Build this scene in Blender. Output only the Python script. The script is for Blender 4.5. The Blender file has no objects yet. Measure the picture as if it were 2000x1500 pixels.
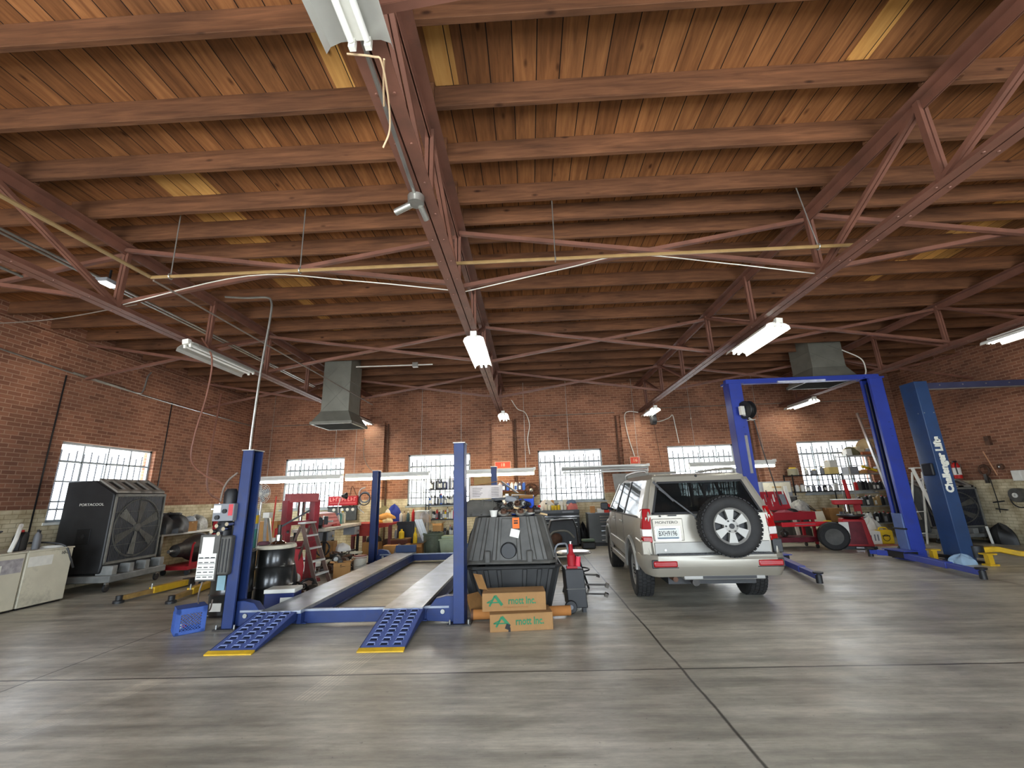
import bpy, bmesh, math, random
from mathutils import Vector as V, Matrix as MX, Euler
from math import sin, cos, pi, radians as rad, hypot, atan2
random.seed(11)
SC = bpy.context.scene
COL = SC.collection
# ------------------------------------------------------------------ camera (metres; X right, Y into the room, Z up)
F_PX, YAW, PITCH, ROLL, EYE = 833.1, .03273, .25365, -.03135, 1.6
_F = V((-sin(YAW)*cos(PITCH), cos(YAW)*cos(PITCH), sin(PITCH)))
_R = V((cos(YAW), sin(YAW), 0)); _U = _R.cross(_F)
CR = _R*cos(ROLL) + _U*sin(ROLL); CU = _U*cos(ROLL) - _R*sin(ROLL)
cd = bpy.data.cameras.new('camera'); cam = bpy.data.objects.new('camera', cd); COL.objects.link(cam)
cd.sensor_width = 36; cd.lens = F_PX/2000*36; cd.clip_start = .05; cd.clip_end = 200
m = MX((CR, CU, -_F)).transposed().to_4x4(); m.translation = (0, 0, EYE); cam.matrix_world = m
SC.camera = cam
def ray(x, y): return _F*F_PX + CR*(x-1000) - CU*(y-750)
def atZ(x, y, z=0.): d = ray(x, y); return V((0, 0, EYE)) + d*((z-EYE)/d.z)
def atY(x, y, Y): d = ray(x, y); return V((0, 0, EYE)) + d*(Y/d.y)
def atX(x, y, X): d = ray(x, y); return V((0, 0, EYE)) + d*(X/d.x)
# ------------------------------------------------------------------ materials
def _new(name):
    m = bpy.data.materials.new(name); m.use_nodes = True; nt = m.node_tree
    return m, nt, nt.nodes['Principled BSDF'], nt.nodes.new, nt.links.new
def srgb(c): return tuple((x/255/12.92 if x/255 <= .04045 else ((x/255+.055)/1.055)**2.4) for x in c)
def mat(name, c, rough=.5, metal=0., var=.25, scale=6., bump=.0, grime=0., spec=.5, coat=0.):
    """painted / plastic / metal surface: colour c (sRGB 0-255) mottled by noise, with optional grime and bump"""
    m, nt, b, N, L = _new(name); col = srgb(c)
    tc = N('ShaderNodeTexCoord'); no = N('ShaderNodeTexNoise'); no.inputs['Scale'].default_value = scale; no.inputs['Detail'].default_value = 5
    L(tc.outputs['Object'], no.inputs['Vector'])
    rp = N('ShaderNodeValToRGB'); rp.color_ramp.elements[0].position = .3; rp.color_ramp.elements[1].position = .7
    rp.color_ramp.elements[0].color = (*[x*(1-var) for x in col], 1); rp.color_ramp.elements[1].color = (*[min(1, x*(1+var)) for x in col], 1)
    L(no.outputs['Fac'], rp.inputs['Fac']); out = rp.outputs['Color']
    if grime:
        n2 = N('ShaderNodeTexNoise'); n2.inputs['Scale'].default_value = scale*.6+1; n2.inputs['Detail'].default_value = 8; n2.inputs['Roughness'].default_value = .7
        L(tc.outputs['Object'], n2.inputs['Vector'])
        r2 = N('ShaderNodeValToRGB'); r2.color_ramp.elements[0].position = .52; r2.color_ramp.elements[1].position = .68
        r2.color_ramp.elements[0].color = (0, 0, 0, 1); r2.color_ramp.elements[1].color = (grime, grime, grime, 1); L(n2.outputs['Fac'], r2.inputs['Fac'])
        mx = N('ShaderNodeMixRGB'); mx.inputs[2].default_value = (.05, .04, .03, 1); L(r2.outputs['Color'], mx.inputs[0]); L(out, mx.inputs[1]); out = mx.outputs[0]
    L(out, b.inputs['Base Color'])
    b.inputs['Roughness'].default_value = rough; b.inputs['Metallic'].default_value = metal; b.inputs['Specular IOR Level'].default_value = spec
    b.inputs['Coat Weight'].default_value = coat
    if bump:
        bp = N('ShaderNodeBump'); bp.inputs['Strength'].default_value = bump; bp.inputs['Distance'].default_value = .02; L(no.outputs['Fac'], bp.inputs['Height']); L(bp.outputs['Normal'], b.inputs['Normal'])
    return m
def emit(name, c, s):
    m, nt, b, N, L = _new(name); b.inputs['Base Color'].default_value = (.8, .8, .8, 1); b.inputs['Emission Color'].default_value = (*srgb(c), 1); b.inputs['Emission Strength'].default_value = s; return m
def brick(name, axis, cream_top):
    """brick laid in stretcher bond, painted cream up to cream_top; axis = the wall's horizontal world axis"""
    m, nt, b, N, L = _new(name)
    tc = N('ShaderNodeTexCoord'); sp = N('ShaderNodeSeparateXYZ'); L(tc.outputs['Object'], sp.inputs[0]); cb = N('ShaderNodeCombineXYZ')
    L(sp.outputs[axis], cb.inputs[0]); L(sp.outputs['Z'], cb.inputs[1])
    bt = N('ShaderNodeTexBrick'); L(cb.outputs[0], bt.inputs['Vector']); bt.inputs['Scale'].default_value = 1; bt.inputs['Brick Width'].default_value = .225; bt.inputs['Row Height'].default_value = .08
    bt.inputs['Mortar Size'].default_value = .0085; bt.inputs['Mortar Smooth'].default_value = .3; bt.inputs['Bias'].default_value = -.1
    bt.inputs['Color1'].default_value = (*srgb((158, 112, 90)), 1); bt.inputs['Color2'].default_value = (*srgb((124, 86, 70)), 1); bt.inputs['Mortar'].default_value = (*srgb((178, 144, 122)), 1)
    n1 = N('ShaderNodeTexNoise'); n1.inputs['Scale'].default_value = .7; n1.inputs['Detail'].default_value = 6; L(tc.outputs['Object'], n1.inputs['Vector'])
    r1 = N('ShaderNodeValToRGB'); r1.color_ramp.elements[0].position = .35; r1.color_ramp.elements[1].position = .7; r1.color_ramp.elements[0].color = (.62, .6, .58, 1); r1.color_ramp.elements[1].color = (1.15, 1.05, .95, 1); L(n1.outputs['Fac'], r1.inputs['Fac'])
    mx = N('ShaderNodeMixRGB'); mx.blend_type = 'MULTIPLY'; mx.inputs[0].default_value = 1; L(bt.outputs['Color'], mx.inputs[1]); L(r1.outputs['Color'], mx.inputs[2])
    # worn mortar smears
    n3 = N('ShaderNodeTexNoise'); n3.inputs['Scale'].default_value = 2.6; n3.inputs['Detail'].default_value = 8; L(tc.outputs['Object'], n3.inputs['Vector'])
    r3 = N('ShaderNodeValToRGB'); r3.color_ramp.elements[0].position = .55; r3.color_ramp.elements[1].position = .78; r3.color_ramp.elements[0].color = (0, 0, 0, 1); r3.color_ramp.elements[1].color = (.45, .45, .45, 1); L(n3.outputs['Fac'], r3.inputs['Fac'])
    m3 = N('ShaderNodeMixRGB'); m3.inputs[2].default_value = (*srgb((142, 104, 78)), 1); L(r3.outputs['Color'], m3.inputs[0]); L(mx.outputs[0], m3.inputs[1])
    # cream paint below cream_top
    n2 = N('ShaderNodeTexNoise'); n2.inputs['Scale'].default_value = 3; n2.inputs['Detail'].default_value = 8; L(tc.outputs['Object'], n2.inputs['Vector'])
    rc = N('ShaderNodeValToRGB'); rc.color_ramp.elements[0].position = .35; rc.color_ramp.elements[1].position = .6; rc.color_ramp.elements[0].color = (*srgb((168, 152, 120)), 1); rc.color_ramp.elements[1].color = (*srgb((212, 200, 168)), 1); L(n2.outputs['Fac'], rc.inputs['Fac'])
    mm = N('ShaderNodeMixRGB'); mm.blend_type = 'MULTIPLY'; mm.inputs[2].default_value = (.72, .7, .66, 1); L(bt.outputs['Fac'], mm.inputs[0]); L(rc.outputs['Color'], mm.inputs[1])
    lt = N('ShaderNodeMath'); lt.operation = 'LESS_THAN'; lt.inputs[1].default_value = cream_top; L(sp.outputs['Z'], lt.inputs[0])
    fin = N('ShaderNodeMixRGB'); L(lt.outputs[0], fin.inputs[0]); L(m3.outputs[0], fin.inputs[1]); L(mm.outputs[0], fin.inputs[2])
    L(fin.outputs[0], b.inputs['Base Color']); b.inputs['Roughness'].default_value = .9; b.inputs['Specular IOR Level'].default_value = .2
    bp = N('ShaderNodeBump'); bp.invert = True; bp.inputs['Strength'].default_value = .6; bp.inputs['Distance'].default_value = .012; L(bt.outputs['Fac'], bp.inputs['Height']); L(bp.outputs['Normal'], b.inputs['Normal'])
    return m
def wood(name, lo, hi, long_axis, board=None, rough=.75, knots=True, gap=True):
    """timber with grain along long_axis ('X' or 'Y'); board = width of the boards laid side by side"""
    m, nt, b, N, L = _new(name)
    tc = N('ShaderNodeTexCoord'); mp = N('ShaderNodeMapping'); L(tc.outputs['Object'], mp.inputs[0])
    mp.inputs['Scale'].default_value = (1.2, 14, 14) if long_axis == 'X' else (14, 1.2, 14)
    no = N('ShaderNodeTexNoise'); no.inputs['Scale'].default_value = 1.5; no.inputs['Detail'].default_value = 7; no.inputs['Roughness'].default_value = .6; no.inputs['Distortion'].default_value = .4; L(mp.outputs[0], no.inputs['Vector'])
    rp = N('ShaderNodeValToRGB'); rp.color_ramp.elements[0].position = .28; rp.color_ramp.elements[1].position = .74
    rp.color_ramp.elements[0].color = (*srgb(lo), 1); rp.color_ramp.elements[1].color = (*srgb(hi), 1); L(no.outputs['Fac'], rp.inputs['Fac']); out = rp.outputs['Color']
    nb = N('ShaderNodeTexNoise'); nb.inputs['Scale'].default_value = .9; nb.inputs['Detail'].default_value = 4; L(tc.outputs['Object'], nb.inputs['Vector'])
    rb = N('ShaderNodeValToRGB'); rb.color_ramp.elements[0].position = .3; rb.color_ramp.elements[1].position = .7; rb.color_ramp.elements[0].color = (.72, .7, .7, 1); rb.color_ramp.elements[1].color = (1.2, 1.15, 1.1, 1); L(nb.outputs['Fac'], rb.inputs['Fac'])
    ml = N('ShaderNodeMixRGB'); ml.blend_type = 'MULTIPLY'; ml.inputs[0].default_value = 1; L(out, ml.inputs[1]); L(rb.outputs['Color'], ml.inputs[2]); out = ml.outputs[0]
    if knots:
        mk = N('ShaderNodeMapping'); mk.inputs['Scale'].default_value = (1, 2.2, 2.2) if long_axis == 'X' else (2.2, 1, 2.2); L(tc.outputs['Object'], mk.inputs[0])
        vo = N('ShaderNodeTexVoronoi'); vo.inputs['Scale'].default_value = 1.9; L(mk.outputs[0], vo.inputs['Vector'])
        rk = N('ShaderNodeValToRGB'); rk.color_ramp.elements[0].position = .035; rk.color_ramp.elements[1].position = .11; rk.color_ramp.elements[0].color = (.25, .2, .18, 1); rk.color_ramp.elements[1].color = (1, 1, 1, 1); L(vo.outputs['Distance'], rk.inputs['Fac'])
        mk2 = N('ShaderNodeMixRGB'); mk2.blend_type = 'MULTIPLY'; mk2.inputs[0].default_value = 1; L(out, mk2.inputs[1]); L(rk.outputs['Color'], mk2.inputs[2]); out = mk2.outputs[0]
    if board:
        sp = N('ShaderNodeSeparateXYZ'); L(tc.outputs['Object'], sp.inputs[0])
        dv = N('ShaderNodeMath'); dv.operation = 'DIVIDE'; dv.inputs[1].default_value = board; L(sp.outputs['X' if long_axis == 'Y' else 'Y'], dv.inputs[0])
        fl = N('ShaderNodeMath'); fl.operation = 'FLOOR'; L(dv.outputs[0], fl.inputs[0]); fr = N('ShaderNodeMath'); fr.operation = 'FRACT'; L(dv.outputs[0], fr.inputs[0])
        wn = N('ShaderNodeTexWhiteNoise'); wn.noise_dimensions = '1D'; L(fl.outputs[0], wn.inputs['W'])
        rw = N('ShaderNodeValToRGB'); rw.color_ramp.elements[0].color = (.74, .70, .66, 1); rw.color_ramp.elements[1].color = (1.2, 1.18, 1.12, 1); L(wn.outputs['Value'], rw.inputs['Fac'])
        m2 = N('ShaderNodeMixRGB'); m2.blend_type = 'MULTIPLY'; m2.inputs[0].default_value = 1; L(out, m2.inputs[1]); L(rw.outputs['Color'], m2.inputs[2]); out = m2.outputs[0]
        if gap:
            pp = N('ShaderNodeMath'); pp.operation = 'PINGPONG'; pp.inputs[1].default_value = .5; L(fr.outputs[0], pp.inputs[0])
            gt = N('ShaderNodeMath'); gt.operation = 'LESS_THAN'; gt.inputs[1].default_value = .022; L(pp.outputs[0], gt.inputs[0])
            m4 = N('ShaderNodeMixRGB'); m4.inputs[2].default_value = (.008, .005, .004, 1); L(gt.outputs[0], m4.inputs[0]); L(out, m4.inputs[1]); out = m4.outputs[0]
    L(out, b.inputs['Base Color']); b.inputs['Roughness'].default_value = rough; b.inputs['Specular IOR Level'].default_value = .25
    return m
def concrete(name):
    m, nt, b, N, L = _new(name)
    tc = N('ShaderNodeTexCoord'); sp = N('ShaderNodeSeparateXYZ'); L(tc.outputs['Object'], sp.inputs[0])
    def noise(s, sc=(1, 1, 1), d=6, r=.6, rot=0):
        mp = N('ShaderNodeMapping'); mp.inputs['Scale'].default_value = sc; mp.inputs['Rotation'].default_value = (0, 0, rot); L(tc.outputs['Object'], mp.inputs[0])
        n = N('ShaderNodeTexNoise'); n.inputs['Scale'].default_value = s; n.inputs['Detail'].default_value = d; n.inputs['Roughness'].default_value = r; L(mp.outputs[0], n.inputs['Vector']); return n.outputs['Fac']
    def ramp(f, p0, c0, p1, c1):
        r = N('ShaderNodeValToRGB'); r.color_ramp.elements[0].position = p0; r.color_ramp.elements[1].position = p1; r.color_ramp.elements[0].color = (*c0, 1); r.color_ramp.elements[1].color = (*c1, 1); L(f, r.inputs['Fac']); return r.outputs['Color']
    def mul(a, c):
        x = N('ShaderNodeMixRGB'); x.blend_type = 'MULTIPLY'; x.inputs[0].default_value = 1; L(a, x.inputs[1]); L(c, x.inputs[2]); return x.outputs[0]
    base = ramp(noise(.55), .3, srgb((164, 160, 148)), .72, srgb((200, 196, 184)))
    base = mul(base, ramp(noise(2.2, (.35, 1.6, 1), 8, .65, .25), .3, (.66, .65, .63), .7, (1.2, 1.19, 1.17)))
    base = mul(base, ramp(noise(9, (.5, 1.3, 1), 8, .75, -.5), .32, (.78, .78, .78), .62, (1.08, 1.08, 1.08)))
    base = mul(base, ramp(noise(26, d=3), .24, (.55, .55, .55), .34, (1, 1, 1)))
    base = mul(base, ramp(noise(1.1, d=9, r=.7), .60, (1, 1, 1), .76, (.62, .6, .57)))
    base = mul(base, ramp(noise(3.2, (.12, 1.7, 1), 9, .7, .32), .36, (.72, .71, .69), .64, (1.22, 1.21, 1.19)))
    base = mul(base, ramp(noise(4.0, (.16, 1.5, 1), 9, .7, -.22), .34, (.82, .81, .8), .6, (1.1, 1.1, 1.09)))
    base = mul(base, ramp(noise(.42, d=3), .42, (.78, .77, .74), .58, (1.06, 1.06, 1.06)))
    def track(x, y, ang, ln):
        mp = N('ShaderNodeMapping'); mp.vector_type = 'TEXTURE'; mp.inputs['Location'].default_value = (x, y, 0); mp.inputs['Rotation'].default_value = (0, 0, ang); L(tc.outputs['Object'], mp.inputs[0])
        s2 = N('ShaderNodeSeparateXYZ'); L(mp.outputs[0], s2.inputs[0])
        def M(op, a, b=None):
            n = N('ShaderNodeMath'); n.operation = op
            for i, v in enumerate((a, b)):
                if v is None: continue
                if isinstance(v, (int, float)): n.inputs[i].default_value = v
                else: L(v, n.inputs[i])
            return n.outputs[0]
        inside = M('MULTIPLY', M('LESS_THAN', M('ABSOLUTE', s2.outputs['X']), ln/2), M('LESS_THAN', M('ABSOLUTE', s2.outputs['Y']), .11))
        ribs = M('GREATER_THAN', M('SINE', M('MULTIPLY', s2.outputs['Y'], 190.)), .1)
        return M('MULTIPLY', M('MULTIPLY', inside, ribs), noise(2.5, d=3))
    for tr in ((-3.62, 4.35, 1.28, 2.1), (-4.6, 4.6, .95, 1.3), (-1.85, 4.6, 1.45, 1.2)): base = mul(base, ramp(track(*tr), .0, (1, 1, 1), .7, (1.45, 1.43, 1.38)))
    wob = noise(1.3, d=4)
    def joint(axis, at, w, acc):
        a = N('ShaderNodeMath'); a.operation = 'MULTIPLY_ADD'; a.inputs[1].default_value = .05; L(wob, a.inputs[0]); L(sp.outputs[axis], a.inputs[2])
        s = N('ShaderNodeMath'); s.operation = 'SUBTRACT'; s.inputs[1].default_value = at+.025; L(a.outputs[0], s.inputs[0])
        ab = N('ShaderNodeMath'); ab.operation = 'ABSOLUTE'; L(s.outputs[0], ab.inputs[0])
        return mul(acc, ramp(ab.outputs[0], w*.6, (.16, .15, .14), w*1.5, (1, 1, 1)))
    base = joint('X', 1.33, .011, base); base = joint('Y', 4.52, .012, base); base = joint('Y', 9.0, .007, base); base = joint('X', -4.9, .008, base); base = joint('X', 7.6, .008, base)
    L(base, b.inputs['Base Color'])
    rr = ramp(noise(1.4, d=7), .3, (.28, .28, .28), .7, (.5, .5, .5)); L(rr, b.inputs['Roughness']); b.inputs['Specular IOR Level'].default_value = .65
    bp = N('ShaderNodeBump'); bp.inputs['Strength'].default_value = .12; bp.inputs['Distance'].default_value = .01; L(noise(5), bp.inputs['Height']); L(bp.outputs['Normal'], b.inputs['Normal'])
    return m
def pane_mat(name, clear=.9, tint=(1, 1, 1), base=(.75, .75, .72)):
    m, nt, b, N, L = _new(name); o = nt.nodes['Material Output']
    t = N('ShaderNodeBsdfTransparent'); t.inputs[0].default_value = (*tint, 1); mx = N('ShaderNodeMixShader'); mx.inputs[0].default_value = 1-clear
    b.inputs['Base Color'].default_value = (*base, 1); b.inputs['Roughness'].default_value = .06
    L(t.outputs[0], mx.inputs[1]); L(b.outputs[0], mx.inputs[2]); L(mx.outputs[0], o.inputs['Surface']); return m
# ------------------------------------------------------------------ geometry collector
class MB:
    def __init__(s): s.bm = bmesh.new(); s.M = None
    def _add(s, verts, faces):
        vs = [s.bm.verts.new(s.M @ V(v) if s.M else V(v)) for v in verts]
        for f in faces:
            try: s.bm.faces.new([vs[i] for i in f])
            except ValueError: pass
        return s
    def box(s, x0, x1, y0, y1, z0, z1):
        return s._add([(x, y, z) for x in (x0, x1) for y in (y0, y1) for z in (z0, z1)],
                      [(0, 1, 3, 2), (4, 6, 7, 5), (0, 4, 5, 1), (2, 3, 7, 6), (0, 2, 6, 4), (1, 5, 7, 3)])
    def cbox(s, c, sz, rot=(0, 0, 0)):
        R = Euler(rot).to_matrix(); c = V(c); h = V(sz)/2
        return s._add([c + R @ V((x*h.x, y*h.y, z*h.z)) for x in (-1, 1) for y in (-1, 1) for z in (-1, 1)],
                      [(0, 1, 3, 2), (4, 6, 7, 5), (0, 4, 5, 1), (2, 3, 7, 6), (0, 2, 6, 4), (1, 5, 7, 3)])
    def bar(s, p, q, w, h, up=(0, 0, 1)):
        """bar of width w (sideways) and height h (along up) from p to q"""
        p, q = V(p), V(q); d = (q-p).normalized(); u = V(up)
        if abs(d.dot(u)) > .98: u = V((0, 1, 0))
        r = d.cross(u).normalized(); u = r.cross(d)
        return s._add([c + r*(a*w/2) + u*(b*h/2) for c in (p, q) for a in (-1, 1) for b in (-1, 1)],
                      [(0, 1, 3, 2), (4, 6, 7, 5), (0, 4, 5, 1), (2, 3, 7, 6), (0, 2, 6, 4), (1, 5, 7, 3)])
    def loft(s, rings, close=True, caps=True):
        n = len(rings[0]); vs = [p for r in rings for p in r]; fs = []
        for i in range(len(rings)-1):
            for j in range(n if close else n-1):
                k = (j+1) % n; fs.append((i*n+j, i*n+k, (i+1)*n+k, (i+1)*n+j))
        if caps: fs += [tuple(range(n))[::-1], tuple(range((len(rings)-1)*n, len(rings)*n))]
        return s._add(vs, fs)
    def cyl(s, p, q, r, r2=None, n=14):
        p, q = V(p), V(q); d = (q-p).normalized(); u = V((0, 0, 1)) if abs(d.z) < .95 else V((1, 0, 0))
        a = d.cross(u).normalized(); b = d.cross(a); r2 = r if r2 is None else r2
        return s.loft([[c + (a*cos(2*pi*i/n) + b*sin(2*pi*i/n))*rr for i in range(n)] for c, rr in ((p, r), (q, r2))])
    def tube(s, pts, r, n=7):
        pts = [V(p) for p in pts]; rings = []; a = None
        for i, p in enumerate(pts):
            d = (pts[min(i+1, len(pts)-1)] - pts[max(i-1, 0)]).normalized()
            if a is None: a = d.orthogonal().normalized()
            else: a = (a - d*a.dot(d)).normalized()
            b = d.cross(a); rings.append([p + (a*cos(2*pi*k/n) + b*sin(2*pi*k/n))*r for k in range(n)])
        return s.loft(rings)
    def lathe(s, prof, c=(0, 0, 0), axis='Z', n=20):
        c = V(c); rings = []
        for r, h in prof:
            ring = []
            for i in range(n):
                a, b = r*cos(2*pi*i/n), r*sin(2*pi*i/n)
                ring.append(c + (V((a, b, h)) if axis == 'Z' else V((h, a, b)) if axis == 'X' else V((a, h, b))))
            rings.append(ring)
        return s.loft(rings, caps=False)
    def prism(s, poly, a, b, axis='Y'):
        """poly: 2-D outline; axis Y -> (x,z), X -> (y,z), Z -> (x,y); extruded from a to b"""
        f = {'Y': lambda p, t: (p[0], t, p[1]), 'X': lambda p, t: (t, p[0], p[1]), 'Z': lambda p, t: (p[0], p[1], t)}[axis]
        return s.loft([[f(p, a) for p in poly], [f(p, b) for p in poly]])
    def ball(s, c, r, sc=(1, 1, 1), n=10):
        c = V(c); return s.loft([[c + V((sin(t)*cos(2*pi*i/n)*r*sc[0], sin(t)*sin(2*pi*i/n)*r*sc[1], -cos(t)*r*sc[2])) for i in range(n)] for t in [pi*(k+.02)/(n-.0+.04) for k in range(n+1)]])
    def torus(s, c, R, r, axis='Z', n=20, k=8, a0=0, a1=2*pi):
        pts = []; c = V(c)
        full = abs(a1-a0-2*pi) < 1e-6
        for i in range(n+1):
            t = a0+(a1-a0)*i/n; a, b = R*cos(t), R*sin(t)
            pts.append(c + (V((a, b, 0)) if axis == 'Z' else V((0, a, b)) if axis == 'X' else V((a, 0, b))))
        return s.tube(pts, r, k)
def crv(pts, n=6):
    """Catmull-Rom points through pts"""
    P = [V(p) for p in pts]; P = [P[0]*2-P[1]] + P + [P[-1]*2-P[-2]]; out = []
    for i in range(1, len(P)-2):
        for k in range(n):
            t = k/n; a, b, c, d = P[i-1:i+3]
            out.append(.5*((2*b) + (c-a)*t + (2*a-5*b+4*c-d)*t*t + (3*b-a-3*c+d)*t**3))
    return out + [P[-2]]
def obj(name, mb, m, parent=None, bev=0, smooth=True, seg=2):
    me = bpy.data.meshes.new(name); bmesh.ops.recalc_face_normals(mb.bm, faces=mb.bm.faces); mb.bm.to_mesh(me); mb.bm.free()
    if smooth:
        me.polygons.foreach_set('use_smooth', [True]*len(me.polygons)); me.set_sharp_from_angle(angle=rad(38))
    me.materials.append(m); o = bpy.data.objects.new(name, me); COL.objects.link(o)
    if parent: o.parent = parent
    if bev:
        b = o.modifiers.new('bevel', 'BEVEL'); b.width = bev; b.segments = seg; b.limit_method = 'ANGLE'; b.angle_limit = rad(40); b.harden_normals = False
    return o
def merge(a, b):
    """fold the mesh of b into a, keeping its own material"""
    a.data.materials.append(b.data.materials[0]); k = len(a.data.materials)-1
    for p in b.data.polygons: p.material_index = k
    bm = bmesh.new(); bm.from_mesh(a.data); bm.from_mesh(b.data); bm.to_mesh(a.data); bm.free(); bpy.data.objects.remove(b); return a
def tag(o, label, cat, group=None, kind=None):
    o['label'] = label; o['category'] = cat
    if group: o['group'] = group
    if kind: o['kind'] = kind
    return o
def thing(name, label, cat, loc=(0, 0, 0), rz=0, group=None):
    o = bpy.data.objects.new(name, None); o.empty_display_size = .1; COL.objects.link(o); o.location = loc; o.rotation_euler = (0, 0, rz)
    return tag(o, label, cat, group)
def solo(name, mb, m, label, cat, loc=(0, 0, 0), rz=0, group=None, bev=0, kind=None, **k):
    o = obj(name, mb, m, None, bev, **k); o.location = loc; o.rotation_euler = (0, 0, rz); return tag(o, label, cat, group, kind)
def struct(name, mb, m, parent=None, **k):
    o = obj(name, mb, m, parent, **k)
    if not parent: o['kind'] = 'structure'
    return o
def copy_tree(o, parent=None):
    c = o.copy(); COL.objects.link(c); c.parent = parent
    for ch in [x for x in bpy.data.objects if x.parent == o]: copy_tree(ch, c)
    return c
def dup(o, label, loc, rz=None, group=None, scale=None):
    c = copy_tree(o); c.location = loc; c['label'] = label
    if rz is not None: c.rotation_euler = (0, 0, rz)
    if group: c['group'] = group
    if scale: c.scale = scale
    return c
def text(name, s, size, M, m, parent=None, ext=.002, align='CENTER', font_w=1.0, bold=.0):
    """lettering as a mesh; M maps text space (x right, y up, z out) to the parent's space"""
    cu = bpy.data.curves.new(name, 'FONT'); cu.body = s; cu.size = size; cu.extrude = ext; cu.align_x = align; cu.align_y = 'CENTER'; cu.resolution_u = 3; cu.offset = bold
    t = bpy.data.objects.new('tmp', cu); COL.objects.link(t); bpy.context.view_layer.update()
    me = bpy.data.meshes.new_from_object(t.evaluated_get(bpy.context.evaluated_depsgraph_get())); bpy.data.objects.remove(t); bpy.data.curves.remove(cu)
    me.transform(MX.Scale(font_w, 4, (1, 0, 0))); me.transform(M); me.name = name; me.materials.clear(); me.materials.append(m)
    o = bpy.data.objects.new(name, me); COL.objects.link(o)
    if parent: o.parent = parent
    return o
def face(p, x, y):
    """matrix with origin p, text x-axis x and text y-axis y"""
    x, y = V(x).normalized(), V(y).normalized(); z = x.cross(y); M = MX((x, y, z)).transposed().to_4x4(); M.translation = p; return M
# ------------------------------------------------------------------ setting
YB, XL, XR, YF, ZD = 14.6, -9.6, 12.4, -2.8, 5.39      # back wall, left wall, right wall, front wall, roof deck
ZJ, ZT, ZB = 5.15, 5.03, 4.2                            # joist undersides, top chord underside, bottom chord underside
M_FLOOR = concrete('concrete_floor')
M_BX = brick('brick_wall_x', 'X', 1.57); M_BY = brick('brick_wall_y', 'Y', 1.6)
M_DECK = wood('roof_deck_boards', (112, 74, 46), (168, 118, 76), 'Y', .215)
M_JOIST = wood('joist_timber', (74, 48, 32), (120, 82, 56), 'X')
M_PINE = wood('new_pine_board', (204, 152, 86), (238, 190, 116), 'Y', .19)
M_RED = mat('red_oxide_steel', (112, 74, 60), .55, 0, .22, 3, grime=.3)
M_WHITE = mat('white_enamel', (226, 226, 218), .35, 0, .06)
M_STEEL = mat('galvanised_steel', (168, 168, 162), .35, .8, .15, 8)
M_DARK = mat('black_steel', (26, 26, 27), .5, .3, .3)
M_FRAME = mat('window_frame_paint', (168, 176, 178), .5, 0, .15)
M_PANE = pane_mat('window_pane', .93)
M_BARS = mat('window_bar_iron', (70, 72, 78), .6, .2, .2)
struct('floor', MB().box(XL-.3, XR+.3, YF-.3, YB+.3, -.3, 0), M_FLOOR)
struct('ceiling', MB().box(XL-.3, XR+.3, YF-.3, YB+.3, ZD, ZD+.06), M_DECK)
def wall_with_holes(name, a0, a1, z1, holes, plane, t0, t1, m):
    mb = MB(); a = a0
    def b(p, q, zz0, zz1):
        if plane == 'X': mb.box(p, q, t0, t1, zz0, zz1)
        else: mb.box(t0, t1, p, q, zz0, zz1)
    for h0, h1, z0, zt in holes:
        b(a, h0, 0, z1); b(h0, h1, 0, z0) if z0 > 0 else None; b(h0, h1, zt, z1); a = h1
    b(a, a1, 0, z1); return struct(name, mb, m, smooth=False)
WIN = [(-8.40, -6.31), (-4.11, -1.97), (.32, 2.47), (4.66, 6.86), (8.92, 11.15)]; WZ0, WZ1 = 1.34, 3.02
wall_with_holes('wall_back', XL-.3, XR+.3, ZD, [(a, b, WZ0, WZ1) for a, b in WIN], 'X', YB, YB+.3, M_BX)
LWIN = (8.46, 10.72, 1.34, 2.96)
wall_with_holes('wall_left', YF-.3, YB, ZD, [LWIN], 'Y', XL-.3, XL, M_BY)
struct('wall_right', MB().box(XR, XR+.3, YF-.3, YB, 0, ZD), M_BY, smooth=False)
DOORS = [(-8.6, -4.6, 0, 3.9), (-2.7, 1.3, 0, 3.9), (3.2, 7.2, 0, 3.9)]
wall_with_holes('wall_front', XL-.3, XR+.3, ZD, DOORS, 'X', YF-.3, YF, M_BX)
for i, (a, b) in enumerate([(-5.60, -4.9), (-1.21, -.5), (3.15, 3.82), (7.6, 8.25)]):
    struct('trim_%d' % (i+1), MB().box(a, b, YB-.2, YB, 0, ZB-.06), M_BX, smooth=False)      # brick piers under the truss ends
for i, y in enumerate((8.22, 10.95)):
    struct('trim_%d' % (i+5), MB().box(XL-.01, XL+.012, y-.012, y+.012, 0, 4.3), M_DARK)
struct('trim_7', MB().box(XL, XL+.07, YF, YB, 4.98, 5.06), M_BY, smooth=False)
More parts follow.
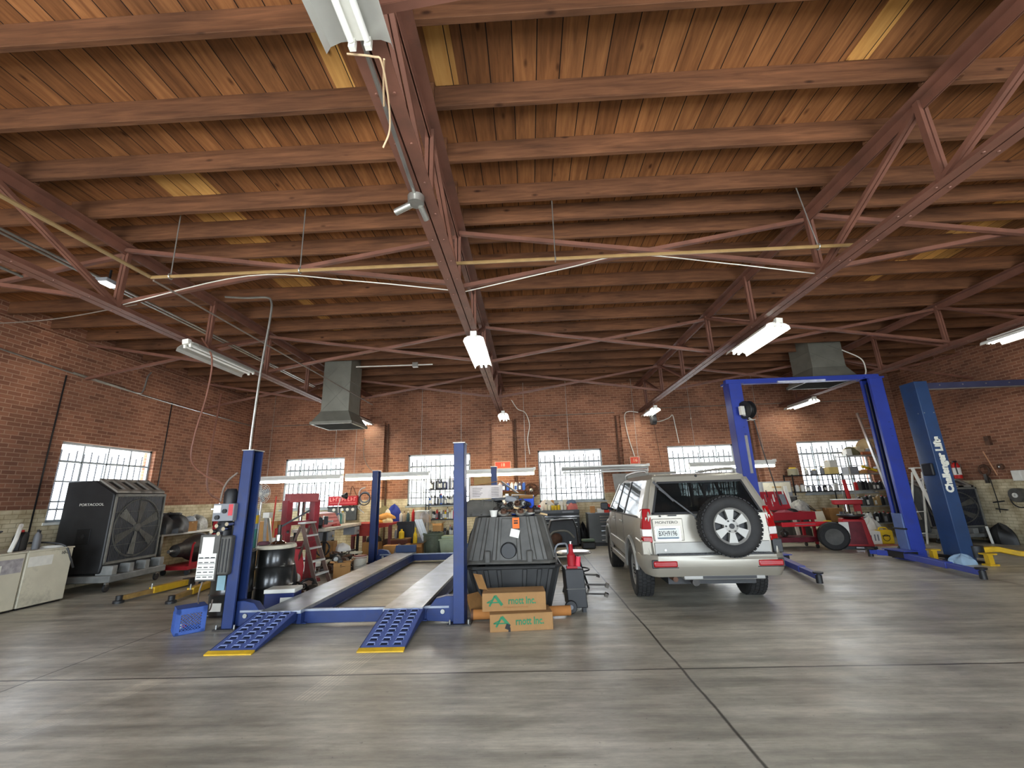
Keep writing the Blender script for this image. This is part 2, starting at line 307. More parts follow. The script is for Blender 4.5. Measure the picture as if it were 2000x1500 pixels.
# windows: steel sash with muntins and panes, security bars outside
def window(i, a, b, z0, z1, plane, t, cols, rows, nb, skip=()):
    """plane 'X': lies in an XZ wall at y=t; plane 'Y': in a YZ wall at x=t (outside is -x)"""
    out = 1 if plane == 'X' else -1
    def B(mb, p, q, za, zb, d0, d1):
        d0, d1 = sorted((t+out*d0, t+out*d1))
        return mb.box(p, q, d0, d1, za, zb) if plane == 'X' else mb.box(d0, d1, p, q, za, zb)
    fr = MB()
    for p, q, za, zb in ((a, a+.05, z0, z1), (b-.05, b, z0, z1), (a, b, z0, z0+.05), (a, b, z1-.05, z1)): B(fr, p, q, za, zb, .10, .17)
    w = struct('window_%d' % i, fr, M_FRAME); mu = MB()
    for k in range(1, cols): x = a+(b-a)*k/cols; B(mu, x-.016, x+.016, z0, z1, .11, .15)
    for k in range(1, rows): z = z0+(z1-z0)*k/rows; B(mu, a, b, z-.016, z+.016, .11, .15)
    obj('muntin', mu, M_FRAME, w); g = MB(); B(g, a, b, z0, z1, .128, .132); obj('pane', g, M_PANE, w)
    br = MB()
    for k in range(nb):
        x = a+(b-a)*(k+.5)/nb
        br.cyl((x, t+out*.26, z0-.02), (x, t+out*.26, z1-.22+.08*(k % 2)), .02, n=6) if plane == 'X' else br.cyl((t+out*.26, x, z0-.02), (t+out*.26, x, z1-.2+.06*(k % 2)), .014, n=6)
    for z in (z0+.25, z1-.38): B(br, a, b, z-.018, z+.018, .25, .27)
    obj('security_bars', br, M_BARS, w)
    s = MB(); B(s, a-.04, b+.04, z0-.05, z0, -.02, .14); obj('sill', s, M_WHITE if plane == 'Y' else M_FRAME, w)
for i, (a, b) in enumerate(WIN): window(i+1, a, b, WZ0, WZ1, 'X', YB, 4, 4, 13)
window(6, LWIN[0], LWIN[1], LWIN[2], LWIN[3], 'Y', XL, 4, 4, 14)
# joists, lapped over the trusses, and lighter replacement boards in the deck
TX = [-5.54, -.85, 3.88, 8.6]
JR = [-2.5, -1.65, -.8, .05, .85, 1.65, 2.43, 3.19, 3.87, 4.56, 4.99, 5.43, 6.16, 6.95, 7.70, 8.45, 9.14, 9.83, 10.55, 11.31, 12.06, 12.75, 13.35, 13.95]
JL = [-2.45, -1.6, -.75, .1, .9, 1.7, 2.43, 3.15, 3.79, 4.46, 4.98, 5.53, 6.13, 6.92, 7.66, 8.37, 9.04, 9.79, 10.5, 11.25, 12.0, 12.7, 13.3, 13.9]
bays = [(XL-.05, TX[0]+.12, JL, .061), (TX[0]-.15, TX[1]+.1, JL, .003), (TX[1]-.1, TX[2]+.2, JR, .0077), (TX[2]-.12, TX[3]+.2, JR, .067), (TX[3]-.1, XR+.05, JR, .127)]
for a, b, ys, dy in bays:
    for y in ys:
        y += dy; s = random.uniform(.046, .056)
        o = struct('ceiling_joist', MB().box(a, b, y, y+s, ZJ, ZD), M_JOIST, bev=.004)
def newboards(x0, x1, y0, y1):
    o = struct('ceiling_board', MB().box(x0, x1, y0, y1, ZD-.006, ZD+.01), M_PINE)
for a, b, y0, y1 in ((-4.36, -3.75, 3.84, 6.95), (-4.36, -4.15, 6.97, 10.5), (-.74, -.52, 2.48, 3.19), (-1.68, -1.5, 2.48, 3.15), (3.07, 3.27, 2.2, 3.19), (6.72, 7.45, 4.6, 6.2), (6.85, 7.5, 6.2, 7.0), (6.6, 6.8, 7.0, 7.75), (-3.3, -2.9, .9, 1.7)): newboards(a, b, y0, y1)
# ------------------------------------------------------------------ roof trusses and cross bracing
NODE = [-1.65, .05, 1.75, 3.45, 5.15, 6.85, 8.55, 10.25, 11.95, 13.65]
def angles(mb, p, q, w, gap=.014, t=.009, leg=None):
    """two angles back to back between p and q: flat legs below, upright legs in the middle"""
    p, q = V(p), V(q); leg = leg or w; d = (q-p).normalized(); r = d.cross(V((0, 0, 1))).normalized(); u = r.cross(d)
    for s in (-1, 1):
        mb.bar(p+r*(s*(gap/2+w/2)), q+r*(s*(gap/2+w/2)), w, t, u); mb.bar(p+r*(s*(gap/2+t/2))+u*leg/2, q+r*(s*(gap/2+t/2))+u*leg/2, t, leg, u)
tl = ['red steel roof truss over the left bay beside the grey duct', 'red steel roof truss over the room centre with the unlit tube light', 'red steel roof truss ending above the silver car', 'red steel roof truss over the blue two post lift, nearest the right wall']
for x, l in zip(TX, tl):
    t = thing('roof_truss', l, 'truss', (x, 0, 0), 0, 'roof trusses running into the room')
    tc_ = MB(); angles(tc_, (0, YF, ZT+.11), (0, YB, ZT+.11), .105, leg=-.115); obj('top_chord', tc_, M_RED, t)
    bc = MB(); angles(bc, (0, YF, ZB), (0, YB, ZB), .10, leg=.10); y = YF+.4
    while y < YB-.3:
        for s in (-1, 1): bc.lathe([(0, -.008), (.009, -.008), (.012, 0)], (s*.06, y, ZB-.004), n=8)
        y += .42
    obj('bottom_chord', bc, M_RED, t)
    for i, y in enumerate(NODE):
        w = MB()
        for s in (-1, 1): w.bar((s*.025, y, ZB), (s*.025, y, ZT+.1), .036, .055, (0, 1, 0))
        obj('web_post', w, M_RED, t)
        j = i+1 if y < 5 else i-1                       # diagonals fall towards the middle of the span
        if y < 4.5 or y > 7.5:
            w = MB()
            for s in (-1, 1): w.bar((s*.024, y, ZT+.05), (s*.024, NODE[j], ZB+.06), .036, .045)
            obj('web_diagonal', w, M_RED, t)
bx = [XL] + TX + [XR]; bn = ['between left wall and left truss', 'between left and centre trusses', 'between centre truss and car truss', 'between the two right trusses', 'between right wall and right truss']
dn = {1.75: 'nearest the camera', 5.15: 'beside the air pipe', 8.55: 'mid room', 11.95: 'by the back wall'}
for y in (1.75, 5.15, 8.55, 11.95):
    for k in range(5):
        if y < 2 and k in (0, 4): continue
        t = thing('cross_brace', 'red steel cross brace %s, %s' % (bn[k], dn[y]), 'brace', (0, y, 0), 0, 'cross braces between the trusses')
        for z0, z1, o in ((ZT+.02, ZB+.1, -.05), (ZB+.1, ZT+.02, .05)):
            m_ = MB(); p, q = V((bx[k]+.03, o, z0)), V((bx[k+1]-.03, o, z1)); m_.bar(p, q, .05, .007); m_.bar(p+V((0, -.025, .025)), q+V((0, -.025, .025)), .007, .05)
            obj('brace_bar', m_, M_RED, t)
# ------------------------------------------------------------------ daylight and colour
W = bpy.data.worlds.new('world'); SC.world = W; W.use_nodes = True; bg = W.node_tree.nodes['Background']
# overcast white sky behind the building, a sunlit forecourt in front of the open doors behind the camera
GROUND, SKY, BACK = 9.5, 8.0, 5.5
wn, wl = W.node_tree.nodes.new, W.node_tree.links.new
wt = wn('ShaderNodeTexCoord'); wsp = wn('ShaderNodeSeparateXYZ'); wl(wt.outputs['Generated'], wsp.inputs[0])
wr = wn('ShaderNodeMapRange'); wr.inputs['From Min'].default_value = .2; wr.inputs['From Max'].default_value = -.2; wl(wsp.outputs['Y'], wr.inputs['Value'])
wz = wn('ShaderNodeMapRange'); wz.inputs['From Min'].default_value = -.08; wz.inputs['From Max'].default_value = .08; wl(wsp.outputs['Z'], wz.inputs['Value'])
wf = wn('ShaderNodeMixRGB'); wf.inputs[1].default_value = (GROUND*.95, GROUND*.98, GROUND*1.0, 1); wf.inputs[2].default_value = (SKY*.86, SKY, SKY*1.14, 1); wl(wz.outputs['Result'], wf.inputs[0])
wc = wn('ShaderNodeMixRGB'); wc.inputs[1].default_value = (BACK*.95, BACK, BACK*1.06, 1); wl(wf.outputs[0], wc.inputs[2]); wl(wr.outputs['Result'], wc.inputs[0]); wl(wc.outputs[0], bg.inputs[0])
bg.inputs[1].default_value = 1.0
def portal(name, loc, rot, sx, sy):
    l = bpy.data.lights.new(name, 'AREA'); l.shape = 'RECTANGLE'; l.size = sx; l.size_y = sy; l.cycles.is_portal = True
    o = bpy.data.objects.new(name, l); COL.objects.link(o); o.location = loc; o.rotation_euler = rot
for a, b in WIN: portal('window_daylight', ((a+b)/2, YB+.32, (WZ0+WZ1)/2), (-pi/2, 0, 0), b-a, WZ1-WZ0)
portal('window_daylight', (XL-.32, (LWIN[0]+LWIN[1])/2, (LWIN[2]+LWIN[3])/2), (0, -pi/2, 0), LWIN[3]-LWIN[2], LWIN[1]-LWIN[0])
for a, b, z0, z1 in DOORS: portal('doorway_daylight', ((a+b)/2, YF-.32, z1/2), (pi/2, 0, 0), b-a, z1)
vs = SC.view_settings; vs.view_transform = 'Standard'; vs.look = 'None'; vs.gamma = 1; vs.exposure = .62; vs.use_curve_mapping = False
SC.cycles.max_bounces = 8; SC.cycles.diffuse_bounces = 5; SC.cycles.glossy_bounces = 4; SC.cycles.transparent_max_bounces = 12; SC.cycles.use_denoising = True
SC.cycles.caustics_reflective = False; SC.cycles.caustics_refractive = False; SC.cycles.sample_clamp_indirect = 8
# ------------------------------------------------------------------ shared materials and small kinds of things
M_BLUE = mat('lift_blue_paint', (33, 51, 100), .45, 0, .16, 3, grime=.35, spec=.35)
M_BLUE2 = mat('bright_blue_paint', (44, 62, 150), .38, 0, .1, 3, grime=.25)
M_NAVY = mat('navy_paint', (40, 66, 110), .42, 0, .16, 2.5, grime=.35)
M_GROOVE = mat('lift_track_dark', (20, 26, 46), .5, .2, .3)
M_DECKST = mat('worn_steel_deck', (150, 156, 166), .36, .6, .28, 4, grime=.4)
M_YEL = mat('yellow_paint', (206, 164, 30), .5, 0, .15, 5, grime=.4)
M_CARD = mat('cardboard', (186, 138, 82), .85, 0, .12, 4)
M_CARD2 = mat('old_cardboard', (160, 116, 66), .88, 0, .2, 5, grime=.3)
M_BLK = mat('black_plastic', (30, 30, 31), .5, 0, .3, 5)
M_GREYP = mat('dusty_black_plastic', (78, 76, 71), .6, 0, .25, 6)
M_RUB = mat('tyre_rubber', (30, 29, 28), .75, 0, .3, 12)
M_CHROME = mat('chrome', (205, 205, 208), .12, 1, .05)
M_ALU = mat('aluminium', (190, 190, 188), .3, .85, .12, 9)
M_TOOLRED = mat('tool_red_paint', (150, 26, 34), .5, 0, .15, 4, grime=.3, spec=.25)
M_RUST = mat('rusty_iron', (88, 60, 44), .7, .3, .4, 9)
M_IRON = mat('oily_cast_iron', (62, 58, 54), .45, .5, .4, 9)
M_CREAM = mat('cream_enamel', (206, 200, 178), .5, 0, .08, 3, grime=.35)
M_PAPER = mat('paper_label', (226, 224, 214), .8, 0, .08, 10)
M_INK = mat('print_black', (28, 28, 30), .7)
M_GREENINK = mat('print_green', (34, 110, 72), .7)
M_REDINK = mat('print_red', (178, 34, 30), .6)
M_WHITEP = mat('white_plastic', (222, 220, 210), .45, 0, .08)
M_HOSE = mat('grey_hose', (112, 100, 90), .6, 0, .15)
M_BROWNHOSE = mat('brown_hose', (120, 78, 62), .6, 0, .15)
M_TUBE = emit('lit_fluorescent_tube', (250, 252, 244), 26)
M_TUBEW = emit('warm_fluorescent_tube', (255, 236, 196), 26)
M_TUBEOFF = mat('unlit_fluorescent_tube', (236, 236, 232), .25, 0, .02)
def pm(name, c, r=.5, **k): return mat(name, c, r, 0, .1, 6, spec=.3, **k)
M_ORANGE = pm('orange_plastic', (214, 134, 36)); M_BOTBLUE = pm('blue_plastic', (44, 86, 168)); M_BOTRED = pm('red_plastic', (190, 40, 36)); M_BOTYEL = pm('yellow_plastic', (222, 186, 40))
M_BOTGRN = pm('green_plastic', (58, 112, 72)); M_BOTGREY = pm('grey_plastic', (128, 130, 134)); M_TAN = pm('tan_cloth', (188, 160, 118), .9); M_ORRAG = pm('orange_cloth', (206, 136, 54), .95)
M_BLUECLOTH = pm('blue_cloth', (48, 62, 140), .95); M_WHITECL = pm('white_cloth', (216, 212, 204), .95); M_BINGRN = pm('grey_green_plastic', (92, 100, 84), .6, grime=.4); M_TUBGRN = pm('pale_green_plastic', (160, 172, 146), .6)
M_BROWNW = wood('brown_painted_wood', (86, 48, 36), (120, 66, 48), 'X', None, .6, False); M_GLASS = pane_mat('clear_acrylic', .82)
M_FOIL = mat('frosted_bag', (150, 148, 140), .5, 0, .3, 14, bump=.5)
ROUND = [(.0, 0), (.42, 0), (.46, .03), (.46, .62), (.40, .74), (.18, .84), (.16, .9), (0, .9)]
def bottle(label, loc, h=.24, w=.085, m=None, cap=None, kind='round', group=None, rz=0, lab=None, name=None, cat='bottle'):
    """round: can/bottle with shoulders; jug: flat oil jug with offset neck and a loop handle; spray: bottle with a trigger head"""
    t = thing(name or {'round': 'bottle', 'jug': 'oil_jug', 'spray': 'spray_bottle', 'can': 'spray_can'}[kind], label, cat, loc, rz, group); m = m or M_BLK
    if kind in ('round', 'can', 'spray'):
        k = w/.92
        if kind == 'can': prof = [(0, 0), (.46*k, 0), (.46*k, .78*h), (.38*k, .85*h), (0, .86*h)]
        else: prof = [(r*k, z*h) for r, z in ROUND]
        obj('body', MB().lathe(prof, n=14), m, t)
        if kind == 'spray':
            c = MB(); c.cbox((0, 0, .95*h), (.02, .05, .03)).cbox((0, -.03, .965*h), (.016, .035, .016)).cbox((0, -.022, .9*h), (.008, .01, .04), (.4, 0, 0)); obj('trigger_head', c, cap or M_WHITEP, t)
        else: obj('cap', MB().cyl((0, 0, .85*h), (0, 0, h), (.17 if kind == 'round' else .3)*k, n=12), cap or M_BOTYEL, t)
        if lab: obj('label_band', MB().lathe([(.465*k, .12*h), (.47*k, .13*h), (.47*k, .56*h), (.465*k, .57*h)], n=14), lab, t)
    else:
        d = w*.62
        pr = [(-w/2, 0), (w/2, 0), (w/2, h*.62), (w*.3, h*.82), (w*.12, h*.9), (-w*.12, h*.9), (-w*.42, h*.84), (-w/2, h*.7)]
        obj('body', MB().prism(pr, -d/2, d/2), m, t, bev=w*.08)
        obj('cap', MB().cyl((0, 0, h*.89), (0, 0, h), w*.15, n=12), cap or M_BOTRED, t)
        obj('handle', MB().tube(crv([(w*.12, 0, h*.86), (w*.42, 0, h*.92), (w*.56, 0, h*.8), (w*.5, 0, h*.6)]), w*.06), m, t)
        if lab: obj('label_panel', MB().box(-w*.38, w*.34, -d/2-.002, -d/2, h*.12, h*.55), lab, t)
    return t
def carton(label, loc, w, d, h, rz=0, m=None, open_=False, group=None, cat='box', name='cardboard_box', tape=True):
    m = m or M_CARD; t = thing(name, label, cat, loc, rz, group); b = MB(); k = .006
    if open_:
        b.box(-w/2, w/2, -d/2, d/2, 0, k).box(-w/2, -w/2+k, -d/2, d/2, 0, h).box(w/2-k, w/2, -d/2, d/2, 0, h).box(-w/2, w/2, -d/2, -d/2+k, 0, h).box(-w/2, w/2, d/2-k, d/2, 0, h); obj('carcass', b, m, t)
        for s in (-1, 1):
            obj('flap', MB().bar((s*w/2, 0, h), (s*(w/2+d*.28), 0, h+d*.12*(1+s*.7)), d, .005), m, t)
        obj('flap', MB().bar((0, -d/2, h), (0, -d/2-h*.18, h-h*.22), w, .005), m, t)
    else:
        obj('carcass', b.box(-w/2, w/2, -d/2, d/2, 0, h), m, t, bev=.004)
        if tape: obj('packing_tape', MB().box(-w/2-.001, w/2+.001, -.025, .025, h*.85, h+.0015), M_TAN, t)
        f = MB(); f.box(-w/2+.003, w/2-.003, -d/2+.003, -.003, h, h+.004).box(-w/2+.003, w/2-.003, .003, d/2-.003, h, h+.004); obj('top_flaps', f, m, t)
    return t
def bucket(label, loc, r=.15, h=.36, m=None, rim=None, lid=None, group=None, handle=True, name='bucket', cat='bucket'):
    t = thing(name, label, cat, loc, 0, group); m = m or M_WHITEP
    obj('shell', MB().lathe([(0, 0), (r*.86, 0), (r, h), (r*.95, h), (r*.82, .02), (0, .02)], n=22), m, t)
    obj('rim', MB().torus((0, 0, h), r, .012), rim or m, t)
    if lid: obj('lid', MB().lathe([(0, h+.028), (r*.98, h+.026), (r*1.02, h-.02), (r*1.0, h-.02), (0, h+.01)], n=22), lid, t)
    if handle: obj('handle', MB().tube(crv([(r, 0, h*.9), (r*1.05, -r*.6, h*.62), (0, -r*1.12, h*.5), (-r*1.05, -r*.6, h*.62), (-r, 0, h*.9)]), .004, 5), M_STEEL, t)
    return t
def heap(name, label, cat, loc, w, d, h, m, seed=0, group=None, n=9, folds=5, rz=0):
    """a crumpled cloth or bag: a lofted mound with folds"""
    rnd = random.Random(seed); ph = [rnd.uniform(0, 6) for _ in range(6)]; mb = MB(); rings = []
    for k in range(n):
        f = k/(n-1); r = (1-f**3.2)**.6 if k < n-1 else .03; z = h*f
        rings.append([(w/2*r*cos(a)*(1+.14*sin(folds*a+ph[0])+.07*sin(9*a+ph[1]+3*f)), d/2*r*sin(a)*(1+.14*sin((folds-1)*a+ph[2])+.07*sin(8*a+ph[3])), z*(1+.16*sin(3*a+ph[4]+2*f))) for a in [2*pi*i/28 for i in range(28)]])
    mb.loft(rings); return solo(name, mb, m, label, cat, loc, rz, group)
def part_alternator(label, loc, s=1, rz=0, group=None):
    t = thing('alternator', label, 'car part', loc, rz, group); z = .07*s
    obj('housing', MB().lathe([(0, -.08*s), (.05*s, -.08*s), (.068*s, -.06*s), (.07*s, .02*s), (.06*s, .06*s), (0, .06*s)], (0, 0, z), 'X', 14), M_IRON, t)
    obj('pulley', MB().lathe([(0, .06*s), (.04*s, .06*s), (.03*s, .075*s), (.04*s, .09*s), (0, .09*s)], (0, 0, z), 'X', 14), M_STEEL, t)
    obj('mounting_lug', MB().cbox((0, 0, z+.08*s), (.03*s, .02*s, .05*s)), M_IRON, t); return t
def part_rotor(label, loc, r=.14, tilt=.0, group=None, m=None):
    t = thing('brake_disc', label, 'car part', loc, 0, group); t.rotation_euler = (tilt, 0, 0)
    obj('disc', MB().lathe([(r*.55, 0), (r, 0), (r, .022), (r*.55, .022)], n=26), m or M_STEEL, t); obj('hat', MB().lathe([(.02, .06), (r*.5, .06), (r*.56, .02), (r*.5, .01), (.02, .05)], n=26), M_RUST, t); return t
def part_manifold(label, loc, s=1, rz=0, group=None):
    t = thing('exhaust_manifold', label, 'car part', loc, rz, group)
    for k in range(3): obj('runner', MB().tube(crv([(-.12*s+.12*s*k, -.08*s, .02*s), (-.1*s+.1*s*k, 0, .06*s), (0, .1*s, .09*s)]), .024*s, 8), M_RUST, t)
    obj('flange', MB().box(-.17*s, .17*s, -.1*s, -.08*s, 0, .06*s), M_IRON, t); return t
def part_strut(label, loc, s=1, rz=0, group=None, rx=1.45):
    t = thing('shock_absorber', label, 'car part', loc, rz, group); t.rotation_euler = (rx, 0, rz)
    obj('body', MB().lathe([(0, 0), (.026*s, 0), (.026*s, .24*s), (.012*s, .25*s), (.012*s, .42*s), (0, .42*s)], n=12), M_IRON, t)
    pts = [(.05*s*cos(a), .05*s*sin(a), .1*s+.27*s*a/(10*pi)) for a in [k*pi/5 for k in range(51)]]; obj('coil_spring', MB().tube(pts, .007*s, 5), M_DARK, t); return t
def coil(name, label, cat, loc, r, n, m, th=.01, group=None, axis='Z', rx=0):
    pts = []
    for k in range(n*16+1):
        a = 2*pi*k/16; rr = r*(1-.04*(k // 16))+.01*sin(a*3+k); p = (rr*cos(a), rr*sin(a), th+.6*th*(k/16)); pts.append(p)
    o = solo(name, MB().tube(pts, th, 6), m, label, cat, loc, 0, group); o.rotation_euler = (rx, 0, 0); return o
def pile(spots, label, group, seed=3, s=1.0):
    """a mixed heap of used car parts, every piece an object of its own"""
    r = random.Random(seed)
    for i, (x, y, z) in enumerate(spots):
        k = r.randrange(4); a = r.uniform(0, 6)
        if k == 0: part_alternator(label, (x, y, z), s, a, group)
        elif k == 1: part_rotor(label, (x, y, z+.02), .12*s, r.uniform(0, .9), group)
        elif k == 2: part_manifold(label, (x, y, z), s*.9, a, group)
        else: part_strut(label, (x, y, z+.05), s*.9, a, group)
def pipe(name, label, cat, pts, r, m, group=None, smooth=True, n=7):
    p = [V(q) for q in pts]; c = p[0].copy(); return solo(name, MB().tube([q-c for q in (crv(p) if smooth else p)], r, n), m, label, cat, c, 0, group)
# ------------------------------------------------------------------ left wall: cabinets, cooler, junk bench
for i, (a, b, l) in enumerate([(5.6, 7.33, 'long cream enamel machine cabinet at the left edge, bottles on top'), (7.35, 8.1, 'narrow cream enamel cabinet with a paper notice, next to the big cooler')]):
    t = thing('machine_cabinet', l, 'cabinet', (-9.05, (a+b)/2, 0), 0, 'cream machine cabinets along the left wall'); h = (b-a)/2
    obj('carcass', MB().box(-.5, .55, -h+.005, h-.005, .03, .9), M_CREAM, t, bev=.012); obj('top_panel', MB().box(-.52, .57, -h+.002, h-.002, .9, .925), M_CREAM, t, bev=.006)
    obj('plinth', MB().box(-.48, .52, -h+.03, h-.03, 0, .04), M_DARK, t)
    if i: obj('paper_notice', MB().box(.551, .554, -h+.04, .04, .66, .82), M_PAPER, t); text('lettering', '10-3', .075, face((.553, .23, .83), (0, 1, 0), (0, 0, 1)), M_INK, t)
    else: obj('stained_sticker', MB().box(.551, .554, -h+.4, h-.03, .6, .82), mat('torn_sticker', (164, 158, 158), .8, 0, .3, 14), t); obj('paper_notice', MB().box(.554, .556, .2, h-.32, .62, .74), M_PAPER, t)
ct = .925
bottle('grey jug with a red and black label on the narrow cream cabinet', (-8.78, 7.42, ct), .34, .2, M_DARK, M_BOTRED, 'jug', rz=-1.2, lab=M_BOTRED)
bottle('first pale grey bottle right of the dark jug on the cream cabinet', (-8.72, 7.62, ct), .33, .085, M_BOTGREY, M_BLK)
bottle('second pale grey bottle right of the dark jug, nearer the black cooler', (-8.82, 7.74, ct), .31, .08, M_BOTGREY, M_BLK)
pipe('white_strap', 'broad white strap bent over beside the dark jug', 'strap', [(-8.56, 7.12, ct+.01), (-8.6, 7.2, ct+.2), (-8.72, 7.32, ct+.36), (-8.85, 7.44, ct+.42)], .03, M_WHITEP)
solo('pail_cover', MB().lathe([(0, .03), (.15, .03), (.17, 0), (0, 0)], n=24), M_WHITEP, 'round white plastic lid lying on the narrow cream cabinet', 'lid', (-8.72, 7.93, ct))
bottle('dark brown jug on the long cream cabinet behind the hoses', (-8.85, 7.0, ct), .3, .17, M_RUST, M_BLK, 'jug', rz=-.8); bottle('black canister at the left edge of the long cream cabinet', (-8.75, 6.72, ct), .26, .2, M_BLK, M_BLK, 'jug', rz=-1)
coil('hose_coil', 'black hose coiled on the bottles at the left edge', 'hose', (-8.95, 7.0, ct+.31), .2, 2, M_BLK, .015)
pipe('power_cable', 'thick black cable hanging over the front of the narrow cream cabinet', 'cable', [(-9.0, 7.75, ct+.1), (-8.75, 7.85, ct+.09), (-8.52, 7.95, ct+.02), (-8.44, 8.02, .72), (-8.44, 8.1, .55)], .016, M_BLK)
# evaporative cooler
def cooler(label, loc, rz, logo, shell=None):
    """local: fan grille faces +X, black flank faces -Y"""
    t = thing('evaporative_cooler', label, 'cooler', loc, rz, 'portable evaporative coolers'); w, d = 1.36, 1.0
    M_CB = shell or M_BLK; M_VENT = mat('dusty_vent_plastic', (140, 134, 124), .7, 0, .12, 8); body = MB()
    body.prism([(-d, .34), (-.02, .34), (0, .48), (0, 1.84), (-.03, 1.88), (-.44, 2.14), (-d, 2.14)], 0, w); obj('housing', body, M_CB, t, bev=.03, seg=3)
    fr = MB(); fr.box(0, .03, .02, .06, .5, 1.86).box(0, .03, w-.06, w-.02, .5, 1.86).box(0, .03, .02, w-.02, .5, .55).box(0, .03, .02, w-.02, 1.8, 1.86); obj('grille_frame', fr, mat('dusty_grille_frame', (112, 110, 102), .6, 0, .15, 8), t, bev=.006)
    gp = MB().box(.004, .008, .06, w-.06, .55, 1.8); obj('fan_opening', gp, M_GROOVE, t)
    sh = MB().torus((.012, w/2, 1.17), .58, .018, 'X', 40, 6); obj('fan_shroud', sh, M_GREYP, t)
    for k in range(6):
        a = 2*pi*k/6+.35; q = MB(); c, s = cos(a), sin(a)
        q.loft([[(.012, w/2+c*.08-s*.03, 1.17+s*.08+c*.03), (.02, w/2+c*.08+s*.03, 1.17+s*.08-c*.03), (.024, w/2+c*.08+s*.03, 1.17+s*.08-c*.03), (.016, w/2+c*.08-s*.03, 1.17+s*.08+c*.03)],
                [(.012, w/2+c*.54-s*.13, 1.17+s*.54+c*.13), (.022, w/2+c*.54+s*.06, 1.17+s*.54-c*.06), (.026, w/2+c*.54+s*.06, 1.17+s*.54-c*.06), (.016, w/2+c*.54-s*.13, 1.17+s*.54+c*.13)]]); obj('fan_blade', q, mat('fan_blade_grey', (116, 114, 108), .5), t) if k in (2, 4) else obj('fan_blade', q, M_GREYP, t)
    obj('fan_hub', MB().lathe([(0, .04), (.08, .035), (.1, .01), (0, .01)], (0, w/2, 1.17), 'X'), M_GREYP, t)
    gr = MB()
    for k in range(1, 34): y = .06+(w-.12)*k/34; gr.box(.034, .038, y-.002, y+.002, .54, 1.82)
    for z in (.85, 1.17, 1.5): gr.box(.032, .037, .05, w-.05, z-.004, z+.004)
    obj('wire_grille', gr, mat('dusty_grille_wire', (84, 84, 78), .7, 0, .3, 6), t)
    for k in range(4):
        y0 = .1+k*.31; v = MB(); sx = lambda x: 1.88+(2.14-1.88)*(-.03-x)/.41
        for x0, x1, a, b in ((-.45, -.41, y0, y0+.3), (-.09, -.03, y0, y0+.3), (-.45, -.03, y0-.02, y0+.07), (-.45, -.03, y0+.25, y0+.32)): v.prism([(x0, sx(x0)), (x1, sx(x1)), (x1, sx(x1)+.04), (x0, sx(x0)+.04)], a, b)
        obj('top_vent', v, M_VENT, t)
    for k in range(4): obj('skid_block', MB().box(-.12, .2, .04+k*.4, .16+k*.4, .3, .48), mat('grey_skid', (128, 128, 124), .6), t, bev=.01)
    obj('skid', MB().box(-d+.02, .24, -.04, w+.04, .18, .31), mat('grey_skid_base', (112, 112, 108), .6), t, bev=.02)
    for i, (x, y) in enumerate(((.12, .06), (.12, w-.06), (-d+.1, .06), (-d+.1, w-.06))):
        c = obj('caster', MB().box(x-.02, x+.02, y-.035, y+.035, .09, .18), M_STEEL, t); obj('wheel', MB().lathe([(0, -.02), (.065, -.02), (.075, -.012), (.075, .012), (.065, .02), (0, .02)], (x, y, .075), 'X', 18), M_BLK, c)
    obj('control_panel', MB().box(-.6, -.33, -.012, 0, .9, 1.2), M_DARK, t, bev=.03); obj('control_dial', MB().lathe([(0, -.03), (.035, -.03), (.04, -.012), (0, -.012)], (-.45, 0, 1.05), 'Y', 16), M_BLK, t)
    if logo: text('lettering', logo, .07, face((-.42, -.006, 1.66), (1, 0, 0), (0, 0, 1)), M_WHITEP, t, font_w=1.15)
    return t
cooler('big black evaporative cooler under the left window, fan grille facing the room', (-8.46, 8.66, 0), .06, 'PORTACOOL')
# junk bench behind the cooler
t = thing('workbench', 'grey steel bench buried under hoses and bags, left wall', 'bench', (-9.2, 11.9, 0))
obj('worktop', MB().box(-.36, .36, -1.45, 1.35, .88, .93), M_WHITEP, t, bev=.005)
for x in (-.32, .31):
    for y in (-1.4, 1.3): obj('leg', MB().box(x-.03, x+.03, y-.03, y+.03, 0, .88), M_STEEL, t)
for k in range(4): obj('drawer_front', MB().box(.33, .37, .1, 1.3, .3+k*.14, .42+k*.14), M_BOTGREY, t, bev=.006)
heap('black_tarp', 'crumpled black plastic sheeting on the junk bench', 'sheeting', (-9.05, 10.8, .93), .8, .9, .44, M_BLK, 3, folds=7); heap('plastic_bag', 'clear plastic bag of scrap on the junk bench', 'bag', (-9.2, 11.9, .93), .5, .6, .36, M_FOIL, 5)
heap('paper_sack', 'pale folded paper sack on the junk bench', 'sack', (-8.98, 11.42, 1.18), .22, .4, .12, mat('pale_paper', (176, 184, 190), .8), 8); carton('small brown carton on the front edge of the junk bench', (-8.98, 11.42, .93), .2, .34, .24, 0, M_CARD2)
coil('hose_coil', 'loose black hose draped over the junk bench sheeting', 'hose', (-9.15, 10.95, 1.36), .24, 3, M_BLK, .016); coil('hose_coil', 'black hose ring standing against the gearbox on the junk bench', 'hose', (-9.0, 12.55, 1.08), .13, 2, M_BLK, .022, rx=1.2)
solo('grey_motor', MB().lathe([(0, 0), (.16, 0), (.17, .3), (.12, .36), (0, .36)], n=18), M_BOTGREY, 'grey electric motor at the far end of the junk bench', 'motor', (-9.25, 12.95, .93))
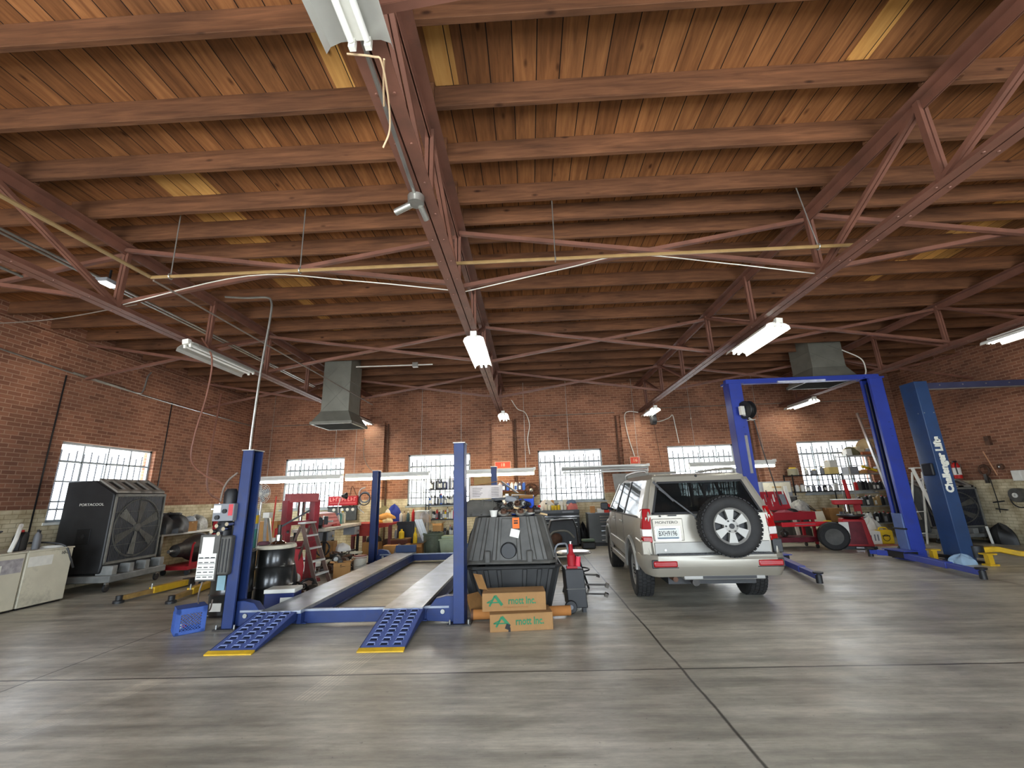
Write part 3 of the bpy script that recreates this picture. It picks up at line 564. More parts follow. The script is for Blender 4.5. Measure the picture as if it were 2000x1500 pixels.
# gearbox on a red cradle trolley
t = thing('cradle_trolley', 'low red steel trolley carrying a dirty gearbox', 'trolley', (-8.45, 11.0, 0))
obj('deck', MB().box(-.4, .35, -.55, .5, .12, .2), M_TOOLRED, t)
for y in (-.42, .42): obj('side_frame', MB().tube([(.3, y, .2), (.3, y+.02, .66), (.34, y+.02, .72)], .022, 6), M_TOOLRED, t)
obj('front_rail', MB().box(.3, .35, -.45, .45, .2, .27), M_TOOLRED, t)
for x in (-.3, .28):
    for y in (-.45, .42): obj('wheel', MB().lathe([(0, -.02), (.06, -.02), (.06, .02), (0, .02)], (x, y, .06), 'Y', 14), M_BLK, t)
t = thing('gearbox', 'dirty aluminium gearbox lying on the red trolley', 'gearbox', (-8.55, 10.95, .2))
obj('casing', MB().lathe([(0, -.42), (.14, -.4), (.18, -.1), (.27, .1), (.33, .28), (.33, .34), (0, .34)], (0, 0, .34), 'Y', 20), M_IRON, t); obj('bell_housing', MB().lathe([(.22, .34), (.35, .34), (.35, .38), (.22, .38)], (0, 0, .34), 'Y', 20), M_ALU, t); obj('output_shaft', MB().cyl((0, -.4, .34), (0, -.58, .34), .04), M_STEEL, t)
# red post jack and the orange crate
t = thing('post_jack', 'tall thin red post jack with chrome cap in front of the junk bench', 'jack', (-8.5, 11.74, 0)); obj('post', MB().box(-.035, .035, -.035, .035, .03, 1.45), M_TOOLRED, t); obj('base_plate', MB().box(-.14, .14, -.14, .14, 0, .03), M_TOOLRED, t); obj('cap_plate', MB().box(-.1, .1, -.1, .1, 1.45, 1.48), M_CHROME, t); obj('screw', MB().cyl((.04, 0, 1.48), (.04, 0, 1.62), .016), M_CHROME, t)
t = thing('storage_case', 'orange plastic parts case standing on end by the red post jack', 'case', (-8.52, 12.25, 0), -.2); obj('case_shell', MB().box(-.22, .22, -.1, .1, .06, .66), M_ORANGE, t, bev=.03)
for k in range(4): obj('rib', MB().box(-.2, .2, -.112, -.1, .14+k*.14, .155+k*.14), M_RUST, t)
obj('foot', MB().box(-.2, .2, -.09, .09, 0, .07), M_BLK, t)
bottle('red and white jug between the orange case and the power unit', (-8.15, 12.45, 0), .4, .25, M_BOTRED, M_BLK, 'jug', lab=M_PAPER)
# fork-lift style lift arms on the floor
for i, (p, q, w) in enumerate([((-7.15, 7.77), (-7.05, 9.2), .07), ((-6.13, 7.66), (-6.38, 8.95), .06), ((-6.9, 9.4), (-6.8, 10.6), .07)]):
    l = ['yellow lift arm lying nearest the big cooler on the floor', 'short yellow lift arm on the floor behind the blue crate', 'dark oily lift arm on the floor beyond the yellow one'][i]
    t = thing('lift_boom', l, 'lift arm', (*p, 0), 0, 'lift arms lying on the floor'); d = V((q[0]-p[0], q[1]-p[1], 0)); n = d.normalized()
    obj('outer_tube', MB().bar(V((0, 0, .08))+d*.42, V((0, 0, .08))+d, .12, .11), M_YEL if i < 2 else M_RUST, t, bev=.006); obj('inner_tube', MB().bar(V((0, 0, .07)), V((0, 0, .07))+d*.5, .08, .075), mat('worn_ochre_paint', (160, 128, 70), .6, 0, .3, 6, grime=.5), t, bev=.005)
    obj('pad', MB().lathe([(0, .0), (.08, 0), (.08, .04), (.05, .05), (.05, .12), (0, .12)], (0, 0, 0), n=16), M_BLK, t); obj('hinge_plate', MB().cbox(d+V((0, 0, .08)), (.16, .16, .14)), M_IRON, t); obj('locking_pin', MB().cyl(d*.42+V((0, 0, .1)), d*.42+V((.0, 0, .2)), .015), M_STEEL, t)
# blue milk crate tipped on its side
t = thing('milk_crate', 'bright blue plastic milk crate standing on its side', 'crate', (-4.53, 6.02, 0), .78); M_CR = pm('crate_blue', (62, 90, 158), .6); s, hh = .155, .31
cr = MB()
for x in (-s, s): cr.box(x-.008, x+.008, -.15, .15, 0, .02).box(x-.008, x+.008, -.15, .15, hh-.06, hh).box(x-.008, x+.008, -.15, -.11, 0, hh).box(x-.008, x+.008, .11, .15, 0, hh)
cr.box(-s, s, -.15, -.138, 0, .04).box(-s, s, -.15, -.138, hh-.07, hh).box(-s, -s+.045, -.15, -.138, 0, hh).box(s-.045, s, -.15, -.138, 0, hh); cr.box(-s, s, .142, .15, 0, .04).box(-s, s, .142, .15, hh-.05, hh).box(-s, s, -.15, .15, 0, .01).box(-s, s, -.15, .15, hh-.01, hh); obj('frame', cr, M_CR, t, bev=.003)
la = MB()
for k in range(-6, 7):
    for sg in (-1, 1):
        x = k*.034; p = []
        x0, x1 = x-sg*.1, x+sg*.1; z0, z1 = .04, hh-.07
        if x1 < x0: x0, x1, z0, z1 = x1, x0, z1, z0
        lo, hi = max(x0, -s+.04), min(x1, s-.04)
        if hi-lo > .01: la.bar((lo, -.144, z0+(z1-z0)*(lo-x0)/(x1-x0)), (hi, -.144, z0+(z1-z0)*(hi-x0)/(x1-x0)), .006, .008)
obj('lattice', la, M_CR, t)
for k in range(5): obj('rib', MB().box(-s-.014, -s-.006, -.12+k*.06, -.11+k*.06, .02, hh-.06), M_CR, t)
bottle('red and white spray can lying behind the blue crate', (-4.78, 6.12, .035), .2, .065, M_WHITEP, M_BOTRED, 'can', lab=M_BOTRED, cat='can').rotation_euler = (1.45, 0, 1.2)
# wall conduit, drain pipes and hoses on the left
xw = XL+.03
pipe('wall_conduit', 'thin grey conduit sagging along the left brick wall', 'conduit', [(xw, 6.0, 4.55), (xw, 7.6, 4.42), (xw, 9.2, 4.32), (xw, 11.5, 4.24), (xw, 14.5, 4.18)], .016, M_STEEL)
pipe('wall_conduit', 'grey conduit with an upturned end high on the left wall', 'conduit', [(xw+.03, 8.3, 4.38), (xw+.03, 9.3, 4.33), (xw+.03, 9.85, 4.3), (xw+.03, 9.98, 4.42), (xw+.03, 10.02, 4.75), (xw+.03, 10.1, 4.9)], .018, M_STEEL)
pipe('air_drop_pipe', 'thin red-brown pipe running down the left wall to the red post jack', 'pipe', [atX(432, 770, -8.9), atX(404, 940, -8.6), (-8.46, 11.78, 1.66)], .024, M_BROWNHOSE)
pipe('air_hose', 'brown hose hanging from the left tube light down to the lift pump', 'hose', [atY(394, 660, 6.6), atY(414, 700, 6.6), atY(404, 770, 6.6), atY(380, 850, 6.5), atY(374, 900, 6.5), atY(400, 928, 6.4), atY(430, 942, 6.35), atY(445, 958, 6.3), atY(446, 980, 6.3)], .014, M_BROWNHOSE)
pipe('power_conduit', 'grey conduit dropping from the roof joists to the left lift post', 'conduit', [atY(440, 580, 6.2), atY(480, 582, 6.2), atY(520, 581, 6.2), atY(530, 590, 6.2), atY(528, 620, 6.2), atY(510, 720, 6.2), atY(494, 830, 6.2), atY(488, 880, 6.2)], .017, M_STEEL)
solo('diamond_bracket', MB().bar((0, -.1, 0), (0, 0, .13), .02, .02).bar((0, 0, .13), (0, .1, 0), .02, .02).bar((0, .1, 0), (0, 0, -.13), .02, .02).bar((0, 0, -.13), (0, -.1, 0), .02, .02), M_RUST, 'rusty diamond shaped bracket on the left wall above the cream paint', 'bracket', (XL+.02, 11.0, 1.78))
# ------------------------------------------------------------------ blue four post lift with ramps
M_LIP = pm('worn_blue_lip', (128, 142, 184), .45)
t = thing('four_post_lift', 'blue four post car lift with steel runways and ramps', 'lift', (-2.52, 6.1, 0)); ox, oy = -2.52, 6.1; H = 2.33
def post(x, y, sx, sy):
    """C-channel post, slot facing inwards along X (sx) ; local to the lift"""
    p = MB(); w, d = .15, .25
    p.box(x-sx*w*.5 if 0 else min(x, x+sx*.012), max(x, x+sx*.012), y-d/2, y+d/2, .02, H)
    for yy in (y-d/2, y+d/2-.012): p.box(min(x, x+sx*w), max(x, x+sx*w), yy, yy+.012, .02, H)
    for yy in (y-d/2+.012, y+d/2-.032): p.box(min(x+sx*(w-.012), x+sx*w), max(x+sx*(w-.012), x+sx*w), yy, yy+.02, .02, H)
    o = obj('post', p, M_BLUE, t, bev=.004); obj('slot_ladder', MB().box(min(x+sx*.02, x+sx*.04), max(x+sx*.02, x+sx*.04), y-.105, y+.105, .03, H-.03), M_GROOVE, o)
    b = MB().box(min(x-sx*.08, x+sx*.22), max(x-sx*.08, x+sx*.22), y-.17, y+.17, 0, .02); pl = obj('base_plate', b, M_IRON, t)
    for dx, dy in ((-.05, -.14), (.19, -.14), (-.05, .14)): obj('anchor_bolt', MB().cyl((x+sx*dx, y+dy, .02), (x+sx*dx, y+dy, .07), .012, n=8), M_STEEL, pl)
    obj('top_cap', MB().box(min(x-sx*.01, x+sx*(w+.01)), max(x-sx*.01, x+sx*(w+.01)), y-d/2-.01, y+d/2+.01, H, H+.012), M_STEEL, t)
post(-1.58, .05, 1, 1); post(1.62, .05, -1, 1); post(-1.68, 5.55, 1, 1); post(1.66, 5.55, -1, 1)
for y, zz in ((.08, .0), (6.0-.45, .0)):
    c = obj('cross_beam', MB().box(-1.5, 1.5, y-.06, y+.06, .04+zz, .2+zz), M_BLUE, t, bev=.006); obj('beam_edge', MB().box(-1.4, 1.4, y-.075, y-.06, .19, .215), M_DECKST, t)
    for s in (-1, 1):
        x = s*1.46
        obj('end_bracket', MB().prism([(x, .02), (x-s*.36, .04), (x-s*.36, .16), (x-s*.24, .3), (x-s*.1, .33), (x, .33)], y-.07, y+.06), M_BLUE, t, bev=.006); obj('pivot_bolt', MB().cyl((x-s*.14, y-.09, .15), (x-s*.14, y-.06, .15), .028), M_STEEL, t)
for i, (a, b) in enumerate(((-1.06, -.52), (.56, 1.08))):
    r = obj('runway', MB().box(a, b, -.1, 5.75, .185, .225), M_DECKST, t, bev=.004)
    for x0, x1 in ((a, a+.05), (b-.05, b)): obj('side_channel', MB().box(x0, x1, -.08, 5.75, .06, .186), M_BLUE, r)
    obj('lower_flange', MB().box(b-.02, b+.04, -.02, 5.75, .045, .06), M_BLUE, r); obj('wheel_stop', MB().box(a, b, 5.7, 5.76, .22, .4), M_NAVY, t, bev=.01)
    obj('light_edge', MB().box(b-.015, b, -.1, 5.75, .225, .232), M_STEEL, r)
    y0, y1, z0, z1 = -.98, -.08, .012, .215; dy, dz = y1-y0, z1-z0; ex = -.04 if not i else .03
    def P(u, v, o=0): return (a+ex+(b-a-.02)*u, y0+dy*v, z0+dz*v+o)
    ra = MB(); ra.loft([[P(0, 0), P(1, 0), P(1, 0, -.01), P(0, 0, -.01)], [P(0, 1), P(1, 1), P(1, 1, -.012), P(0, 1, -.012)]])
    ro = obj('ramp', ra, pm('ramp_blue_%d' % i, (80, 96, 152), .4, grime=.3), t); obj('ramp_toe', MB().loft([[P(-.01, -.02, .004), P(1.01, -.02, .004), P(1.01, -.02, -.01), P(-.01, -.02, -.01)], [P(-.01, .055, .006), P(1.01, .055, .006), P(1.01, .055, -.012), P(-.01, .055, -.012)]]), M_YEL, ro)
    for q in (0, 1): obj('ramp_side', MB().loft([[P(q-.012, .05), P(q+.012, .05), P(q+.012, .05, -.012), P(q-.012, .05, -.012)], [P(q-.012, 1), P(q+.012, 1), P(q+.012, 1, -.1), P(q-.012, 1, -.1)]]), M_BLUE, ro)
    g = MB(); gl = MB()
    for k in range(9):
        v = .11+k*.1
        for u in (.2, .5, .8):
            pts = [P(u-.085, v, .002), P(u-.07, v+.04, .002), P(u+.07, v+.04, .002), P(u+.085, v, .002)]; g.loft([pts, [(x, y, z+.001) for x, y, z in pts]])
            gl.tube([P(u-.09, v+.01, .003), P(u-.075, v+.045, .01), P(u+.075, v+.045, .01), P(u+.09, v+.01, .003)], .006, 5)
    merge(ro, obj('grip_slots', g, M_GROOVE)); merge(ro, obj('grip_lips', gl, M_LIP))
# hydraulic pump on the front left post
py = -.16
pu = obj('pump_tank', MB().box(-1.71, -1.53, py, py+.24, .68, 1.18), M_GREYP, t, bev=.03, seg=3)
for k in range(4): obj('tank_rib', MB().box(-1.70+k*.045, -1.685+k*.045, py-.008, py+.01, .72, 1.14), M_BLK, pu)
obj('label_board', MB().box(-1.94, -1.67, py-.02, py+.0, .62, 1.2), M_GREYP, pu); obj('warning_label', MB().box(-1.935, -1.69, py-.024, py-.02, .64, .96), M_PAPER, pu); obj('instruction_label', MB().box(-1.90, -1.74, py-.028, py-.024, .93, 1.17), M_PAPER, pu); st = MB()
for k in range(4): st.box(-1.93, -1.695, py-.027, py-.024, .69+k*.07, .695+k*.07)
for k in range(5):
    for j in range(3): st.box(-1.92+j*.08, -1.865+j*.08, py-.027, py-.024, .665+k*.06, .675+k*.06)
obj('label_print', st, M_INK, pu)
mo = obj('pump_motor', MB().lathe([(0, 1.18), (.1, 1.18), (.1, 1.34), (.07, 1.38), (0, 1.38)], (-1.72, py+.12, 0), n=18), M_BLK, t)
for x, dz in ((-1.80, 1.24), (-1.74, 1.31), (-1.64, 1.27), (-1.70, 1.21), (-1.6, 1.33)): obj('fitting', MB().cyl((x, py-.03, dz), (x, py+.1, dz), .026, n=10), M_CHROME, mo)
sb = obj('switch_box', MB().box(-1.84, -1.55, py+.0, py+.16, 1.37, 1.6), M_BOTGREY, t, bev=.008); obj('red_label', MB().box(-1.83, -1.73, py-.004, py, 1.48, 1.58), M_PAPER, sb); obj('warning_sticker', MB().box(-1.62, -1.56, py-.004, py, 1.44, 1.59), pm('pink_red_sticker', (196, 70, 76)), sb); obj('push_button', MB().cyl((-1.76, py-.03, 1.42), (-1.76, py, 1.42), .03), M_BLK, sb); obj('selector_knob', MB().cyl((-1.67, py-.02, 1.5), (-1.67, py, 1.5), .03), M_DARK, sb)
obj('motor_can', MB().lathe([(0, 1.6), (.085, 1.6), (.09, 1.75), (.06, 1.8), (0, 1.8)], (-1.68, py+.1, 0), n=16), M_BLK, t)
pipe('hydraulic_hose', 'brown hose looping from the lift post top to its pump', 'hose', [(-4.12, 6.0, 2.02), (-4.22, 5.98, 1.92), (-4.28, 5.98, 1.8), (-4.3, 5.98, 1.63)], .014, M_HOSE)
pipe('hydraulic_hose', 'dark thin hose hanging below the lift pump in a loop', 'hose', [(-4.36, 5.93, .61), (-4.4, 5.95, .48), (-4.5, 6.1, .32), (-4.5, 6.2, .22), (-4.42, 6.22, .2), (-4.38, 6.2, .34)], .01, M_HOSE)
# oil drums beside the post
def drum(label, loc, lid):
    t = thing('oil_drum', label, 'drum', loc, 0, 'black steel drums'); h = .88
    obj('barrel', MB().lathe([(0, 0), (.285, 0), (.29, .02), (.28, .03), (.28, .27), (.295, .29), (.28, .31), (.28, .57), (.295, .59), (.28, .61), (.28, h-.03), (.29, h-.01), (.285, h), (0, h)], n=36), mat('black_drum_paint', (34, 34, 33), .28, 0, .3, 4, coat=.3), t)
    if lid: obj('lid', MB().lathe([(0, h+.04), (.29, h+.035), (.305, h-.01), (.3, h-.02), (0, h)], n=36), M_CREAM, t)
    else: obj('paper_label', MB().cbox((-.02, -.285, .14), (.17, .012, .11)), M_PAPER, t); obj('blue_sticker', MB().cbox((.02, -.284, .47), (.12, .012, .2)), pm('pale_blue_sticker', (150, 186, 196)), t); obj('lid', MB().lathe([(0, h+.01), (.27, h+.01), (.27, h-.01), (0, h-.01)], n=30), M_BLK, t)
    return t
drum('black oil drum with white label half hidden behind the lift pump', (-4.62, 6.93, 0), 0); drum('shiny black oil drum with a cream lid behind the front left post', (-4.26, 7.42, 0), 1)
# ------------------------------------------------------------------ press, ladders and bench behind the lift
t = thing('shop_press', 'tall dark red hydraulic shop press with silver ram', 'press', (-4.9, 9.32, 0), .92); M_PR = mat('press_red_paint', (142, 44, 52), .45, 0, .2, 4, grime=.45)
for s in (-1, 1): obj('column', MB().box(s*.29-.06, s*.29+.06, -.12, .12, .06, 1.62), M_PR, t, bev=.006); obj('foot', MB().prism([(-.4, 0), (.4, 0), (.36, .06), (.1, .12), (-.1, .12), (-.36, .06)], s*.29-.05, s*.29+.05, 'X'), M_PR, t)
for s in (-1, 1): obj('bolt_hole', MB().cyl((s*.29, -.126, 1.0), (s*.29, -.12, 1.0), .03), M_CHROME, t)
obj('top_beam', MB().box(-.31, .31, -.13, .13, 1.58, 1.76), mat('press_beam_pink', (168, 84, 84), .5, 0, .15, 5, grime=.3), t, bev=.008); obj('ram', MB().lathe([(0, 1.12), (.035, 1.12), (.035, 1.3), (.07, 1.3), (.075, 1.58), (0, 1.58)], n=18), M_CHROME, t)
obj('head_beam', MB().box(-.23, .23, -.07, .07, 1.12, 1.2), M_PR, t, bev=.006); obj('bed_beam', MB().box(-.32, .32, -.15, -.12, .62, .78), M_PR, t, bev=.006); obj('bed_beam', MB().box(-.32, .32, .12, .15, .62, .78), M_PR, t, bev=.006)
obj('pump_handle', MB().tube([(-.45, -.15, .72), (-.95, -.3, .74)], .014), M_STEEL, t); obj('handle_ring', MB().torus((-.45, -.2, .76), .09, .012, 'Y'), M_STEEL, t)
solo('sheet_metal', MB().prism([(-.14, 0), (.14, 0), (.16, .3), (.1, .62), (-.06, .66), (-.16, .4)], -.02, .02), pm('scarlet_paint', (196, 40, 48), .4), 'scarlet sheet metal panel leaning inside the red press', 'panel', (-4.78, 9.05, .02), .6)
def step_ladder(label, loc, rz, h, w, d, steps, mr, ms, mb_=None, sp=.5):
    """A-frame: treads face -Y"""
    t = thing('step_ladder', label, 'ladder', loc, rz)
    for s in (-1, 1):
        obj('front_rail', MB().bar((s*w/2, -d, 0), (s*w*.36, 0, h), .025, .075, (0, 1, 0)), mr, t); obj('rear_rail', MB().bar((s*w*.47, sp, 0), (s*w*.34, .04, h*.95), .022, .04, (0, 1, 0)), mb_ or mr, t)
    for k in range(1, steps+1):
        f = k/(steps+1); ww = w*(1-.28*f); obj('step', MB().cbox((0, -d*(1-f)-.01, h*f), (ww, .085, .03)), ms, t)
    for k in (1, 3): f = k/(steps+1); obj('rear_brace', MB().bar((-w*.44, sp*(1-f), h*f), (w*.44, sp*(1-f), h*f), .02, .02), mb_ or mr, t)
    obj('top_tread', MB().cbox((0, 0, h+.01), (w*.8, .16, .03)), ms, t); return t
step_ladder('short brown and silver stepladder standing against the red press', (-4.5, 8.85, 0), 1.45, 1.17, .46, .45, 4, mat('brown_fibreglass', (96, 74, 66), .45), mat('bright_aluminium', (206, 206, 202), .5, .2, .1), sp=.42)
# welding gas bottle, fan stand and grease can behind the post
t = thing('gas_cylinder', 'green and blue gas cylinder with a yellow label behind the lift post', 'cylinder', (-5.5, 8.62, 0)); obj('body', MB().lathe([(0, .02), (.11, .02), (.115, .05), (.115, 1.1)], n=22), pm('cylinder_green', (72, 142, 132), .4, grime=.2), t); obj('shoulder', MB().lathe([(.115, 1.1), (.115, 1.34), (.1, 1.44), (.045, 1.52), (.03, 1.6), (0, 1.6)], n=22), pm('cylinder_blue', (140, 166, 196)), t)
obj('yellow_label', MB().lathe([(.116, 1.2), (.117, 1.2), (.117, 1.36), (.116, 1.36)], n=22), M_BOTYEL, t); obj('red_sticker', MB().cbox((.02, -.114, .98), (.06, .01, .08)), M_BOTRED, t); obj('valve', MB().cyl((0, 0, 1.6), (0, 0, 1.72), .025), M_STEEL, t)
t = thing('pedestal_fan', 'dusty white pedestal fan standing behind the left lift post', 'fan', (-5.72, 9.2, 0)); obj('pole', MB().cyl((0, 0, .04), (0, 0, 1.62), .02), M_ALU, t); obj('base', MB().lathe([(0, 0), (.22, 0), (.2, .04), (0, .05)], n=22), M_BOTGREY, t); g = MB()
for k in range(6): g.torus((0, -.06, 1.78), .04+.035*k, .004, 'Y', 24, 5)
for k in range(12): a = pi*k/6; g.cyl((0, -.07, 1.78), (.21*cos(a), -.04, 1.78+.21*sin(a)), .003, n=5)
obj('cage', g, M_WHITEP, t); obj('motor', MB().lathe([(0, -.02), (.08, 0), (.07, .14), (0, .16)], (0, 0, 1.78), 'Y'), M_WHITEP, t)
for k in range(4): a = pi*k/2+.4; obj('blade', MB().cbox((.1*cos(a), -.04, 1.78+.1*sin(a)), (.16, .008, .09), (.3, -a, 0)), M_BOTGREY, t)
t = thing('engine_hoist_leg', 'silver aluminium trestle leaning behind the cream topped drum', 'trestle', (-4.95, 8.1, 0)); obj('rail', MB().bar((.1, 0, 0), (-.12, .25, 1.35), .05, .03), M_ALU, t); obj('rail', MB().bar((.12, .4, 0), (-.1, .3, 1.35), .05, .03), M_ALU, t); obj('hook_plate', MB().cbox((-.1, .28, 1.36), (.12, .12, .1)), M_WHITEP, t); obj('cross_bar', MB().bar((.02, .08, .5), (.02, .36, .5), .03, .03), M_ALU, t)
t = thing('drum_pump', 'chrome hand pump standing on the cream drum lid', 'pump', (-4.24, 7.42, .925)); obj('pump_base', MB().lathe([(0, 0), (.12, 0), (.1, .03), (.05, .05), (.05, .14), (0, .14)], n=18), M_CHROME, t); obj('barrel', MB().cyl((0, 0, .14), (0, 0, .3), .03), M_IRON, t); obj('handle', MB().bar((0, 0, .26), (.42, .15, .52), .02, .03), M_DARK, t)
solo('oily_rag', MB().lathe([(0, .04), (.07, .05), (.1, .02), (.09, 0), (0, 0)], n=11), mat('oily_purple_rag', (96, 62, 70), .9), 'oily dark rag beside the hand pump on the drum', 'rag', (-4.42, 7.3, .925))
t = thing('battery_case', 'blue battery charger case with pale papers in front of the cream topped drum', 'case', (-3.86, 7.03, 0), .1); obj('shell', MB().box(-.22, .22, -.14, .14, 0, .26), pm('case_dark_blue', (32, 42, 92), .4), t, bev=.012); obj('lid', MB().box(-.23, .23, -.15, .15, .26, .32), M_WHITEP, t, bev=.01); obj('instruction_label', MB().box(.02, .2, -.143, -.14, .04, .2), M_PAPER, t)
for i, (x, y, r, tl_) in enumerate([(-4.35, 8.15, .2, .5), (-4.15, 8.35, .17, .9)]): coil('cable_coil', ['thick black welding cable heaped behind the blue charger case', 'smaller black cable coil by the foot of the red press'][i], 'cable', (x, y, .05), r, 4, M_BLK, .018, rx=tl_)
heap('black_bin_bag', 'slumped black bag leaning between drum and press', 'bag', (-4.48, 8.28, 0), .3, .3, .55, M_BLK, 12)
pipe('red_rod', 'thin red and white stake standing left of the red press', 'stake', [(-5.62, 9.5, 0), (-5.6, 9.5, 1.0), (-5.58, 9.5, 1.72)], .016, pm('stake_red', (200, 66, 52)), None, False)
for i in range(4): carton(['white bearing box at the bottom of the stack by the red stake', 'white bearing box second in the stack by the red stake', 'white bearing box third in the stack by the red stake', 'white bearing box on top of the stack by the red stake'][i], (-5.85+.01*i, 10.35, .2*i), .36, .3, .198, .03*i, M_WHITEP, group='white boxes stacked by the red stake')
carton('brown box standing behind the gas cylinder', (-6.3, 10.6, .0), .5, .4, 1.15, .1); solo('red_fuel_can', MB().prism([(-.12, 0), (.12, 0), (.12, .18), (.02, .24), (-.12, .2)], -.07, .07), M_BOTRED, 'small red fuel can on top of the white bearing boxes', 'can', (-5.85, 10.3, .8), bev=.012)
# vise bench
t = thing('workbench', 'steel bench with a pale worn top and grey drawer boxes below', 'bench', (-5.3, 11.6, 0)); obj('worktop', MB().box(-.4, .4, -1.1, 1.15, .88, .95), mat('scratched_pale_metal', (196, 190, 176), .45, .2, .15, 7, grime=.3), t, bev=.006)
for x in (-.36, .36):
    for y in (-1.0, 1.05): obj('leg', MB().box(x-.03, x+.03, y-.03, y+.03, 0, .88), M_DARK, t)
for y in (-.75, .85): d_ = obj('drawer', MB().box(.1, .42, y-.2, y+.14, .66, .86), M_BOTGREY, t, bev=.006); obj('drawer_pull', MB().cyl((.42, y-.03, .76), (.46, y-.03, .76), .03), M_CHROME, d_)
obj('lower_shelf', MB().box(-.36, .36, -1.0, 1.05, .22, .25), M_DARK, t)
t = thing('bench_vise', 'big black bench vise on the near end of the pale bench', 'vise', (-5.2, 10.75, .95), .4); obj('base', MB().lathe([(0, 0), (.12, 0), (.1, .05), (.07, .07), (0, .07)], n=18), M_BLK, t); obj('body', MB().prism([(-.22, .06), (.1, .06), (.12, .2), (.05, .26), (-.2, .2)], -.07, .07), M_BLK, t, bev=.01); obj('front_jaw', MB().box(.13, .22, -.09, .09, .08, .27), M_BLK, t, bev=.012); obj('screw_handle', MB().cyl((.32, -.12, .15), (.32, .12, .15), .01), M_STEEL, t); obj('screw', MB().cyl((.2, 0, .15), (.34, 0, .15), .022), M_STEEL, t); obj('jaw_plate', MB().box(.1, .13, -.09, .09, .2, .28), M_STEEL, t)
t = thing('parts_cabinet', 'slant fronted dark red tool chest on the pale bench by the window', 'tool chest', (-5.45, 11.5, .95)); obj('body', MB().prism([(-.22, 0), (.3, 0), (.18, .3), (-.22, .36)], -.5, .45, 'Y') if 0 else MB().loft([[(-.2, -.5, 0), (.28, -.5, 0), (.1, -.5, .32), (-.2, -.5, .36)], [(-.2, .5, 0), (.28, .5, 0), (.1, .5, .32), (-.2, .5, .36)]]), M_TOOLRED, t, bev=.01)
for k in range(3): obj('drawer_front', MB().bar((.25-.045*k, -.44, .07+.085*k), (.25-.045*k, .44, .07+.085*k), .012, .06, (-.5, 0, 1)), pm('chest_rim_red', (178, 70, 70)), t)
t = thing('tester_panel', 'dark gauge panel under a red sign beside the left window', 'gauge panel', (-6.2, 14.4, .95)); obj('panel', MB().box(-.46, .5, -.05, .05, 0, .44), mat('panel_slate', (70, 74, 74), .5), t, bev=.008); obj('bezel', MB().box(-.47, .51, -.06, .06, .4, .44), M_DARK, t)
for x in (-.25, .02, .2, .38): obj('gauge', MB().cyl((x, -.06, .34), (x, -.05, .34), .05, n=18), M_WHITEP, t)
t = thing('red_sign', 'long red sign board with pale markings beside the left window', 'sign', (-6.2, 14.42, 1.42)); obj('board', MB().box(-.46, .5, -.06, .06, 0, .3), pm('sign_red', (160, 34, 44)), t, bev=.01); mk = MB()
for k in range(9): x = -.4+k*.1; mk.cbox((x, -.063, .2), (.018, .006, .12)).cbox((x+.03, -.063, .2 + .05*(k % 3-1)), (.05, .006, .02))
mk.box(-.4, .45, -.064, -.06, .075, .085); obj('pale_markings', mk, pm('sign_pink', (226, 150, 140)), t)
bench = [('spray', 'white trigger spray bottle on the pale bench', (-5.3, 12.1), M_WHITEP, M_BOTBLUE, .3), ('round', 'teal bottle on the pale bench', (-5.35, 12.35), pm('teal', (90, 150, 140)), M_WHITEP, .34), ('can', 'dark green grease can on the pale bench', (-5.5, 12.25), pm('dark_green_tin', (22, 66, 56)), M_STEEL, .2), ('jug', 'cream oil can with a gold label at the far end of the pale bench', (-5.4, 12.6), M_CREAM, M_BOTYEL, .34)]
for k, l, (x, y), m_, c_, h in bench: bottle(l, (x, y, .95), h, .16 if k in ('can', 'jug') else .09, m_, c_, k)
heap('white_rag', 'crumpled white rag behind the spray bottle on the pale bench', 'rag', (-5.58, 12.02, .95), .22, .3, .16, M_WHITECL, 21); heap('red_rag', 'folded red shop cloth on the front edge of the pale bench', 'rag', (-5.08, 11.5, .95), .18, .34, .06, pm('faded_red_cloth', (178, 74, 70), .9), 22)
t = thing('clamp_lamp', 'silver clamp lamp rising in front of the left window', 'lamp', (-5.5, 12.62, .95)); obj('arm', MB().tube([(0, 0, 0), (-.06, 0, .5), (.05, -.04, .78)], .012), M_WHITEP, t); obj('shade', MB().lathe([(.03, 0), (.1, .14), (.095, .14), (.025, 0)], (.05, -.04, .76), 'X', 16), M_IRON, t); obj('clamp', MB().box(-.04, .04, -.03, .03, 0, .06), M_STEEL, t)
pile([(-4.55, 10.05, .08), (-4.4, 10.25, .1), (-4.62, 10.4, .08), (-4.3, 10.5, .08), (-4.5, 10.6, .22), (-4.25, 10.8, .08), (-4.6, 10.8, .1), (-4.42, 10.15, .24), (-4.35, 10.42, .26), (-4.5, 10.95, .1), (-4.2, 10.35, .06), (-4.68, 10.2, .1)], 'used engine part in the heap under the pale bench', 'used parts heaped under the pale bench', 4, 1.15)
carton('open brown box of metal offcuts in front of the parts heap', (-4.12, 9.78, 0), .34, .3, .3, .35, open_=True); pile([(-4.12, 9.8, .18), (-4.05, 9.72, .22), (-4.2, 9.84, .24)], 'used engine part in the brown box behind the ladder', 'used parts in the brown box', 9, .8)
heap('white_sack', 'white sack of rags on top of the parts heap', 'sack', (-4.55, 10.75, .42), .34, .34, .16, M_WHITECL, 31); t = thing('steering_wheel', 'pale spoked wheel lying on the parts heap', 'wheel', (-4.3, 10.85, .36)); obj('rim', MB().torus((0, 0, 0), .18, .014), M_CREAM, t); obj('spokes', MB().bar((-.17, 0, 0), (.17, 0, 0), .03, .01).bar((0, -.17, 0), (0, .17, 0), .03, .01), M_CREAM, t)
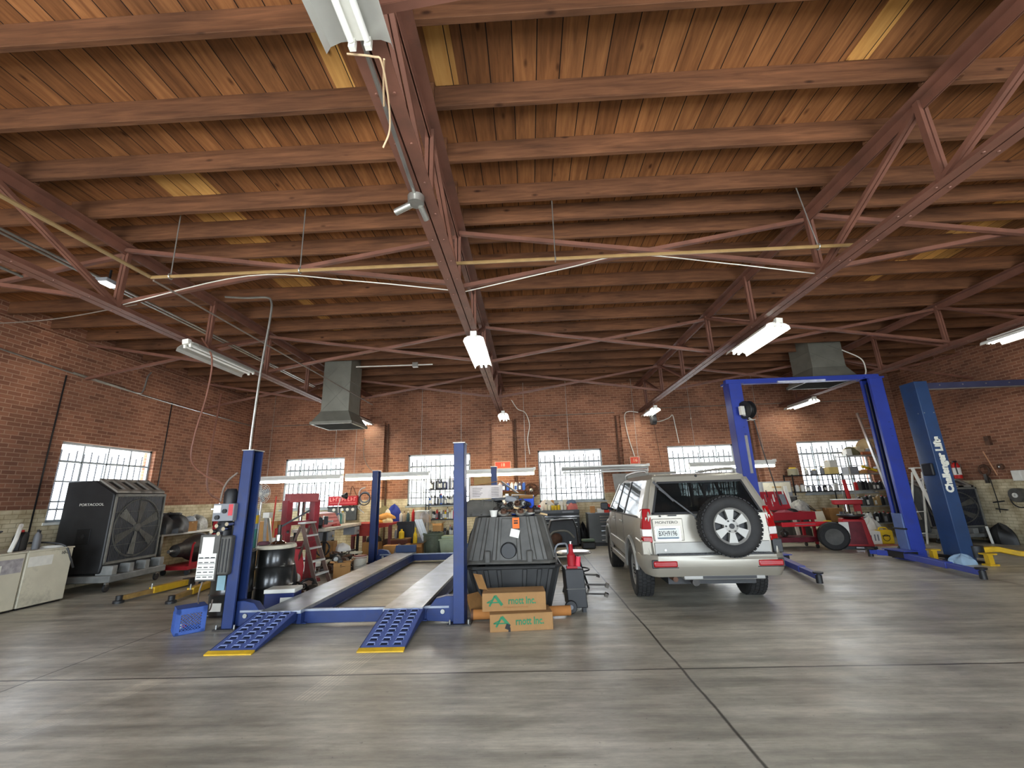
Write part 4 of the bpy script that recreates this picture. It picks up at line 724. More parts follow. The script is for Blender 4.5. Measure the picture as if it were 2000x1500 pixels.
bucket('white five gallon bucket with a dark red lid beside the lift runway', (-3.82, 10.0, 0), .145, .37, mat('dirty_white_bucket', (188, 182, 166), .5, 0, .1, 6, grime=.4), None, pm('lid_dark_red', (116, 34, 36)))
pipe('wire_loop', 'rusty wire loop hanging on the brick beside the back left post', 'wire', [atY(680, 985, 14.5), atY(684, 965, 14.5), atY(688, 950, 14.5), atY(694, 962, 14.5), atY(697, 975, 14.5), atY(688, 990, 14.5), atY(680, 985, 14.5)], .012, M_RUST)
t = thing('cable_reel', 'white wire hanger with coiled cable hung on the back left lift post', 'cable reel', (-4.36, 11.5, 1.6)); obj('hook_frame', MB().tube(crv([(0, 0, .3), (-.12, 0, .26), (-.16, 0, .12), (-.08, 0, -.1), (-.16, -.02, -.2), (0, 0, -.35)]), .014, 6), M_WHITEP, t); obj('cable', MB().torus((0, 0, .05), .13, .02, 'Y'), M_BOTGREY, t); obj('cable', MB().torus((0, -.03, .0), .15, .012, 'Y'), M_BLK, t)
# red bench by the second window
t = thing('workbench', 'low red painted wooden bench with rags between the two left windows', 'bench', (-4.6, 13.55, 0)); M_RB = mat('red_bench_paint', (168, 52, 44), .6, 0, .2, 5, grime=.3)
obj('worktop', MB().box(-.75, .48, -.45, .6, .84, .9), M_RB, t, bev=.006); obj('apron', MB().box(-.72, .1, -.43, -.4, .55, .84), M_RB, t)
for x in (-.68, .42):
    for y in (-.38, .52): obj('leg', MB().box(x-.045, x+.045, y-.045, y+.045, 0, .84), mat('bench_leg_red', (104, 44, 40), .6), t)
obj('front_rail', MB().bar((-.6, -.46, .72), (.4, -.46, .84), .03, .08), M_RB, t)
for i, (x, y, w, d, h, m_, l) in enumerate([(-4.55, 13.4, .6, .4, .09, M_ORRAG, 'flat orange shop cloth on the red bench'), (-4.4, 13.45, .5, .34, .16, pm('peach_cloth', (206, 150, 84), .95), 'pile of peach coloured cloths on top of the orange cloth'), (-4.3, 13.28, .3, .3, .12, pm('cream_cloth', (214, 196, 150), .95), 'cream cloth at the right end of the red bench'), (-4.62, 13.9, .5, .36, .42, pm('olive_cloth', (118, 112, 84), .95), 'olive bag at the back of the red bench'), (-4.3, 13.9, .4, .3, .46, M_BLUECLOTH, 'blue jacket heaped at the back of the red bench'), (-4.45, 13.72, .2, .18, .34, M_WHITECL, 'white cloth hanging in front of the blue jacket')]): heap('shop_cloth', l, 'cloth', (x, y, .9+(.1 if i == 1 else 0)), w, d, h, m_, 40+i)
for i, (x, m_, c_, l) in enumerate([(-4.0, M_WHITEP, M_BOTGREY, 'white pump bottle leftmost of the four on the dark stand'), (-3.9, pm('tan_bottle', (190, 168, 140)), M_RUST, 'tan bottle with a brown neck on the dark stand'), (-3.78, pm('slate_bottle', (70, 92, 92)), M_WHITEP, 'slate coloured bottle next to the red one on the dark stand'), (-3.62, M_BOTRED, M_BOTRED, 'red bottle on the dark stand beside the wire shelf')]): bottle(l, (x, 13.62, .9), .3 if i < 3 else .36, .1, m_, c_)
t = thing('parts_stand', 'narrow black stand carrying four bottles beside the red bench', 'stand', (-3.82, 13.7, 0)); obj('tray', MB().box(-.27, .27, -.2, .2, .8, .9), M_BLK, t); obj('body', MB().box(-.24, .24, -.16, .18, .0, .8), mat('stand_slate', (34, 40, 46), .5), t)
# floor boxes behind the lift
carton('flat brown carton on the floor just right of the back left post', (-4.02, 12.95, 0), .44, .5, .3, .05); carton('open brown carton on the floor left of the trash can', (-3.3, 12.85, 0), .36, .36, .32, .06, M_CARD2, open_=True)
t = thing('wooden_crate', 'dark brown wooden crate with a yellow bottle standing on it', 'crate', (-3.85, 13.2, 0)); obj('side_boards', MB().box(-.24, .24, -.2, .2, 0, .42), M_BROWNW, t); obj('lid', MB().box(-.26, .26, -.22, .22, .42, .45), mat('worn_brown_board', (122, 92, 62), .8), t)
bottle('yellow dome topped bottle on the brown wooden crate', (-3.82, 13.12, .45), .26, .16, M_BOTYEL, M_BOTYEL); bottle('silver bottle left of the yellow one on the wooden crate', (-4.0, 13.15, .45), .28, .08, M_BOTGREY, M_WHITEP); bottle('tall yellow bottle standing behind the open carton', (-3.42, 13.15, .0), .75, .12, M_BOTYEL, M_BOTYEL); bottle('ochre jug on the floor beside the open carton', (-3.62, 12.85, 0), .34, .16, pm('ochre', (176, 142, 70)), M_BLK, 'jug')
heap('grey_rag', 'grey and white rag bundle in front of the wooden crate', 'rag', (-3.78, 12.75, 0), .3, .26, .3, mat('grey_rag', (140, 130, 132), .9), 52)
t = thing('trash_can', 'grey green ribbed trash can in front of the wire shelf', 'trash can', (-2.88, 13.15, 0)); obj('shell', MB().lathe([(0, 0), (.24, 0), (.29, .52), (.31, .54), (.31, .58), (.28, .57), (.22, .03), (0, .03)], n=30), M_BINGRN, t)
for k in range(14): a = 2*pi*k/14; obj('rib', MB().bar((.245*cos(a), .245*sin(a), .04), (.288*cos(a), .288*sin(a), .48), .018, .018), M_BINGRN, t)
t = thing('storage_tub', 'pale green plastic tub right of the trash can', 'tub', (-2.42, 13.1, 0)); obj('shell', MB().loft([[(-.19, -.16, 0), (.19, -.16, 0), (.19, .16, 0), (-.19, .16, 0)], [(-.24, -.2, .4), (.24, -.2, .4), (.24, .2, .4), (-.24, .2, .4)]]), M_TUBGRN, t, bev=.01); obj('rim', MB().box(-.26, .26, -.22, .22, .38, .42), M_TUBGRN, t, bev=.008); obj('lid', MB().box(-.2, .22, -.1, .24, .42, .5), M_TUBGRN, t, bev=.02)
t = thing('valve_wheel', 'small red round handle on the pale green tub', 'handle', (-2.16, 12.96, .45)); obj('knob', MB().lathe([(0, -.02), (.08, -.02), (.09, 0), (.08, .02), (0, .02)], axis='Y', n=20), M_BOTRED, t); obj('stem', MB().cyl((0, .02, 0), (0, .1, -.1), .015), M_STEEL, t)
carton('small brown carton in the mouth of the trash can', (-2.82, 13.5, .6), .28, .22, .22, 0, M_CARD, open_=True)
for i in range(3): solo('aluminium_strip', MB().box(-.035, .035, -.012, .012, 0, .66), M_ALU, ['leftmost bright metal strip leaning by the trash can', 'middle bright metal strip leaning by the trash can', 'rightmost bright metal strip leaning by the trash can'][i], 'strip', (-3.18+.07*i, 13.2+.03*i, .36), 0, 'bright strips leaning by the trash can').rotation_euler = (.05, -.38, 0)
t = thing('acrylic_bin', 'clear plastic display bin with folded brown paper by the wire shelf', 'bin', (-3.32, 13.75, 0)); obj('walls', MB().box(-.24, .2, -.2, -.195, .42, 1.2).box(.195, .2, -.2, .2, .42, 1.2).box(-.24, -.235, -.2, .2, .42, 1.2), M_GLASS, t); obj('base', MB().box(-.24, .2, -.2, .2, 0, .42), M_BOTGREY, t); obj('rim', MB().box(-.25, .21, -.21, .21, 1.19, 1.21).box(-.2, .17, -.17, .17, 1.185, 1.19), M_WHITEP, t)
heap('paper_bag', 'folded brown paper inside the clear display bin', 'paper', (-3.3, 13.78, .85), .34, .28, .3, pm('kraft_paper', (178, 146, 112), .9), 61)
# bottle shelf in front of the second window
def shelf_unit(label, loc, w, d, levels, h, m, rz=0, wire=True, name='shelf_unit', group=None):
    t = thing(name, label, 'shelves', loc, rz, group)
    for x in (-w/2, w/2):
        for y in (-d/2, d/2): obj('upright', MB().box(x-.014, x+.014, y-.014, y+.014, 0, h), m, t)
    for z in levels:
        s = MB().box(-w/2, w/2, -d/2-.008, -d/2+.008, z-.03, z).box(-w/2, w/2, d/2-.008, d/2+.008, z-.03, z)
        if wire:
            for k in range(int(w/.05)): x = -w/2+.05*(k+.5); s.box(x-.003, x+.003, -d/2, d/2, z-.008, z)
        else: s.box(-w/2, w/2, -d/2, d/2, z-.012, z)
        obj('shelf', s, m, t)
    return t
shelf_unit('black wire shelf of bottles standing in front of the second window', (-2.78, 13.98, 0), .98, .42, (.12, .42, .93, 1.37, 1.84), 1.86, M_DARK, wire=False)
r_ = random.Random(5); cols = [M_BLK, M_BLK, M_BOTGREY, mat('navy_bottle', (36, 42, 78), .4), M_BLK, pm('smoke_bottle', (70, 72, 76))]
for lev, (z, n, hs, lab) in enumerate([(1.84, 14, (.24, .4), 'dark bottle on the top shelf against the second window'), (1.37, 14, (.24, .36), 'bottle on the second shelf against the second window'), (.93, 12, (.2, .36), 'bottle on the third shelf below the second window'), (.42, 12, (.16, .32), 'dark oil bottle on the lower shelf behind the trash can')]):
    for i in range(n):
        x = -3.2+.84*(i+.5)/n+r_.uniform(-.01, .01); k = r_.choice(['round', 'spray', 'jug', 'round', 'can']); m_ = r_.choice(cols + ([M_BOTRED, M_WHITEP, M_BOTBLUE] if lev in (1, 2) else []) + ([M_BOTYEL, M_WHITEP, pm('lime_bottle', (146, 156, 70))] if lev == 2 else []))
        bottle(lab, (x, 13.9+r_.uniform(-.04, .1), z), r_.uniform(*hs), r_.uniform(.058, .07), m_, r_.choice([M_BLK, M_WHITEP, M_BOTRED]), k, ['bottles on the top shelf', 'bottles on the second shelf', 'bottles on the third shelf', 'bottles on the lower shelf'][lev]+' of the black unit', 0, r_.choice([None, M_WHITEP, M_BOTGREY]))

# more clutter under and on the benches
pile([(-4.6, 9.9, .06), (-4.75, 10.05, .08), (-4.3, 10.0, .06), (-4.45, 9.85, .05), (-4.7, 10.6, .2), (-4.35, 10.65, .22), (-4.6, 11.1, .08), (-4.4, 11.2, .08), (-4.28, 10.2, .22), (-4.55, 10.3, .36), (-4.75, 10.9, .2), (-4.2, 11.0, .06)], 'oily engine part at the front of the heap by the ladder', 'oily parts at the front of the heap', 14, 1.05)
carton('brown carton on the lower shelf of the pale bench', (-5.15, 11.2, .25), .4, .4, .34, .2, M_CARD2); carton('flat white box on the lower shelf of the pale bench', (-5.15, 11.75, .25), .4, .4, .2, 0, M_WHITEP)
coil('fan_belt', 'loose black belt hanging on the near corner of the pale bench', 'belt', (-4.92, 10.52, .5), .16, 2, M_BLK, .014, rx=1.5)
carton('brown carton on the floor under the red bench', (-4.75, 13.4, 0), .5, .44, .36, 0, M_CARD); carton('dark carton on the floor under the red bench, right', (-4.32, 13.6, 0), .3, .4, .4, 0, M_RUST); heap('black_rag', 'black rag bundle on the brown carton under the red bench', 'rag', (-4.75, 13.4, .365), .4, .34, .18, M_BLK, 55)
part_rotor('rusty brake disc leaning at the foot of the press', (-4.62, 8.75, .13), .13, 1.3); part_strut('shock absorber lying by the foot of the press', (-4.35, 8.55, .05), 1.0, .6); part_manifold('rusty manifold on the floor behind the blue charger case', (-4.15, 8.0, 0), .9, .4); part_alternator('alternator on the floor beside the drum', (-3.95, 8.15, 0), 1.1, 1.0)
M_BIN2 = mat('dark_bin_plastic', (48, 48, 47), .55, 0, .25, 6)
# ------------------------------------------------------------------ black bins, boxes and junk in the centre
def bin_(label, loc, rz, flip, group):
    """ribbed black plastic bulk bin: narrow base, wide rim; flip stands it on its rim"""
    t = thing('bulk_bin', label, 'bin', loc, rz, group); h = .62; B = (.48, .4); R = (.64, .52)
    if flip: z = lambda q: h-q
    else: z = lambda q: q
    def ring(f, k=1, o=0): a = B[0]+(R[0]-B[0])*f-o; b = B[1]+(R[1]-B[1])*f-o; c = .09; return [(x, y, z(h*f*k if k != 1 else h*f)) for x, y in ((-a+c, -b), (a-c, -b), (a, -b+c), (a, b-c), (a-c, b), (-a+c, b), (-a, b-c), (-a, -b+c))]
    M_B = M_GREYP if flip else M_BIN2
    sh = MB()
    if flip: sh.loft([ring(0), ring(.03, 1, 0), ring(.97)])
    else: sh.loft([ring(0), ring(1), ring(1, 1, .04), ring(.1, 1, .04)])
    obj('shell', sh, M_B, t)
    rm = MB(); rr = [ring(.94, 1, -.02), ring(1, 1, -.045), ring(1, 1, -.01)]; rm.loft(rr, caps=False); rm.tube([*ring(.985, 1, -.03), ring(.985, 1, -.03)[0]], .02, 6); obj('rim', rm, M_B, t)
    for fy in (-1, 1):
        for x0 in (-.42, -.3, -.16, .12, .28, .4):
            r = MB(); w = .035
            def q(f, o): return fy*(B[1]+(R[1]-B[1])*f+o)
            X = lambda f: x0*(1+(R[0]/B[0]-1)*f)
            r.loft([[(X(0)-w*.7, q(.0, 0), z(.0)), (X(0)+w*.7, q(.0, 0), z(.0)), (X(0)+w*.5, q(.0, .03), z(.0)), (X(0)-w*.5, q(.0, .03), z(.0))], [(X(.93)-w, q(.93, 0), z(h*.93)), (X(.93)+w, q(.93, 0), z(h*.93)), (X(.93)+w*.7, q(.93, .035), z(h*.93)), (X(.93)-w*.7, q(.93, .035), z(h*.93))]]); obj('rib', r, M_B, t, bev=.006)
    for fx in (-1, 1):
        for y0 in (-.28, -.08, .12, .28):
            r = MB(); w = .035
            def q2(f, o): return fx*(B[0]+(R[0]-B[0])*f+o)
            r.loft([[(q2(0, 0), y0-w, z(0)), (q2(0, 0), y0+w, z(0)), (q2(0, .03), y0+w*.6, z(0)), (q2(0, .03), y0-w*.6, z(0))], [(q2(.93, 0), y0*1.25-w, z(h*.93)), (q2(.93, 0), y0*1.25+w, z(h*.93)), (q2(.93, .035), y0*1.25+w*.6, z(h*.93)), (q2(.93, .035), y0*1.25-w*.6, z(h*.93))]]); obj('rib', r, M_B, t, bev=.006)
    if flip:
        for x in (-.3, .3): obj('latch', MB().box(x-.045, x+.045, -R[1]-.05, -R[1]+.02, .0, .17), M_B, t, bev=.02)
        pn = MB(); pn.loft([[(-.14, -R[1]*.97-.012, .02), (.14, -R[1]*.97-.012, .02), (.14, -R[1]*.97+.01, .02), (-.14, -R[1]*.97+.01, .02)], [(-.1, -B[1]-.022, .6), (.1, -B[1]-.022, .6), (.1, -B[1], .6), (-.1, -B[1], .6)]]); obj('front_panel', pn, M_B, t, bev=.01)
        obj('drain_recess', MB().lathe([(0, -.02), (.1, -.02), (.12, 0), (.1, .02), (0, .02)], (0, -R[1]*.92-.02, .16), 'Y', 24), M_BLK, t)
    return t
bc = (-.28, 6.98)
bin_('black ribbed plastic bin standing upright at the bottom of the pair', (*bc, .0), .02, 0, 'black ribbed bulk bins'); bin_('dusty black ribbed bin turned upside down on the other bin', (bc[0]-.03, bc[1]-.0, .665), -.05, 1, 'black ribbed bulk bins')
zt = 1.29
t = thing('hang_tag', 'orange and white inspection tag hanging on the upper black bin', 'tag', (-.22, 6.485, 1.1)); obj('orange_card', MB().cbox((0, .01, .1), (.1, .006, .15)), pm('tag_orange', (222, 110, 40), .6), t); obj('white_card', MB().cbox((-.02, -.0, -.04), (.13, .006, .11), (0, .25, 0)), M_PAPER, t); obj('orange_print', MB().cbox((0, .004, .1), (.06, .006, .02)).cbox((0, .004, .13), (.06, .006, .015)), M_INK, t)
def arnott(label, loc, rz, w, d, h, open_):
    t = carton(label, loc, w, d, h, rz, mat('kraft_carton', (150, 112, 68), .85, 0, .08, 4, grime=.15), False, 'brown cartons printed in green', tape=False)
    text('lettering', 'rnott Inc.', .115, face((.10, -d/2-.002, h*.56), (1, 0, 0), (0, 0, 1)), M_GREENINK, t, font_w=.8, bold=.0025); lg = MB(); x = -.24; y = -d/2-.003
    lg.bar((x-.07, y, h*.3), (x, y, h*.88), .004, .022, (1, 0, 0)).bar((x, y, h*.88), (x+.09, y, h*.34), .004, .034, (1, 0, 0)).bar((x-.1, y, h*.5), (x+.06, y, h*.5), .004, .014).bar((x-.1, y, h*.5), (x-.02, y, h*.68), .004, .012, (1, 0, 0)); obj('logo', lg, M_GREENINK, t)
    if open_: obj('raised_flap', MB().bar((-w/2, d*.3, h), (-w/2-.07, d*.1, h+.2), d*.5, .006), M_CARD2, t); text('small_lettering', 'Air Suspension Products', .032, face((.02, -d/2-.002, h*.22), (1, 0, 0), (0, 0, 1)), mat('faded_print', (150, 104, 60), .8), t)
    else: obj('torn_hole', MB().cbox((-.17, -d/2-.003, h*.3), (.05, .006, .06), (0, .4, 0)).cbox((-.15, -d/2-.003, h*.12), (.025, .006, .05)), M_INK, t)
    return t
arnott('lower long brown carton with a torn hole and green printing', (-.18, 5.92, .0), .1, .77, .36, .19, 0); arnott('upper long brown carton with green printing and a raised flap', (-.26, 6.03, .195), .05, .8, .34, .205, 1)
t = thing('shipping_tube', 'long brown cardboard tube lying under the green printed cartons', 'tube', (-.2, 6.25, .08)); obj('tube', MB().cyl((-.62, -.05, 0), (.68, .06, 0), .062, n=18), pm('tube_kraft', (170, 112, 58), .8), t); obj('end_cap', MB().cyl((-.64, -.052, 0), (-.61, -.05, 0), .066, n=18), M_RUST, t)
t = thing('cardboard_sheet', 'dirty flat cardboard sheet leaning at the foot of the lift post', 'cardboard', (-.73, 6.34, 0)); obj('sheet', MB().bar((0, 0, .0), (-.1, .08, .3), .3, .008), M_CARD2, t)
# black tool box on wheels with pull rods
t = thing('tool_chest', 'tall narrow black wheeled case right of the bins', 'case', (.58, 6.68, 0), .05); obj('shell', MB().loft([[(-.12, -.2, .06), (.15, -.2, .06), (.15, .2, .06), (-.12, .2, .06)], [(-.14, -.2, .56), (.12, -.2, .56), (.12, .2, .56), (-.14, .2, .56)]]), M_BLK, t, bev=.012); obj('lid_seam', MB().box(-.135, .145, -.205, -.2, .3, .31), M_GREYP, t)
obj('wheel', MB().lathe([(0, -.025), (.075, -.025), (.085, -.01), (.085, .01), (.075, .025), (0, .025)], (-.09, -.22, .085), 'Y', 22), M_BLK, t); obj('wheel_hub', MB().lathe([(0, -.03), (.03, -.03), (.03, .0), (0, .0)], (-.09, -.225, .085), 'Y', 14), M_BOTGREY, t); obj('foot', MB().box(.08, .13, -.18, -.1, 0, .07), M_BLK, t)
for k, (z_, l_) in enumerate(((.47, .2), (.34, .32), (.22, .3))): obj('pull_rod', MB().cyl((.13, -.1, z_), (.13+l_, -.12, z_-.01), .012), M_IRON, t); obj('rod_end', MB().cbox((.13+l_, -.12, z_-.02), (.05, .05, .05 if k else .02), (.3, .4, 0)), M_CHROME if k else M_IRON, t)
t = thing('bottle_jack', 'red bottle jack with a tall neck on the black wheeled case', 'jack', (.56, 6.62, .56)); obj('base', MB().box(-.075, .075, -.075, .075, 0, .03), M_TOOLRED, t); obj('body', MB().lathe([(0, .03), (.06, .03), (.06, .17), (.035, .2), (.028, .32), (0, .32)], n=20), M_TOOLRED, t); obj('pump', MB().cyl((.085, -.02, .02), (.1, -.02, .15), .035), pm('jack_pink', (206, 60, 76)), t); obj('ram', MB().cyl((0, 0, .32), (0, 0, .35), .018), M_CHROME, t)
pipe('hoop_handle', 'bent grey tube hoop between the bins and the red jack', 'tube', [(.3, 6.75, .66), (.36, 6.75, .84), (.46, 6.78, .87), (.52, 6.8, .84), (.53, 6.8, .66)], .014, M_BOTGREY)
# things on top of the bins
t = thing('printer_carton', 'worn white carton with black printing, topmost on the bins', 'box', (-.7, 7.15, 1.555), .16); obj('carcass', MB().box(-.28, .24, -.18, .18, 0, .2), mat('white_carton', (206, 196, 190), .8, 0, .06, 5, grime=.2), t, bev=.004); obj('flap', MB().bar((-.28, .0, .2), (.24, -.0, .27), .3, .006, (0, 0, 1)), M_CARD2, t); obj('flap', MB().bar((.24, 0, .26), (.5, 0, .07), .3, .006), M_WHITEP, t)
ln = MB()
for k in range(6): ln.box(-.24, -.12+.02*(k % 3), -.183, -.18, .03+k*.025, .036+k*.025); ln.box(.06, .18, -.183, -.18, .03+k*.025, .036+k*.025)
ln.box(-.03, .03, -.183, -.18, .05, .16).box(.02, .22, -.182, -.18, .01, .185) if 0 else None; obj('print_lines', ln, M_INK, t)
t = thing('plastic_undertray', 'big dusty black plastic car undertray under the white carton', 'undertray', (-.72, 6.98, zt)); obj('tray', MB().loft([[(-.3, -.3, 0), (.26, -.3, 0), (.3, .24, 0), (-.3, .24, 0)], [(-.3, -.28, .12), (.24, -.26, .1), (.3, .24, .16), (-.3, .24, .16)], [(-.24, -.16, .25), (.2, -.14, .2), (.26, .2, .24), (-.26, .2, .25)]]), M_GREYP, t, bev=.035, seg=3)
for k in range(3): obj('moulded_rib', MB().bar((-.18+.16*k, -.3, .03), (-.16+.15*k, -.14, .245), .03, .02), M_GREYP, t)
solo('black_sheet', MB().prism([(-.45, 0), (.42, .06), (.42, .1), (-.45, .03)], -.25, .25), M_BLK, 'black plastic sheet below the white carton', 'sheet', (-.6, 7.18, zt+.19))
t = thing('blue_carton', 'open bright blue carton on the right of the bins', 'box', (-.12, 7.08, zt)); b_ = MB(); b_.box(-.18, .18, -.16, -.154, 0, .24).box(-.18, .18, .154, .16, 0, .3).box(-.18, -.174, -.16, .16, 0, .28).box(.174, .18, -.16, .16, 0, .28).box(-.18, .18, -.16, .16, 0, .006); obj('carcass', b_, pm('carton_blue', (28, 74, 190), .6), t); obj('inner_lining', MB().box(-.17, .17, .147, .153, .0, .3), M_CARD2, t); obj('flap', MB().bar((-.18, .16, .3), (.18, .16, .28), .02, .03), M_PAPER, t)
pile([(-.35, 6.72, zt+.03), (-.2, 6.74, zt+.04), (-.05, 6.76, zt+.02), (.05, 6.85, zt+.02), (-.42, 6.85, zt+.06), (-.28, 6.86, zt+.12), (-.5, 6.72, zt+.03), (.08, 6.72, zt+.02), (-.12, 6.82, zt+.12)], 'dirty car part lying on the upturned black bin', 'car parts on the upturned bin', 6, .8)
for i in range(5): pipe('wiring_loom', 'black wiring loom tangled over the upturned bin', 'wiring', [(-.5+.13*i, 6.68, zt+.04), (-.44+.12*i, 6.72, zt+.11), (-.36+.11*i, 6.8, zt+.09+.01*i), (-.3+.1*i, 6.7, zt+.04)], .012, M_BLK, 'wiring looms on the upturned bin')
t = thing('starter_motor', 'grey starter motor resting against the blue carton', 'car part', (-.28, 6.9, zt+.24)); obj('body', MB().cyl((-.1, 0, .02), (.06, 0, -.03), .05), M_BOTGREY, t); obj('end_cap', MB().cyl((.06, 0, -.03), (.1, 0, -.045), .054), M_STEEL, t); obj('terminal_block', MB().cbox((-.08, 0, .06), (.05, .05, .05)), M_WHITEP, t)
pipe('wooden_stick', 'pale wooden stick lying across the right of the bins', 'stick', [(-.25, 6.7, zt+.12), (.25, 6.72, zt+.0)], .014, pm('pale_wood', (206, 176, 132), .8), None, False)
t = thing('plastic_cup', 'white plastic cup at the front edge of the upturned bin', 'cup', (-.55, 6.62, zt)); obj('wall', MB().lathe([(0, 0), (.045, 0), (.062, .09), (.057, .09), (.04, .006), (0, .006)], n=20), M_WHITEP, t); obj('rim', MB().torus((0, 0, .09), .061, .004), M_WHITEP, t)
pipe('chain_hook', 'light tow strap draped down the left of the black bins', 'strap', [(-.95, 6.55, .66), (-.97, 6.5, .5), (-.92, 6.44, .3), (-.86, 6.42, .1)], .012, M_BOTGREY)
# far background between the lift and the car
t = thing('roll_cabinet', 'wide black tool cabinet with a silver rail below the middle window', 'tool cabinet', (.78, 14.15, 0)); obj('carcass', MB().box(-.72, .72, -.28, .28, .08, 1.05), M_BLK, t, bev=.01); obj('lid', MB().box(-.73, .73, -.3, .29, .98, 1.09), mat('cabinet_lid', (38, 38, 40), .3), t, bev=.01); obj('silver_rail', MB().box(-.73, .73, -.315, -.3, .88, .92), M_CHROME, t); text('lettering', 'SNAP-ON', .055, face((.35, -.303, 1.03), (1, 0, 0), (0, 0, 1)), M_WHITEP, t) if 0 else obj('name_badge', MB().box(.2, .55, -.304, -.3, 1.01, 1.05), M_BOTGREY, t)
for c_ in (-.36, .36):
    for k in range(6): d_ = obj('drawer', MB().box(c_-.34, c_+.34, -.295, -.28, .14+k*.12, .25+k*.12), M_BLK, t, bev=.004); obj('drawer_pull', MB().box(c_-.28, c_+.28, -.31, -.295, .225+k*.12, .245+k*.12), M_STEEL, d_)
for x in (-.6, .6): obj('caster', MB().cyl((x, -.2, .05), (x+.04, -.2, .05), .05), M_DARK, t)
z = 1.09; r_ = random.Random(8)
carton('small dark red box at the left end of the black tool cabinet', (.2, 13.98, z), .24, .2, .16, 0, M_BOTRED, tape=False); carton('white box in front of the dark red box on the black cabinet', (.3, 13.9, z), .16, .1, .1, 0, M_WHITEP, tape=False)
for i in range(9): bottle('small pale tin in the row on the black tool cabinet', (.5+.1*i, 14.05+r_.uniform(-.05, .12), z), r_.uniform(.12, .22), .09, r_.choice([M_WHITEP, M_CREAM, M_BOTGREY, M_BOTYEL]), r_.choice([M_BLK, M_WHITEP, M_STEEL]), r_.choice(['can', 'round']), 'tins on the black tool cabinet', cat='tin')
heap('paper_roll', 'heap of white paper and rags on the black tool cabinet', 'rags', (.52, 14.22, z), .5, .24, .3, M_WHITECL, 81); heap('red_rag', 'red and white rags at the right end of the black cabinet', 'rags', (1.3, 14.1, z), .36, .24, .2, pm('red_white_rag', (206, 120, 110), .9), 82); heap('blue_rag', 'blue grey rag on the red and white rags', 'rags', (1.3, 14.15, z+.18), .3, .2, .1, pm('slate_rag', (96, 112, 132), .9), 83)
t = thing('covered_engine', 'engine under a black cover with a rusty hub, left of the path', 'engine', (.78, 11.6, 0)); obj('stand_frame', MB().box(-.34, .34, -.3, .3, .1, .16).box(-.3, -.24, -.04, .04, .1, .5).box(.24, .3, -.04, .04, .1, .5), M_DARK, t); cv = MB(); cv.loft([[(-.4, -.32, .3), (.4, -.32, .3), (.4, .32, .3), (-.4, .32, .3)], [(-.36, -.3, .7), (.38, -.3, .74), (.36, .3, .74), (-.36, .3, .7)], [(-.28, -.22, .95), (.3, -.24, .98), (.28, .22, .98), (-.28, .22, .95)], [(-.12, -.1, .9), (.12, -.1, .92), (.12, .1, .92), (-.12, .1, .9)]]); obj('black_cover', cv, M_BLK, t, bev=.05, seg=3)
obj('rusty_hub', MB().lathe([(0, -.1), (.05, -.1), (.12, -.07), (.14, -.05), (.14, 0), (0, 0)], (-.16, -.34, .5), 'Y', 22), M_RUST, t); obj('guard_tube', MB().tube(crv([(-.34, -.36, .56), (-.2, -.38, .68), (.1, -.38, .68), (.28, -.36, .52)]), .025), mat('olive_tube', (120, 116, 104), .5), t)
for x in (-.28, .28): obj('caster', MB().cyl((x-.02, -.2, .06), (x+.02, -.2, .06), .06), M_BLK, t)
t = thing('work_stool', 'small grey round topped stand behind the red bottle jack', 'stand', (.72, 7.9, 0)); obj('top', MB().lathe([(0, .6), (.29, .59), (.3, .605), (.28, .62), (0, .62)], n=24), M_ALU, t); obj('post', MB().cyl((0, 0, .1), (0, 0, .6), .022), M_DARK, t); obj('foot_ring', MB().torus((0, 0, .33), .24, .012), M_DARK, t)
for k in range(4): a = pi/2*k+.5; obj('leg', MB().bar((.05*cos(a), .05*sin(a), .6), (.26*cos(a), .26*sin(a), .0), .025, .025), M_DARK, t)
t = thing('knee_pad', 'green topped mechanics stool pad on the floor by the grey cabinet', 'pad', (1.66, 13.4, 0)); obj('base', MB().box(-.2, .2, -.15, .15, .0, .2), M_BLK, t, bev=.04); obj('pad', MB().box(-.19, .19, -.14, .14, .2, .27), mat('green_vinyl', (104, 122, 104), .6), t, bev=.03)
t = thing('tool_cabinet', 'grey steel drawer cabinet right of the black one, beside the car', 'tool cabinet', (2.15, 14.2, 0)); obj('carcass', MB().box(-.38, .38, -.28, .28, .1, .95), mat('cabinet_grey', (84, 86, 86), .4, .2, .1), t, bev=.012); obj('top', MB().box(-.39, .39, -.29, .29, .95, .97), M_BOTGREY, t); obj('plinth', MB().box(-.36, .36, -.25, .25, 0, .1), M_BLK, t)
for k in range(7): z_ = [.16, .3, .43, .57, .69, .77, .85][k]; obj('drawer_pull', MB().box(.0 if k < 4 else -.02, .34 if k < 4 else .26, -.296, -.28, z_, z_+.022), M_CHROME, t)
for i, (x, w, h, m_, l) in enumerate([(1.95, .14, .2, pm('amber_tin', (186, 130, 74)), 'amber tin on the grey drawer cabinet'), (2.2, .2, .12, M_WHITEP, 'white tray of rags on the grey drawer cabinet')]): carton(l, (x, 14.1, .97), w, .14, h, 0, m_, tape=False, cat='tin', name='storage_tin')
heap('red_rag', 'red rags heaped on the grey drawer cabinet', 'rags', (2.42, 14.1, .97), .3, .24, .24, pm('bright_red_rag', (200, 70, 58), .9), 84); heap('dark_bag', 'dark bag slumped between the two tool cabinets', 'bag', (1.62, 14.15, 0), .26, .4, .62, M_BLK, 85)
